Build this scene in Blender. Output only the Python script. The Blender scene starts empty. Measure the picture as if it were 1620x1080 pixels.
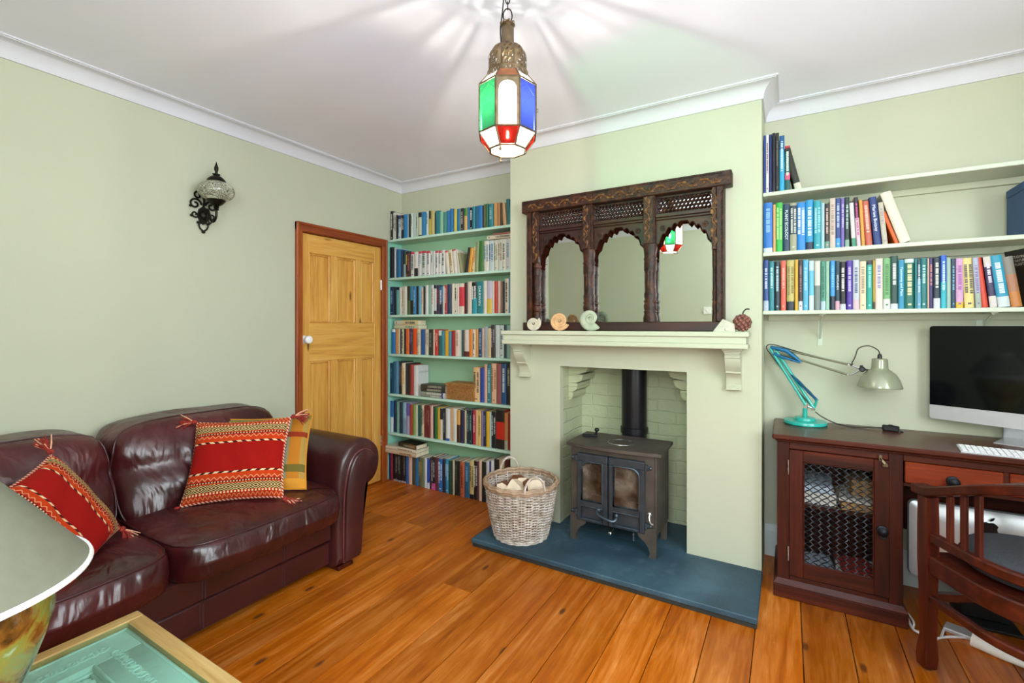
import bpy, math, random
from mathutils import Vector, Matrix
random.seed(7)
PI = math.pi
scene = bpy.context.scene
COL = scene.collection

# ------------------------------------------------------------------ helpers
def lin(h):
    """sRGB hex or 0-255 tuple -> linear rgb"""
    if isinstance(h, str):
        h = h.lstrip('#'); h = tuple(int(h[i:i+2], 16) for i in (0, 2, 4))
    out = []
    for c in h:
        c = c/255
        out.append(c/12.92 if c <= .04045 else ((c+.055)/1.055)**2.4)
    return tuple(out)

class MB:
    """collects geometry for ONE mesh object"""
    def __init__(self):
        self.v = []; self.f = []; self.m = []; self.c = []; self.uv = {}
        self.M = None
        self.mat = 0; self.col = None
    def add(self, vs, fs, mat=None, col=None):
        n = len(self.v)
        for p in vs:
            p = Vector(p)
            if self.M is not None: p = self.M @ p
            self.v.append(p)
        for f in fs:
            self.f.append([i+n for i in f])
            self.m.append(self.mat if mat is None else mat)
            self.c.append(self.col if col is None else col)
        return n
    def box(self, x0, x1, y0, y1, z0, z1, c=0, mat=None, col=None):
        if c <= 0:
            vs = [(x, y, z) for x in (x0, x1) for y in (y0, y1) for z in (z0, z1)]
            fs = [(0,1,3,2),(4,6,7,5),(0,4,5,1),(2,3,7,6),(0,2,6,4),(1,5,7,3)]
            return self.add(vs, fs, mat, col)
        vs = []; idx = {}
        for i, x in enumerate((x0, x1)):
            for j, y in enumerate((y0, y1)):
                for k, z in enumerate((z0, z1)):
                    sx = c if i == 0 else -c; sy = c if j == 0 else -c; sz = c if k == 0 else -c
                    idx[i,j,k,0] = len(vs); vs.append((x, y+sy, z+sz))
                    idx[i,j,k,1] = len(vs); vs.append((x+sx, y, z+sz))
                    idx[i,j,k,2] = len(vs); vs.append((x+sx, y+sy, z))
        fs = []
        for i in (0,1):
            q = [idx[i,0,0,0], idx[i,0,1,0], idx[i,1,1,0], idx[i,1,0,0]]; fs.append(q if i == 0 else q[::-1])
            q = [idx[0,i,0,1], idx[1,i,0,1], idx[1,i,1,1], idx[0,i,1,1]]; fs.append(q if i == 0 else q[::-1])
            q = [idx[0,0,i,2], idx[0,1,i,2], idx[1,1,i,2], idx[1,0,i,2]]; fs.append(q if i == 0 else q[::-1])
        for a in (0,1):
            for b in (0,1):
                fs.append([idx[0,a,b,1], idx[1,a,b,1], idx[1,a,b,2], idx[0,a,b,2]])
                fs.append([idx[a,0,b,0], idx[a,1,b,0], idx[a,1,b,2], idx[a,0,b,2]])
                fs.append([idx[a,b,0,0], idx[a,b,1,0], idx[a,b,1,1], idx[a,b,0,1]])
                for d in (0,1):
                    fs.append([idx[a,b,d,0], idx[a,b,d,1], idx[a,b,d,2]])
        return self.add(vs, fs, mat, col)
    def prism(self, poly, axis, a0, a1, mat=None, col=None, cap=True):
        """extrude a closed 2D polygon along axis; poly coordinates are the two other axes in x,y,z order"""
        n = len(poly)
        def P(p, a):
            if axis == 'x': return (a, p[0], p[1])
            if axis == 'y': return (p[0], a, p[1])
            return (p[0], p[1], a)
        vs = [P(p, a0) for p in poly] + [P(p, a1) for p in poly]
        fs = [(i, (i+1) % n, n+(i+1) % n, n+i) for i in range(n)]
        if cap: fs += [tuple(range(n))[::-1], tuple(range(n, 2*n))]
        return self.add(vs, fs, mat, col)
    def lathe(self, prof, c=(0,0,0), seg=24, mat=None, col=None, lobes=0, lobe=0, a0=0, cap=True):
        vs = []; fs = []
        n = len(prof)
        for (r, z) in prof:
            for k in range(seg):
                a = a0 + 2*PI*k/seg
                rr = r*(1 + (lobe*abs(math.sin(lobes*a/2)) - lobe if lobes else 0))
                vs.append((c[0]+rr*math.cos(a), c[1]+rr*math.sin(a), c[2]+z))
        for i in range(n-1):
            for k in range(seg):
                fs.append((i*seg+k, i*seg+(k+1) % seg, (i+1)*seg+(k+1) % seg, (i+1)*seg+k))
        if cap:
            if prof[0][0] > 1e-6: fs.append(tuple(range(seg))[::-1])
            if prof[-1][0] > 1e-6: fs.append(tuple(range((n-1)*seg, n*seg)))
        return self.add(vs, fs, mat, col)
    def tube(self, pts, r, seg=8, closed=False, mat=None, col=None, cap=True, flat=1.0, up=None):
        pts = [Vector(p) for p in pts]; n = len(pts)
        rs = r if isinstance(r, (list, tuple)) else [r]*n
        vs = []; fs = []
        prev = None
        for i, p in enumerate(pts):
            if closed: t = pts[(i+1) % n]-pts[i-1]
            else: t = pts[min(i+1, n-1)]-pts[max(i-1, 0)]
            if t.length < 1e-9: t = Vector((0,0,1))
            t.normalize()
            if up is not None:
                u = Vector(up)
            elif prev is None:
                u = Vector((0,0,1)) if abs(t.z) < .9 else Vector((1,0,0))
            else: u = prev
            a = t.cross(u)
            if a.length < 1e-6: a = t.cross(Vector((1,0,0)))
            a.normalize()
            b = a.cross(t).normalized(); prev = b
            for k in range(seg):
                th = 2*PI*k/seg
                vs.append(p + a*(rs[i]*math.cos(th)) + b*(rs[i]*flat*math.sin(th)))
        m = n if closed else n-1
        for i in range(m):
            j = (i+1) % n
            for k in range(seg):
                fs.append((i*seg+k, i*seg+(k+1) % seg, j*seg+(k+1) % seg, j*seg+k))
        if cap and not closed:
            fs.append(tuple(range(seg))[::-1]); fs.append(tuple(range((n-1)*seg, n*seg)))
        return self.add(vs, fs, mat, col)
    def strip(self, path, sect, closed=False, mat=None, up=(0,0,1)):
        """sweep a 2D section [(side, up)] along a path, keeping 'up' vertical; path points may be 3D"""
        path = [Vector(p) for p in path]; n = len(path); k = len(sect); vs = []; fs = []
        U = Vector(up)
        for i, p in enumerate(path):
            if closed: t0 = (p-path[i-1]).normalized(); t1 = (path[(i+1) % n]-p).normalized()
            else:
                t0 = (p-path[i-1]).normalized() if i > 0 else (path[1]-p).normalized()
                t1 = (path[i+1]-p).normalized() if i < n-1 else t0
            s0 = t0.cross(U).normalized(); s1 = t1.cross(U).normalized()
            s = s0+s1
            s = s/max(1e-6, s.dot(s0))
            for (a, b) in sect: vs.append(p + s*a + U*b)
        m = n if closed else n-1
        for i in range(m):
            j = (i+1) % n
            for q in range(k):
                fs.append((i*k+q, i*k+(q+1) % k, j*k+(q+1) % k, j*k+q))
        if not closed:
            fs.append(tuple(range(k))); fs.append(tuple(range((n-1)*k, n*k))[::-1])
        return self.add(vs, fs, mat)
    def ball(self, c, r, seg=12, rings=8, mat=None, col=None, k=2.0):
        if not isinstance(r, (list, tuple)): r = (r, r, r)
        vs = []; fs = []
        def sp(x): return math.copysign(abs(x)**(2/k), x)
        for i in range(1, rings):
            ph = -PI/2+PI*i/rings
            for j in range(seg):
                th = 2*PI*j/seg
                vs.append((c[0]+r[0]*sp(math.cos(ph))*sp(math.cos(th)), c[1]+r[1]*sp(math.cos(ph))*sp(math.sin(th)), c[2]+r[2]*sp(math.sin(ph))))
        b = len(vs); vs.append((c[0], c[1], c[2]-r[2])); vs.append((c[0], c[1], c[2]+r[2]))
        for i in range(rings-2):
            for j in range(seg):
                fs.append((i*seg+j, i*seg+(j+1) % seg, (i+1)*seg+(j+1) % seg, (i+1)*seg+j))
        for j in range(seg):
            fs.append((b, (j+1) % seg, j)); fs.append((b+1, (rings-2)*seg+j, (rings-2)*seg+(j+1) % seg))
        return self.add(vs, fs, mat, col)
    def puff(self, fn, n=10, k=5.0, mat=None):
        """rounded box: cube grid -> superellipsoid in [-1,1]^3 -> fn(x,y,z) world point"""
        vs = []; fs = []; idx = {}
        def put(p):
            key = (round(p[0], 5), round(p[1], 5), round(p[2], 5))
            if key not in idx:
                s = (abs(p[0])**k+abs(p[1])**k+abs(p[2])**k)**(1/k)
                idx[key] = len(vs); vs.append(fn(p[0]/s, p[1]/s, p[2]/s))
            return idx[key]
        for ax in range(3):
            for sg in (-1, 1):
                for i in range(n):
                    for j in range(n):
                        q = []
                        for (a, b) in ((i, j), (i+1, j), (i+1, j+1), (i, j+1)):
                            p = [0, 0, 0]; p[ax] = sg; p[(ax+1) % 3] = -1+2*a/n; p[(ax+2) % 3] = -1+2*b/n
                            q.append(put(p))
                        fs.append(q if sg > 0 else q[::-1])
        return self.add(vs, fs, mat)
    def grid(self, fn, nu, nv, cu=False, mat=None, flip=False):
        vs = []; fs = []
        mu = nu if cu else nu+1
        for j in range(nv+1):
            for i in range(mu): vs.append(fn(i/nu, j/nv))
        for j in range(nv):
            for i in range(nu):
                q = (j*mu+i, j*mu+(i+1) % mu, (j+1)*mu+(i+1) % mu, (j+1)*mu+i)
                fs.append(q[::-1] if flip else q)
        return self.add(vs, fs, mat)
    def build(self, name, mats, parent=None, smooth=35, org=None, recalc=True):
        off = Vector((0,0,0))
        p = parent
        while p is not None: off += Vector(p.location); p = p.parent
        if org is not None: off = off + Vector(org)
        me = bpy.data.meshes.new(name)
        me.from_pydata([tuple(v-off) for v in self.v], [], self.f)
        if not isinstance(mats, (list, tuple)): mats = [mats]
        for m in mats: me.materials.append(m)
        me.polygons.foreach_set('material_index', self.m)
        if any(c is not None for c in self.c):
            at = me.color_attributes.new('tint', 'FLOAT_COLOR', 'CORNER')
            buf = []
            for poly, c in zip(me.polygons, self.c):
                c = c or (1,1,1)
                buf.extend([c[0], c[1], c[2], 1.0]*poly.loop_total)
            at.data.foreach_set('color', buf)
        me.update()
        if recalc:
            import bmesh
            bm = bmesh.new(); bm.from_mesh(me); bmesh.ops.recalc_face_normals(bm, faces=bm.faces); bm.to_mesh(me); bm.free()
        if smooth:
            me.shade_smooth() if hasattr(me, 'shade_smooth') else me.polygons.foreach_set('use_smooth', [True]*len(me.polygons))
            me.set_sharp_from_angle(angle=math.radians(smooth))
        o = bpy.data.objects.new(name, me); COL.objects.link(o)
        if parent is not None: o.parent = parent
        if org is not None: o.location = org
        return o

def tag(o, label, cat, group=None):
    o['label'] = label; o['category'] = cat
    if group: o['group'] = group
    return o
def thing(name, label, cat, loc=(0,0,0), group=None):
    o = bpy.data.objects.new(name, None); COL.objects.link(o); o.empty_display_size = .05
    o.location = loc
    return tag(o, label, cat, group)
def struct(o):
    o['kind'] = 'structure'; return o
def dup(root, loc=None, rot=None, label=None, group=None):
    r = root.copy(); COL.objects.link(r)
    if loc is not None: r.location = loc
    if rot is not None: r.rotation_euler = rot
    if label: r['label'] = label
    if group: r['group'] = group
    for ch in list(root.children):
        c = ch.copy(); COL.objects.link(c); c.parent = r
        for g in list(ch.children):
            d = g.copy(); COL.objects.link(d); d.parent = c
    return r
def text_mesh(body, size, font_shear=0.0, extrude=0.0):
    cu = bpy.data.curves.new('lettering', 'FONT'); cu.body = body; cu.size = size; cu.extrude = extrude
    cu.align_x = 'CENTER'; cu.align_y = 'CENTER'; cu.resolution_u = 2
    ob = bpy.data.objects.new('lettering', cu)
    me = bpy.data.meshes.new_from_object(ob)
    bpy.data.objects.remove(ob); bpy.data.curves.remove(cu)
    return me
def arc(c, r, a0, a1, n, plane='xz', y=0.0):
    out = []
    for i in range(n+1):
        a = math.radians(a0+(a1-a0)*i/n)
        p, q = c[0]+r*math.cos(a), c[1]+r*math.sin(a)
        out.append((p, y, q) if plane == 'xz' else ((y, p, q) if plane == 'yz' else (p, q, y)))
    return out
def spiral(c, r0, r1, a0, turns, n=24):
    return [(c[0]+(r0+(r1-r0)*i/n)*math.cos(a0+turns*2*PI*i/n), c[1]+(r0+(r1-r0)*i/n)*math.sin(a0+turns*2*PI*i/n)) for i in range(n+1)]
def smoothpath(pts, sub=6, closed=False):
    """Catmull-Rom"""
    P = [Vector(p) for p in pts]; n = len(P); out = []
    rng = n if closed else n-1
    for i in range(rng):
        p0 = P[i-1] if (closed or i > 0) else P[0]; p1 = P[i]; p2 = P[(i+1) % n]
        p3 = P[(i+2) % n] if (closed or i+2 < n) else P[-1]
        for k in range(sub):
            t = k/sub
            out.append(.5*((2*p1)+(-p0+p2)*t+(2*p0-5*p1+4*p2-p3)*t*t+(-p0+3*p1-3*p2+p3)*t**3))
    if not closed: out.append(P[-1])
    return out

# ------------------------------------------------------------------ materials
class NT:
    def __init__(self, name):
        self.m = bpy.data.materials.new(name); self.m.use_nodes = True
        self.t = self.m.node_tree; self.b = self.t.nodes['Principled BSDF']; self.out = self.t.nodes['Material Output']
    def n(self, typ, **kw):
        nd = self.t.nodes.new(typ)
        for k, v in kw.items():
            if k in nd.inputs.keys() if hasattr(nd.inputs, 'keys') else False: nd.inputs[k].default_value = v
            else: setattr(nd, k, v)
        return nd
    def l(self, a, b): self.t.links.new(a, b)
    def val(self, sock, x):
        if hasattr(x, 'is_linked') or isinstance(x, bpy.types.NodeSocket): self.l(x, sock)
        else: sock.default_value = x
    def math(self, op, a, b=None, c=None):
        nd = self.t.nodes.new('ShaderNodeMath'); nd.operation = op
        self.val(nd.inputs[0], a)
        if b is not None: self.val(nd.inputs[1], b)
        if c is not None: self.val(nd.inputs[2], c)
        return nd.outputs[0]
    def coord(self, kind='Object', scale=(1,1,1), rot=(0,0,0), loc=(0,0,0)):
        tc = self.t.nodes.new('ShaderNodeTexCoord'); mp = self.t.nodes.new('ShaderNodeMapping')
        mp.inputs['Scale'].default_value = scale; mp.inputs['Rotation'].default_value = rot; mp.inputs['Location'].default_value = loc
        self.l(tc.outputs[kind], mp.inputs['Vector']); return mp.outputs[0]
    def noise(self, vec, scale, detail=4, rough=.55, dist=0):
        nd = self.t.nodes.new('ShaderNodeTexNoise'); nd.inputs['Scale'].default_value = scale; nd.inputs['Detail'].default_value = detail
        nd.inputs['Roughness'].default_value = rough; nd.inputs['Distortion'].default_value = dist
        if vec is not None: self.l(vec, nd.inputs['Vector'])
        return nd.outputs['Fac']
    def ramp(self, fac, stops, interp='LINEAR'):
        nd = self.t.nodes.new('ShaderNodeValToRGB'); cr = nd.color_ramp; cr.interpolation = interp
        while len(cr.elements) < len(stops): cr.elements.new(.5)
        for e, (p, c) in zip(cr.elements, stops):
            e.position = p; e.color = (*c, 1) if len(c) == 3 else c
        self.l(fac, nd.inputs[0]); return nd.outputs[0]
    def mix(self, fac, a, b, mode='MIX'):
        nd = self.t.nodes.new('ShaderNodeMix'); nd.data_type = 'RGBA'; nd.blend_type = mode
        self.val(nd.inputs[0], fac)
        for s, x in ((6, a), (7, b)):
            if isinstance(x, tuple): nd.inputs[s].default_value = (*x[:3], 1)
            else: self.l(x, nd.inputs[s])
        return nd.outputs[2]
    def bump(self, h, strength=.3, dist=.01, normal=None):
        nd = self.t.nodes.new('ShaderNodeBump'); nd.inputs['Strength'].default_value = strength; nd.inputs['Distance'].default_value = dist
        self.l(h, nd.inputs['Height'])
        if normal is not None: self.l(normal, nd.inputs['Normal'])
        return nd.outputs[0]
    def set(self, **kw):
        names = dict(col='Base Color', rough='Roughness', metal='Metallic', spec='Specular IOR Level', coat='Coat Weight', coatr='Coat Roughness', normal='Normal', sheen='Sheen Weight', emit='Emission Color', emits='Emission Strength', alpha='Alpha', trans='Transmission Weight', ior='IOR')
        for k, v in kw.items():
            s = self.b.inputs[names[k]]
            if isinstance(v, tuple): s.default_value = (*v[:3], 1)
            elif isinstance(v, (int, float)): s.default_value = v
            else: self.l(v, s)
        return self

def plain(name, col, rough=.5, metal=0, var=.08, scale=20, bump=0, bscale=60, coat=0, spec=.5, bdist=.002):
    """one-colour surface with slight procedural mottling"""
    t = NT(name); c = lin(col); v = t.coord()
    f = t.noise(v, scale, 3)
    lo = tuple(x*(1-var) for x in c); hi = tuple(min(1, x*(1+var)) for x in c)
    t.set(col=t.ramp(f, [(.3, lo), (.7, hi)]), rough=rough, metal=metal, coat=coat, spec=spec)
    if bump: t.set(normal=t.bump(t.noise(v, bscale, 3), bump, bdist))
    return t.m
def wood(name, dark, mid, light, axis='z', scale=1.0, rough=.4, coat=0, knots=False, bump=.15, spec=.5):
    t = NT(name)
    st = {'x': (.6, 9, 9), 'y': (9, .6, 9), 'z': (9, 9, .6)}[axis]
    v = t.coord(scale=tuple(s*scale for s in st))
    n1 = t.noise(v, 1.6, 6, .6, 1.2)
    n2 = t.noise(v, 7, 4, .6, .5)
    f = t.math('ADD', t.math('MULTIPLY', n1, .7), t.math('MULTIPLY', n2, .3))
    c = t.ramp(f, [(.32, lin(dark)), (.5, lin(mid)), (.68, lin(light))])
    if knots:
        kv = t.coord(scale={'x': (1.2, 5, 5), 'y': (5, 1.2, 5), 'z': (5, 5, 1.2)}[axis])
        vo = t.t.nodes.new('ShaderNodeTexVoronoi'); vo.inputs['Scale'].default_value = 1.6; t.l(kv, vo.inputs['Vector'])
        k = t.ramp(vo.outputs['Distance'], [(.05, (1,1,1)), (.10, (0,0,0))])
        c = t.mix(k, c, tuple(x*.35 for x in lin(dark)))
    t.set(col=c, rough=rough, coat=coat, spec=spec)
    if bump: t.set(normal=t.bump(n2, bump, .002))
    return t.m
def metal(name, col, rough=.35, m=1.0, var=.2):
    t = NT(name); c = lin(col); f = t.noise(t.coord(), 35, 4)
    t.set(col=t.ramp(f, [(.3, tuple(x*(1-var) for x in c)), (.7, tuple(min(1, x*(1+var)) for x in c))]), metal=m, rough=t.math('ADD', t.math('MULTIPLY', f, .25), rough-.12))
    return t.m

M = {}
def wallpaint(name, col, rough=.75):
    t = NT(name); c = lin(col); v = t.coord()
    f = t.noise(v, 1.3, 3)
    t.set(col=t.ramp(f, [(.3, tuple(x*.97 for x in c)), (.7, tuple(x*1.03 for x in c))]), rough=rough, spec=.25,
          normal=t.bump(t.noise(v, 90, 3), .06, .002))
    return t.m
M['wall'] = wallpaint('sage_wall_paint', 'bdc0a8')
M['ceiling'] = wallpaint('white_ceiling_paint', 'f2f4ff')
M['cornice'] = wallpaint('white_cornice_paint', 'd2d2d6', .6)
M['aqua'] = wallpaint('aqua_alcove_paint', '8fcdb8', .6)
M['shadeback'] = wallpaint('alcove_back_shade_tint', '96bd9a', .7)  # green cast of the shade behind the shelves, put into the colour
M['shelf'] = wallpaint('pale_aqua_shelf_paint', 'b6d9c8', .45)
M['shelfr'] = wallpaint('pale_green_shelf_paint', 'c6d0bc', .45)
M['skirt'] = wallpaint('white_skirting_paint', 'c9d3d2', .45)
M['mantel'] = wallpaint('cream_mantel_paint', 'bdc0a8', .5)

def brickpaint():
    t = NT('painted_brick'); c = lin('b4bb98'); v = t.coord()
    # bump only: painted-over courses
    tc = t.t.nodes.new('ShaderNodeTexCoord'); sp = t.t.nodes.new('ShaderNodeSeparateXYZ'); t.l(tc.outputs['Object'], sp.inputs[0])
    cb = t.t.nodes.new('ShaderNodeCombineXYZ')
    t.l(t.math('ADD', sp.outputs[0], sp.outputs[1]), cb.inputs[0]); t.l(sp.outputs[2], cb.inputs[1])
    wob = t.noise(v, 6, 3)
    va = t.t.nodes.new('ShaderNodeVectorMath'); va.operation = 'ADD'
    t.l(cb.outputs[0], va.inputs[0])
    sc = t.t.nodes.new('ShaderNodeVectorMath'); sc.operation = 'SCALE'; sc.inputs['Scale'].default_value = .03
    n3 = t.t.nodes.new('ShaderNodeTexNoise'); n3.inputs['Scale'].default_value = 7; t.l(v, n3.inputs['Vector'])
    t.l(n3.outputs['Color'], sc.inputs[0]); t.l(sc.outputs[0], va.inputs[1])
    br = t.t.nodes.new('ShaderNodeTexBrick'); t.l(va.outputs[0], br.inputs['Vector'])
    br.inputs['Scale'].default_value = 1.0; br.inputs['Brick Width'].default_value = .23; br.inputs['Row Height'].default_value = .078
    br.inputs['Mortar Size'].default_value = .006; br.inputs['Mortar Smooth'].default_value = .5
    br.inputs['Color1'].default_value = (1,1,1,1); br.inputs['Color2'].default_value = (.85,.85,.85,1); br.inputs['Mortar'].default_value = (0,0,0,1)
    h = t.math('ADD', t.math('MULTIPLY', br.outputs['Color'], .8), t.math('MULTIPLY', t.noise(v, 35, 4), .6))
    t.set(col=t.ramp(wob, [(.3, tuple(x*.93 for x in c)), (.7, c)]), rough=.7, spec=.25, normal=t.bump(h, .7, .008))
    return t.m
M['brick'] = brickpaint()

def floorboards():
    t = NT('pine_floorboards')
    at = t.t.nodes.new('ShaderNodeAttribute'); at.attribute_name = 'tint'
    sep = t.t.nodes.new('ShaderNodeSeparateColor'); t.l(at.outputs['Color'], sep.inputs[0])
    tc = t.t.nodes.new('ShaderNodeTexCoord'); mp = t.t.nodes.new('ShaderNodeMapping'); mp.inputs['Scale'].default_value = (9, .7, 1)
    va = t.t.nodes.new('ShaderNodeVectorMath'); va.operation = 'ADD'
    cb = t.t.nodes.new('ShaderNodeCombineXYZ'); t.l(t.math('MULTIPLY', sep.outputs[1], 37.0), cb.inputs[0]); t.l(t.math('MULTIPLY', sep.outputs[1], 91.0), cb.inputs[1])
    t.l(tc.outputs['Object'], va.inputs[0]); t.l(cb.outputs[0], va.inputs[1]); t.l(va.outputs[0], mp.inputs['Vector'])
    n1 = t.noise(mp.outputs[0], 1.5, 6, .62, 1.5); n2 = t.noise(mp.outputs[0], 9, 4, .6, .4)
    f = t.math('ADD', t.math('MULTIPLY', n1, .7), t.math('MULTIPLY', n2, .3))
    c = t.ramp(f, [(.30, lin('743a1e')), (.45, lin('a05c30')), (.58, lin('b87646')), (.72, lin('d09664'))])
    # blotchy wear over whole floor
    w = t.noise(tc.outputs['Object'], 1.7, 4, .6)
    c = t.mix(t.ramp(w, [(.42, (0,0,0)), (.66, (.5,.5,.5))]), c, lin('8a401e'))
    # board-to-board tone
    tone = t.math('ADD', t.math('MULTIPLY', sep.outputs[0], .55), .76)
    hs = t.t.nodes.new('ShaderNodeHueSaturation'); hs.inputs['Saturation'].default_value = 1.1
    t.l(tone, hs.inputs['Value']); t.l(c, hs.inputs['Color'])
    # knots
    kv = t.t.nodes.new('ShaderNodeMapping'); kv.inputs['Scale'].default_value = (6, 2.6, 1); t.l(va.outputs[0], kv.inputs['Vector'])
    vo = t.t.nodes.new('ShaderNodeTexVoronoi'); vo.inputs['Scale'].default_value = 1.15; t.l(kv.outputs[0], vo.inputs['Vector'])
    k = t.ramp(vo.outputs['Distance'], [(.05, (.85,.85,.85)), (.11, (0,0,0))])
    c2 = t.mix(k, hs.outputs[0], lin('4a2410'))
    # pale scuffs
    sv = t.noise(tc.outputs['Object'], 14, 5, .7)
    c2 = t.mix(t.ramp(sv, [(.68, (0,0,0)), (.8, (.35,.35,.35))]), c2, lin('d8b890'))
    t.set(col=c2, rough=t.math('ADD', t.math('MULTIPLY', n2, .25), .26), spec=.45, normal=t.bump(n2, .12, .002))
    return t.m
M['floor'] = floorboards()
M['gap'] = plain('dark_floor_gap', '1c0f08', .9)

M['pine'] = wood('waxed_pine', 'b87e30', 'd6a048', 'e4b562', 'z', 1.0, .45, knots=True)
M['pineh'] = wood('waxed_pine_rail', 'b87e30', 'd6a048', 'e4b562', 'y', 1.0, .45, knots=True)
M['frame'] = wood('red_stained_frame', '7a3210', '9a4a18', 'b0602a', 'z', 1.2, .4)
M['frameh'] = wood('red_stained_frame_head', '74300f', '94441a', 'a85624', 'y', 1.2, .4)
M['mahog'] = wood('mahogany_upright', '1a0602', '3c1206', '5a200c', 'z', 1.0, .42, 0, spec=.3)
M['mahogh'] = wood('mahogany_rail', '1c0702', '3f1407', '60240e', 'x', 1.0, .42, 0, spec=.3)
M['mahogtop'] = wood('mahogany_top', '260c05', '4a1c0e', '662c18', 'x', .7, .3, 0, spec=.4)
M['drawer'] = wood('red_drawer_front', '5a1c08', '7e2e0e', '9e4a1e', 'x', 1.1, .42, 0, spec=.3)
M['chair'] = wood('chair_mahogany', '280b05', '4a170a', '6c2c14', 'z', 1.0, .36, .05, spec=.4)
M['chairh'] = wood('chair_mahogany_rail', '240a04', '451508', '642811', 'x', .9, .36, .05, spec=.4)
def carved(name, a, b, c):
    t = NT(name); v = t.coord()
    n = t.noise(v, 22, 5, .6); vo = t.t.nodes.new('ShaderNodeTexVoronoi'); vo.inputs['Scale'].default_value = 55; t.l(v, vo.inputs['Vector'])
    col = t.ramp(n, [(.3, lin(a)), (.52, lin(b)), (.72, lin(c))])
    h = t.math('ADD', t.math('MULTIPLY', vo.outputs['Distance'], .6), t.math('MULTIPLY', n, .5))
    t.set(col=col, rough=.5, spec=.4, normal=t.bump(h, .55, .006)); return t.m
M['carved'] = carved('carved_dark_wood', '170a06', '381b0e', '573018')
M['carvedplain'] = wood('dark_wood_rail', '1a0a06', '34150c', '4e2414', 'x', 1.0, .46, spec=.5)
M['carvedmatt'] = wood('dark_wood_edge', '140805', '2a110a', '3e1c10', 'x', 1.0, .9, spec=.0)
M['carvedlight'] = carved('highlit_brown_carving', '43240f', '6e4620', '8f6632')  # lighter golden tone paints the highlights on vine and leaves
M['mirror'] = NT('mirror_silver').set(col=(.9,.92,.9), metal=1.0, rough=.012).m

def leather():
    t = NT('burgundy_leather'); v = t.coord()
    n = t.noise(v, 2.6, 4); big = t.noise(t.coord(scale=(1,1.5,.8)), 4.6, 2, .45, 1.5)
    vo = t.t.nodes.new('ShaderNodeTexVoronoi'); vo.inputs['Scale'].default_value = 420; t.l(v, vo.inputs['Vector'])
    c = t.ramp(n, [(.3, lin('2a0c0d')), (.52, lin('471518')), (.72, lin('602324'))])
    b1 = t.bump(t.math('ADD', big, t.math('MULTIPLY', t.noise(t.coord(scale=(1, 1.8, .8)), 11, 2, .45, 1.2), .16)), .6, .03); b2 = t.bump(vo.outputs['Distance'], .12, .001, b1)
    t.set(col=c, rough=t.math('ADD', t.math('MULTIPLY', n, .2), .22), spec=.65, normal=b2); return t.m
M['leather'] = leather()
def leather2():
    t = NT('smooth_burgundy_leather'); v = t.coord()
    n = t.noise(v, 3, 4); big = t.noise(v, 9, 3)
    t.set(col=t.ramp(n, [(.3, lin('260d0d')), (.7, lin('461c1d'))]), rough=.3, spec=.6, normal=t.bump(big, .15, .01)); return t.m
M['leather2'] = leather2()
M['piping'] = plain('leather_piping', '3a1517', .35)
M['stitch'] = plain('leather_stitch', '6a3a34', .6)

M['blackiron'] = metal('cast_iron', '24262a', .5, .75)
M['stovegrey'] = plain('matt_stove_iron', '5e574f', .55, .6, .25, 9, .1, 80)
M['stovedoor'] = plain('blued_stove_iron', '4c5862', .36, .7, .2, 12)
M['pipe'] = plain('black_enamel_pipe', '17151a', .32, .2, .1)
M['bronze'] = metal('dark_bronze', '2c2a22', .45, .9)
M['brass'] = metal('aged_brass', '7a6a52', .4, .95)
M['steel'] = metal('bright_steel', 'c8ccd0', .25, 1.0, .05)
M['chrome'] = metal('chrome', 'dfe3e6', .12, 1.0, .03)
M['alu'] = plain('silver_aluminium', 'd4d6d8', .35, .55, .02)
M['slate'] = None
def slate():
    t = NT('slate_hearth'); v = t.coord(); n = t.noise(v, 3, 5); s = t.noise(v, 160, 2); d = t.noise(v, 9, 4, .6)
    c = t.ramp(n, [(.3, lin('253a46')), (.55, lin('34505f')), (.75, lin('476674'))])
    c = t.mix(t.ramp(s, [(.62, (0,0,0)), (.74, (.5,.5,.5))]), c, lin('6f8a92'))
    c = t.mix(t.ramp(d, [(.6, (0,0,0)), (.78, (.3,.3,.3))]), c, lin('7a949c'))
    t.set(col=c, rough=.5, spec=.4, normal=t.bump(s, .15, .001)); return t.m
M['slate'] = slate()
M['slatebase'] = plain('dark_slate_base', '2b2e2a', .7, 0, .2, 8)
M['white'] = plain('white_china', 'f0efec', .2, 0, .02)
M['black'] = plain('black_plastic', '121214', .35, 0, .1)
M['blackcord'] = plain('black_flex', '1a1a18', .5)
M['whiteplastic'] = plain('white_plastic', 'e8e8ea', .35, 0, .02)
M['paper'] = plain('book_paper', 'd9cfb4', .8, 0, .08, 60)
M['paperwhite'] = plain('white_paper', 'e9e6de', .8, 0, .04, 60)
def bookcover():
    t = NT('printed_book_cover')
    at = t.t.nodes.new('ShaderNodeAttribute'); at.attribute_name = 'tint'
    n = t.noise(t.coord(), 45, 3)
    c = t.mix(t.math('MULTIPLY', n, .08), at.outputs['Color'], (.22, .2, .18))
    c = t.mix(1.0, c, (.80, .80, .80), 'MULTIPLY')
    t.set(col=c, rough=.42, spec=.4); return t.m
M['book'] = bookcover()

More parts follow.
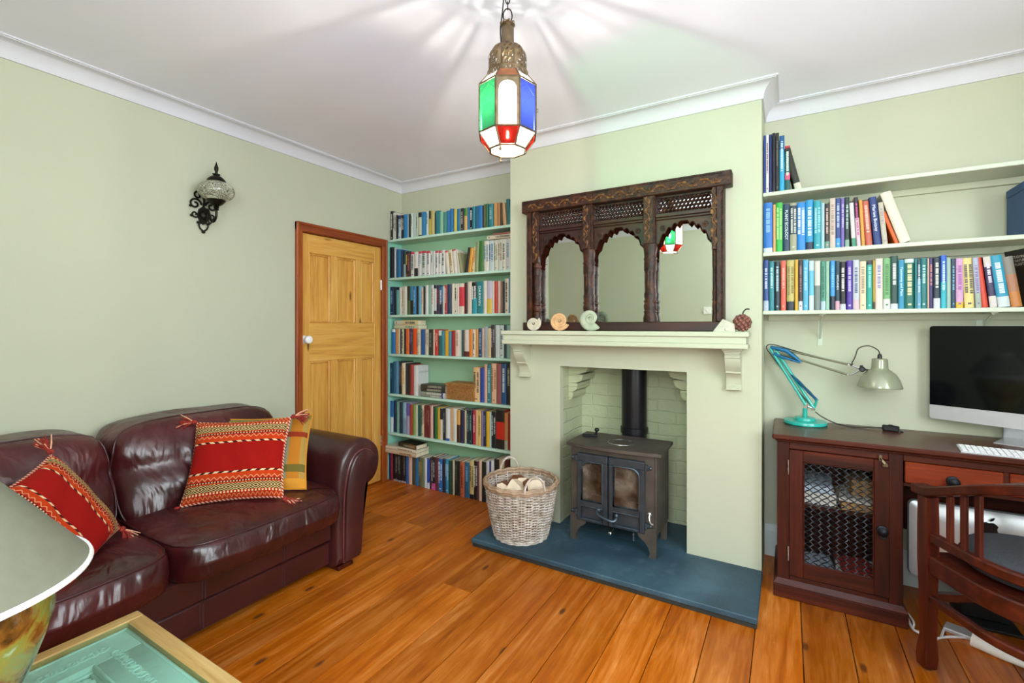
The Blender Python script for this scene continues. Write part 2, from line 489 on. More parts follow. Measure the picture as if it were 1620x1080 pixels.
def glassmix(name, tint, gloss=.08, rough=.02):
    """thin pane: tinted see-through plus a surface reflection"""
    t = NT(name); t.t.nodes.remove(t.b)
    tr = t.t.nodes.new('ShaderNodeBsdfTransparent'); tr.inputs[0].default_value = (*tint, 1)
    gl = t.t.nodes.new('ShaderNodeBsdfGlossy'); gl.inputs['Roughness'].default_value = rough
    fr = t.t.nodes.new('ShaderNodeFresnel'); fr.inputs['IOR'].default_value = 1.45
    mx = t.t.nodes.new('ShaderNodeMixShader')
    gm = t.t.nodes.new('ShaderNodeNewGeometry')
    t.l(t.math('MULTIPLY', fr.outputs[0], t.math('SUBTRACT', 1.0, gm.outputs['Backfacing'])), mx.inputs[0]); t.l(tr.outputs[0], mx.inputs[1]); t.l(gl.outputs[0], mx.inputs[2])
    t.l(mx.outputs[0], t.out.inputs[0]); return t.m
def stained(name, tint, trans, frost):
    """stained or frosted pane: part see-through, part diffusing, both in the glass colour"""
    t = NT(name); t.t.nodes.remove(t.b)
    tr = t.t.nodes.new('ShaderNodeBsdfTransparent'); tr.inputs[0].default_value = (*tint, 1)
    tl = t.t.nodes.new('ShaderNodeBsdfTranslucent'); tl.inputs[0].default_value = (*trans, 1)
    mx = t.t.nodes.new('ShaderNodeMixShader'); mx.inputs[0].default_value = frost
    gl = t.t.nodes.new('ShaderNodeBsdfGlossy'); gl.inputs['Roughness'].default_value = .1
    m2 = t.t.nodes.new('ShaderNodeMixShader'); m2.inputs[0].default_value = .05
    t.l(tr.outputs[0], mx.inputs[1]); t.l(tl.outputs[0], mx.inputs[2])
    t.l(mx.outputs[0], m2.inputs[1]); t.l(gl.outputs[0], m2.inputs[2]); t.l(m2.outputs[0], t.out.inputs[0]); return t.m
M['paneglass'] = glassmix('window_glass', (.96,.98,.97))
M['tableglass'] = glassmix('table_glass', (.82,.93,.91))

M['orangecloth'] = plain('orange_book_cloth', 'e8702a', .6)
M['gold'] = plain('yellow_flower_print', 'd8b030', .5, 0, .3, 90)
M['bluebox'] = plain('blue_box_card', '1f4a78', .6)
M['wickerbrown'] = plain('brown_wicker', '9a6a34', .6, 0, .35, 60, .2, 120)
M['teal'] = plain('turquoise_enamel', '22a79a', .28, 0, .03, 20, 0, 60, .3)
M['tealblue'] = plain('blue_lamp_spring', '1d6a94', .35, .3)
M['sagemetal'] = plain('sage_grey_enamel', '8f957c', .24, .15, .03, 20, 0, 60, .4)
M['olivemetal'] = plain('olive_grey_tube', '787a5e', .35, .3)
def screen():
    return NT('dark_screen_glass').set(col=lin('05080c'), rough=.06, spec=.5).m
M['screen'] = screen()
def wicker():
    t = NT('whitewashed_willow'); v = t.coord(); n = t.noise(v, 28, 4, .6)
    t.set(col=t.ramp(n, [(.28, lin('84715f')), (.42, lin('b3a698')), (.6, lin('d6cdc4'))]), rough=.65, normal=t.bump(n, .2, .002)); return t.m
M['wicker'] = wicker()
M['wickerrim'] = plain('willow_rim', 'a58b72', .6, 0, .25, 40)
M['logcut'] = plain('split_log_face', 'e3d3b8', .75, 0, .12, 25)
M['bark'] = plain('log_bark', '7a4a2a', .85, 0, .35, 30, .4, 60)
M['fossilwhite'] = plain('pale_fossil_stone', 'b5ad98', .7, 0, .18, 30, .35, 90)
M['fossiltan'] = plain('tan_fossil_stone', 'bf9668', .65, 0, .25, 25, .35, 90)
M['fossilgreen'] = plain('grey_green_fossil_stone', 'a3ab92', .65, 0, .2, 25, .35, 90)
M['rock'] = plain('white_rock', 'bdb9a6', .8, 0, .12, 25, .5, 50)
M['seed'] = plain('reddish_seed_pod', '7a4a3e', .5, 0, .3, 35, .2, 60)
M['seedstem'] = plain('dark_pod_stem', '2a241c', .7)
M['lampshade'] = plain('grey_linen_shade', '6e6f5e', .85, 0, .05, 40, .1, 300)
M['shaderim'] = plain('white_shade_binding', 'eceeea', .7, 0, .02)
def ceramic():
    t = NT('marbled_ceramic'); v = t.coord(); n = t.noise(v, 7, 5, .6, 2.0)
    t.set(col=t.ramp(n, [(.28, lin('2a2410')), (.42, lin('7e521e')), (.5, lin('8c8434')), (.58, lin('7c8a40')), (.7, lin('a8c4a8'))]), rough=.12, coat=.6); return t.m
M['ceramic'] = ceramic()
M['tablewood'] = wood('pale_table_wood', '8a6a36', 'b08e52', 'c8aa70', 'y', 1.3, .5)
M['tablewoodx'] = wood('pale_table_wood_end', '8a6a36', 'b08e52', 'c8aa70', 'x', 1.3, .5)
M['relief'] = plain('painted_carved_panel', 'b4c8ba', .7, 0, .12, 14)
M['seatpad'] = plain('dark_grey_tweed', '3a3d42', .9, 0, .4, 240, .3, 300)
M['darkvoid'] = plain('dark_cabinet_inside', '160906', .7)
M['blackpvc'] = plain('black_wire', '15161a', .35, .5)
M['sconceglass'] = None
def mosaic():
    t = NT('mosaic_glass'); v = t.coord(); vo = t.t.nodes.new('ShaderNodeTexVoronoi'); vo.feature = 'DISTANCE_TO_EDGE'; vo.inputs['Scale'].default_value = 95; t.l(v, vo.inputs['Vector'])
    vc = t.t.nodes.new('ShaderNodeTexVoronoi'); vc.inputs['Scale'].default_value = 95; t.l(v, vc.inputs['Vector'])
    wv = t.t.nodes.new('ShaderNodeTexVoronoi'); wv.inputs['Scale'].default_value = 13; t.l(v, wv.inputs['Vector'])
    patch = t.ramp(wv.outputs['Distance'], [(.40, (0,0,0)), (.46, (1,1,1))])
    pale = t.mix(vc.outputs['Color'], lin('b8b89a'), lin('d8d8c4'))
    dark = t.mix(vc.outputs['Color'], lin('c0c0a8'), lin('8a8a74'))
    c = t.mix(patch, pale, dark)
    edge = t.ramp(vo.outputs['Distance'], [(.03, (1,1,1)), (.09, (0,0,0))])
    edge2 = t.math('MULTIPLY', edge, t.math('ADD', t.math('MULTIPLY', patch, .6), .4))
    t.set(col=t.mix(edge2, c, lin('26281c')), rough=.25, spec=.6); return t.m
M['mosaic'] = mosaic()
M['glassG'] = stained('green_lantern_glass', (.025, .50, .15), (.05, .6, .2), .025)
M['glassB'] = stained('blue_lantern_glass', (.012, .025, .16), (.06, .12, .8), .03)
def streaky():  # see-through streaks by angle, shaped to throw rays across the ceiling
    t = NT('streaky_lantern_glass'); t.t.nodes.remove(t.b)
    tc = t.t.nodes.new('ShaderNodeTexCoord'); sp = t.t.nodes.new('ShaderNodeSeparateXYZ'); t.l(tc.outputs['Object'], sp.inputs[0])
    th = t.math('ARCTAN2', sp.outputs[1], sp.outputs[0]); cb = t.t.nodes.new('ShaderNodeCombineXYZ'); t.l(t.math('MULTIPLY', th, 4.2), cb.inputs[0])
    n = t.noise(cb.outputs[0], 1.6, 4, .65)
    k = t.ramp(n, [(.40, (.015,.015,.015)), (.56, (.62,.60,.57))])
    tr = t.t.nodes.new('ShaderNodeBsdfTransparent'); t.l(k, tr.inputs[0])
    tl = t.t.nodes.new('ShaderNodeBsdfTranslucent'); tl.inputs[0].default_value = (.95, .92, .86, 1)
    mx = t.t.nodes.new('ShaderNodeMixShader'); mx.inputs[0].default_value = .05; t.l(tr.outputs[0], mx.inputs[1]); t.l(tl.outputs[0], mx.inputs[2]); t.l(mx.outputs[0], t.out.inputs[0]); return t.m
M['glassS'] = streaky()
M['glassR'] = stained('red_lantern_glass', (.28, .008, .006), (.8, .03, .02), .02)
M['glassW'] = stained('frosted_lantern_glass', (.92, .9, .87), (.32, .31, .29), .35)
def bulb():
    t = NT('glowing_bulb'); t.set(col=(1,1,1), emit=(1.0,.95,.88), emits=5500.0); return t.m
M['bulb'] = bulb()
def sootglass():
    t = NT('sooty_stove_glass'); t.t.nodes.remove(t.b)
    n = t.noise(t.coord(), 9, 4)
    tr = t.t.nodes.new('ShaderNodeBsdfTransparent'); tr.inputs[0].default_value = (.7, .6, .5, 1)
    df = t.t.nodes.new('ShaderNodeBsdfDiffuse'); t.l(t.ramp(n, [(.35, lin('2e241c')), (.7, lin('8a7f72'))]), df.inputs[0])
    gl = t.t.nodes.new('ShaderNodeBsdfGlossy'); gl.inputs['Roughness'].default_value = .08
    mx = t.t.nodes.new('ShaderNodeMixShader'); t.l(t.ramp(n, [(.3, (.25,.25,.25)), (.7, (.75,.75,.75))]), mx.inputs[0]); t.l(tr.outputs[0], mx.inputs[1]); t.l(df.outputs[0], mx.inputs[2])
    m2 = t.t.nodes.new('ShaderNodeMixShader'); m2.inputs[0].default_value = .06; t.l(mx.outputs[0], m2.inputs[1]); t.l(gl.outputs[0], m2.inputs[2]); t.l(m2.outputs[0], t.out.inputs[0]); return t.m
M['stoveglass'] = sootglass()
M['ash'] = plain('ash_bed', 'b8a894', .9, 0, .3, 30, .5, 60)
M['ember'] = plain('charred_wood', '5a2f18', .9, 0, .5, 30)
M['switchplate'] = plain('white_switch_plate', 'e4e2d8', .4)

# ---- flat-woven kilim: bands and diamonds from the cushion's own uv
def kilim():
    t = NT('kilim_weave'); tc = t.t.nodes.new('ShaderNodeTexCoord'); sp = t.t.nodes.new('ShaderNodeSeparateXYZ'); t.l(tc.outputs['UV'], sp.inputs[0])
    u, v = sp.outputs[0], sp.outputs[1]
    # distance from the centre line, 0..1
    d = t.math('ABSOLUTE', t.math('MULTIPLY', t.math('SUBTRACT', v, .5), 2.0))
    red = lin('98100a'); orange = lin('c23c12'); dk = lin('2a1418'); cream = lin('e8cfa0'); sand = lin('cdb878')
    wv = t.noise(t.coord('UV', (40, 300, 1)), 1.0, 3)
    base = t.ramp(d, [(0, red), (.36, orange), (.50, lin('a8240e')), (.56, orange), (.80, lin('a8280c')), (.86, lin('b43210'))], 'CONSTANT')
    def tri(x, f): # 0..1 triangle wave
        return t.math('ABSOLUTE', t.math('SUBTRACT', t.math('MULTIPLY', t.math('FRACT', t.math('MULTIPLY', x, f)), 2.0), 1.0))
    def band(a, b): return t.math('MULTIPLY', t.math('GREATER_THAN', d, a), t.math('LESS_THAN', d, b))
    # twisted dashed cord at the edge of the red field
    dash = t.math('GREATER_THAN', tri(t.math('ADD', u, t.math('MULTIPLY', d, .6)), 11), .5)
    cord = t.mix(dash, dk, cream)
    c = t.mix(band(.335, .375), base, cord)
    # zigzag band
    zz = t.math('ABSOLUTE', t.math('SUBTRACT', tri(u, 17), t.math('MULTIPLY', t.math('SUBTRACT', d, .46), 14)))
    c = t.mix(t.math('MULTIPLY', band(.46, .535), t.math('LESS_THAN', zz, .17)), c, lin('e0a070'))
    # little dashes
    c = t.mix(t.math('MULTIPLY', band(.55, .60), t.math('GREATER_THAN', tri(u, 34), .5)), c, dk)
    c = t.mix(t.math('MULTIPLY', band(.565, .585), t.math('LESS_THAN', tri(u, 34), .5)), c, cream)
    # diamond band: concentric lozenges in sand and black
    dd = t.math('ADD', t.math('MULTIPLY', t.math('ABSOLUTE', t.math('SUBTRACT', t.math('MULTIPLY', t.math('SUBTRACT', d, .62), 5.9), .5)), 2.0), tri(u, 7.5))
    loz = t.math('GREATER_THAN', t.math('FRACT', t.math('MULTIPLY', dd, 1.9)), .52)
    c = t.mix(band(.62, .79), c, t.mix(loz, dk, sand))
    c = t.mix(t.math('MULTIPLY', band(.80, .84), t.math('GREATER_THAN', tri(u, 30), .5)), c, cream)
    zz2 = t.math('ABSOLUTE', t.math('SUBTRACT', tri(u, 22), t.math('MULTIPLY', t.math('SUBTRACT', d, .86), 12)))
    c = t.mix(t.math('MULTIPLY', band(.86, .94), t.math('LESS_THAN', zz2, .16)), c, lin('d88a58'))
    # overcast edge all round
    du = t.math('ABSOLUTE', t.math('MULTIPLY', t.math('SUBTRACT', u, .5), 2.0)); m = t.math('MAXIMUM', du, d)
    ed = t.math('GREATER_THAN', tri(t.math('ADD', u, v), 26), .5)
    c = t.mix(t.math('GREATER_THAN', m, .965), c, t.mix(ed, lin('8a1a14'), lin('f2c8a8')))
    c = t.mix(t.math('MULTIPLY', wv, .28), c, lin('7a1408'))
    t.set(col=c, rough=.9, spec=.15, normal=t.bump(wv, .5, .003)); return t.m
M['kilim'] = kilim()
def patchwork():
    t = NT('plaid_patchwork'); tc = t.t.nodes.new('ShaderNodeTexCoord'); sp = t.t.nodes.new('ShaderNodeSeparateXYZ'); t.l(tc.outputs['UV'], sp.inputs[0])
    u, v = sp.outputs[0], sp.outputs[1]; n = t.noise(t.coord('UV', (60, 60, 1)), 1, 4)
    a = t.ramp(t.math('FRACT', t.math('ADD', t.math('MULTIPLY', u, 2.0), .02)), [(0, lin('b08c3e')), (.34, lin('5c6a70')), (.52, lin('929478')), (.58, lin('bc741e')), (.86, lin('b08c46'))], 'CONSTANT')
    b = t.ramp(v, [(0, (1,1,1)), (.12, (0,0,0)), (.2, (.9,.9,.9)), (.3, (0,0,0)), (.66, (.95,.95,.95)), (.73, (0,0,0)), (.92, (.9,.9,.9))], 'CONSTANT')
    bc = t.ramp(v, [(0, lin('d5902e')), (.2, lin('5a5a26')), (.6, lin('8e1410')), (.86, lin('7a7a3a'))], 'CONSTANT')
    sb = t.t.nodes.new('ShaderNodeSeparateColor'); t.l(b, sb.inputs[0])
    c = t.mix(sb.outputs[0], a, bc); c = t.mix(t.math('MULTIPLY', n, .35), c, lin('6a5a30'))
    t.set(col=c, rough=.9, spec=.15, normal=t.bump(n, .3, .002)); return t.m
M['patch'] = patchwork()
M['tassel'] = plain('dark_red_tassel', '8a2418', .9, 0, .6, 120)
M['tasselpale'] = plain('pale_tassel_thread', 'd8a080', .9, 0, .3, 120)
M['winplant'] = plain('outside_hedge', '5a7a40', .9)

M['bluewhite'] = plain('pale_blue_paper', 'c4d2e0', .7, 0, .06, 60)
M['buff'] = plain('buff_card', 'b08a58', .8, 0, .15, 40)
M['redpaper'] = plain('red_printed_paper', 'a8362c', .6, 0, .3, 60)
M['copper'] = metal('copper_sheet', 'b87a5a', .35, .9)
M['shinyleather'] = plain('polished_leather_piping', '54282a', .18, 0, .1, 20, spec=.8)

# ------------------------------------------------------------------ room (metres; camera stands near the corner x=0,y=0)
XL, XR, YB, YC, YF = -2.994, 1.62, 3.102, 2.764, -.60
CX0, CX1 = -1.65, -.117          # chimney breast
FX0, FX1, FZ, FY = -1.274, -.49, 1.07, 3.14   # fireplace opening and its back
ZC = 2.60
# floor: boards running along y
edges = [-1.359, -1.177, -1.004, -.826, -.649, -.477, -.303, -.123, .053, .229, .409, .586]
x = -1.359
while x > XL-.1: x -= .174; edges.insert(0, x)
x = edges[-1]
while x < XR+.1: x += .176; edges.append(x)
rnd = random.Random(3)
joints = {}
mb = MB()
mb.box(XL-.15, XR+.15, YF-.15, YB+.2, -.06, -.014, mat=1, col=(0,0,0))
fixed = {-2.45: 2.35, -2.15: 2.35, -1.79: 1.907, -1.44: 1.895}
for a, b in zip(edges[:-1], edges[1:]):
    ys = [YF-.1]
    mid = (a+b)/2
    for k, yj in fixed.items():
        if abs(k-mid) < .088: ys.append(yj)
    if len(ys) == 1 and rnd.random() < .3 and mid < -1.0: ys.append(rnd.uniform(-.1, 1.2))
    ys.append(YB+.15)
    for y0, y1 in zip(ys[:-1], ys[1:]):
        mb.box(a+.0016, b-.0016, y0+.0012, y1-.0012, -.02, 0, c=.0012, mat=0, col=(rnd.random(), rnd.random(), 0))
fl = struct(mb.build('floor', [M['floor'], M['gap']], smooth=20))

mb = MB(); mb.box(XL-.15, XR+.15, YF-.15, YB+.25, ZC, ZC+.08)
struct(mb.build('ceiling', M['ceiling'], smooth=0))
# left wall with door opening  (door hole y 2.09-2.85, z 0-2.0)
DY0, DY1, DZ = 2.088, 2.862, 2.005
mb = MB()
mb.box(XL-.12, XL, YF-.12, DY0-.012, 0, ZC); mb.box(XL-.12, XL, DY1+.012, YB+.2, 0, ZC); mb.box(XL-.12, XL, DY0-.012, DY1+.012, DZ+.012, ZC)
struct(mb.build('wall_left', M['wall'], smooth=0))
mb = MB()
mb.box(XL, CX0, YB, YB+.12, 0, ZC); mb.box(CX1, XR+.12, YB, YB+.12, 0, ZC)
struct(mb.build('wall_back', M['wall'], smooth=0))
# chimney breast: faces built with an open hearth recess
mb = MB()
YW = YB+.2
def quad(a, b, c, d, m=0): mb.add([a, b, c, d], [(0,1,2,3)], m)
quad((CX0,YC,0),(FX0,YC,0),(FX0,YC,ZC),(CX0,YC,ZC)); quad((FX1,YC,0),(CX1,YC,0),(CX1,YC,ZC),(FX1,YC,ZC)); quad((FX0,YC,FZ),(FX1,YC,FZ),(FX1,YC,ZC),(FX0,YC,ZC))
quad((CX0,YC,0),(CX0,YW,0),(CX0,YW,ZC),(CX0,YC,ZC)); quad((CX1,YC,0),(CX1,YW,0),(CX1,YW,ZC),(CX1,YC,ZC))
R0, R1 = YC+.05, FY
quad((FX0,YC,0),(FX0,R0,0),(FX0,R0,FZ),(FX0,YC,FZ)); quad((FX1,YC,0),(FX1,R0,0),(FX1,R0,FZ),(FX1,YC,FZ))
quad((FX0,R0,0),(FX0,R1,0),(FX0,R1,FZ+.35),(FX0,R0,FZ+.35),1); quad((FX1,R0,0),(FX1,R1,0),(FX1,R1,FZ+.35),(FX1,R0,FZ+.35),1)
quad((FX0,R1,0),(FX1,R1,0),(FX1,R1,FZ+.35),(FX0,R1,FZ+.35),1)
quad((FX0,YC,FZ),(FX1,YC,FZ),(FX1,YC+.10,FZ),(FX0,YC+.10,FZ)); quad((FX0,YC+.10,FZ),(FX1,YC+.10,FZ),(FX1,YC+.10,FZ+.35),(FX0,YC+.10,FZ+.35))
quad((FX0,R0,FZ+.35),(FX1,R0,FZ+.35),(FX1,R1,FZ+.35),(FX0,R1,FZ+.35),1)
quad((CX0,YW,0),(CX1,YW,0),(CX1,YW,ZC),(CX0,YW,ZC))
struct(mb.build('wall_chimney', [M['wall'], M['brick']], smooth=0, recalc=False))
# stepped brick corbels left high in the recess
for sx, xa in ((1, FX0), (-1, FX1)):
    mb = MB()
    for k, (w, z0, z1) in enumerate(((.135, 1.005, 1.16), (.10, .945, 1.005), (.062, .885, .945), (.03, .83, .885))):
        pts = [(0, z0), (w*.55, z0+.004), (w*.9, z0+.02), (w, z0+.045), (w, z1), (0, z1)]
        poly = [(xa+sx*p, q) for p, q in pts]
        mb.prism(poly, 'y', R0+.09, R1-.001)
    o = mb.build('trim_1' if sx > 0 else 'trim_2', M['brick'], smooth=30); struct(o)
# right and rear walls with window openings, the rear one added for fill light
WN1 = (-.53, .50, 1.05, 2.48); WN2 = (-.45, 1.35, 1.0, 2.48)
mb = MB()
mb.box(XL-.12, WN1[0], YF-.12, YF, 0, ZC); mb.box(WN1[1], XR+.12, YF-.12, YF, 0, ZC); mb.box(WN1[0], WN1[1], YF-.12, YF, 0, WN1[2]); mb.box(WN1[0], WN1[1], YF-.12, YF, WN1[3], ZC)
struct(mb.build('wall_rear', M['wall'], smooth=0))
mb = MB()
mb.box(XR, XR+.12, YF, WN2[0], 0, ZC); mb.box(XR, XR+.12, WN2[1], YB, 0, ZC); mb.box(XR, XR+.12, WN2[0], WN2[1], 0, WN2[2]); mb.box(XR, XR+.12, WN2[0], WN2[1], WN2[3], ZC)
struct(mb.build('wall_right', M['wall'], smooth=0))
for nm, ax, (a0, a1, z0, z1), pos in (('fill_window_1', 'x', WN1, YF-.06), ('window_2', 'y', WN2, XR+.06)):
    mb = MB()
    def wb(p0, p1, q0, q1, d0, d1):
        if ax == 'x': mb.box(p0, p1, pos+d0, pos+d1, q0, q1, .004)
        else: mb.box(pos+d0, pos+d1, p0, p1, q0, q1, .004)
    e = .002
    wb(a0+e, a0+.06, z0+e, z1-e, -.03, .03); wb(a1-.06, a1-e, z0+e, z1-e, -.03, .03); wb(a0+.06, a1-.06, z0+e, z0+.07, -.03, .03); wb(a0+.06, a1-.06, z1-.06, z1-e, -.03, .03)
    zm = (z0+z1)/2; wb(a0+.06, a1-.06, zm-.022, zm+.022, -.03, .03); am = (a0+a1)/2; wb(am-.015, am+.015, z0+.07, z1-.06, -.02, .02)
    w = struct(mb.build(nm, M['skirt']))
    mb = MB()
    if ax == 'x': mb.add([(a0+.06,pos,z0+.07),(a1-.06,pos,z0+.07),(a1-.06,pos,z1-.06),(a0+.06,pos,z1-.06)], [(0,1,2,3)])
    else: mb.add([(pos,a0+.06,z0+.07),(pos,a1-.06,z0+.07),(pos,a1-.06,z1-.06),(pos,a0+.06,z1-.06)], [(0,1,2,3)])
    mb.build('window_glass', M['paneglass'], w, smooth=0)
# cornice: coved section swept round the room
sect = [(0, -.083), (.008, -.083), (.010, -.075)]
for i in range(9):
    a = math.radians(i*90/8)
    sect.append((.068-.058*math.cos(a), -.072+.060*math.sin(a)))
sect += [(.068, -.008), (.076, -.008), (.076, 0), (0, 0)]
path = [(XL, YF), (XL, YB), (CX0, YB), (CX0, YC), (CX1, YC), (CX1, YB), (XR, YB), (XR, YF)]
mb = MB(); mb.strip([(p[0], p[1], ZC) for p in path], sect, closed=True)
struct(mb.build('trim_3', M['cornice'], smooth=40))
# skirting boards
sk = [(0, 0), (.018, 0), (.018, .135), (.014, .15), (.008, .165), (.006, .178), (0, .18)]
def skirting(name, path):
    mb = MB(); mb.strip([(p[0], p[1], 0) for p in path], sk); struct(mb.build(name, M['skirt'], smooth=30))
skirting('baseboard_back', [(CX1+.001, YB), (XR, YB)])
skirting('baseboard_left', [(XL, YF+.02), (XL, 2.04)])
skirting('baseboard_right', [(XR, YB-.02), (XR, YF+.02)])
skirting('baseboard_rear', [(XR-.02, YF), (XL+.02, YF)])
# left-hand alcove: back sheet coloured for the shade behind the shelves, aqua painted side
mb = MB(); mb.box(XL+.0005, CX0-.0005, YB-.004, YB-.0005, .0, 2.06)
struct(mb.build('trim_4', M['shadeback'], smooth=0))
mb = MB(); mb.box(XL+.0005, XL+.007, 2.926, YB-.005, 0, 2.055)
struct(mb.build('trim_5', M['aqua'], smooth=0))

# ------------------------------------------------------------------ panelled door in the left wall
door = MB()
fr = MB()
def archi(mb, y0, y1, z0, z1): mb.box(XL+.0005, XL+.024, y0, y1, z0, z1, .004)
# architrave: two stepped boards on each side
for (y0, y1, yy0, yy1) in ((2.045, 2.096, 2.045, 2.062), (2.856, 2.907, 2.890, 2.907)):
    fr.box(XL+.0005, XL+.020, y0, y1, 0, 2.07, .003); fr.box(XL+.0195, XL+.030, yy0, yy1, 0, 2.07, .004)
frame_up = fr
d_root = struct(fr.build('door_1', M['frame'], org=(XL, 2.475, 0)))
d_root['label'] = 'stripped pine six-panel door in red-stained frame beside the leather sofa'
fr = MB(); fr.box(XL+.0005, XL+.0205, 2.045, 2.907, 2.008, 2.0705, .003); fr.box(XL+.020, XL+.0305, 2.045, 2.907, 2.052, 2.0705, .004)
fr.build('frame_head', M['frameh'], d_root)
fr = MB(); fr.box(XL-.11, XL-.001, DY0-.011, DY0-.001, 0, DZ+.010); fr.box(XL-.11, XL-.001, DY1+.001, DY1+.011, 0, DZ+.01); fr.box(XL-.11, XL-.001, DY0, DY1, DZ+.0005, DZ+.0105)
fr.box(XL-.10, XL-.0445, DY0-.001, DY0+.016, 0, DZ+.0005); fr.box(XL-.10, XL-.0445, DY1-.016, DY1+.001, 0, DZ+.0005); fr.box(XL-.10, XL-.0445, DY0+.016, DY1-.016, DZ-.016, DZ+.0005)
fr.build('frame_lining', M['frame'], d_root)
fr = MB(); fr.box(XL-.10, XL-.0445, DY0+.016, DY1-.016, 0, .016); fr.build('threshold', M['frame'], d_root)
LX0, LX1 = XL-.042, XL-.006
leaf = MB()
st = [(2.091, 2.168), (2.352, 2.408), (2.592, 2.648), (2.786, 2.859)]   # stiles and muntins
rails = [(.010, .23), (1.07, 1.355), (1.865, 2.000)]
for i, (a, b) in enumerate(st):
    if i in (0, 3): leaf.box(LX0, LX1, a, b, .010, 2.000, .002)
    else:
        leaf.box(LX0, LX1, a, b, .23, 1.07, .002); leaf.box(LX0, LX1, a, b, 1.355, 1.865, .002)
lf = leaf.build('door_leaf', M['pine'], d_root)
rl = MB()
for a, b in rails:
    rl = MB(); rl.box(LX0, LX1, st[0][1], st[3][0], a, b, .002); rl.build('door_rail', M['pineh'], d_root)
for k in range(3):
    a, b = st[k][1], st[k+1][0]
    for z0, z1 in ((.23, 1.07), (1.355, 1.865)):
        p = MB(); p.box(LX0+.004, LX1-.020, a-.012, b+.012, z0-.012, z1+.012)
        w = .016
        for (y0, y1, q0, q1) in ((a, a+w, z0, z1), (b-w, b, z0, z1), (a+w, b-w, z0, z0+w), (a+w, b-w, z1-w, z1)):
            p.box(LX1-.0205, LX1-.003, y0, y1, q0, q1, .007)
        p.build('door_panel', M['pine'], d_root)
kn = MB(); kn.M = Matrix.Translation((LX1, 2.121, 1.232)) @ Matrix.Rotation(PI/2, 4, 'Y')
kn.lathe([(.030, 0), (.030, .004), (.024, .007), (.011, .012), (.010, .030), (.018, .036), (.028, .046), (.030, .056), (.026, .066), (.014, .072), (0, .073)], seg=20)
k_o = kn.build('door_knob', M['white'], d_root); k_o['label'] = 'round white china door knob'
for z in (1.68, .35):
    hg = MB(); hg.box(LX1-.002, LX1+.012, 2.850, 2.866, z-.045, z+.045, .003); hg.build('hinge', M['steel'], d_root)

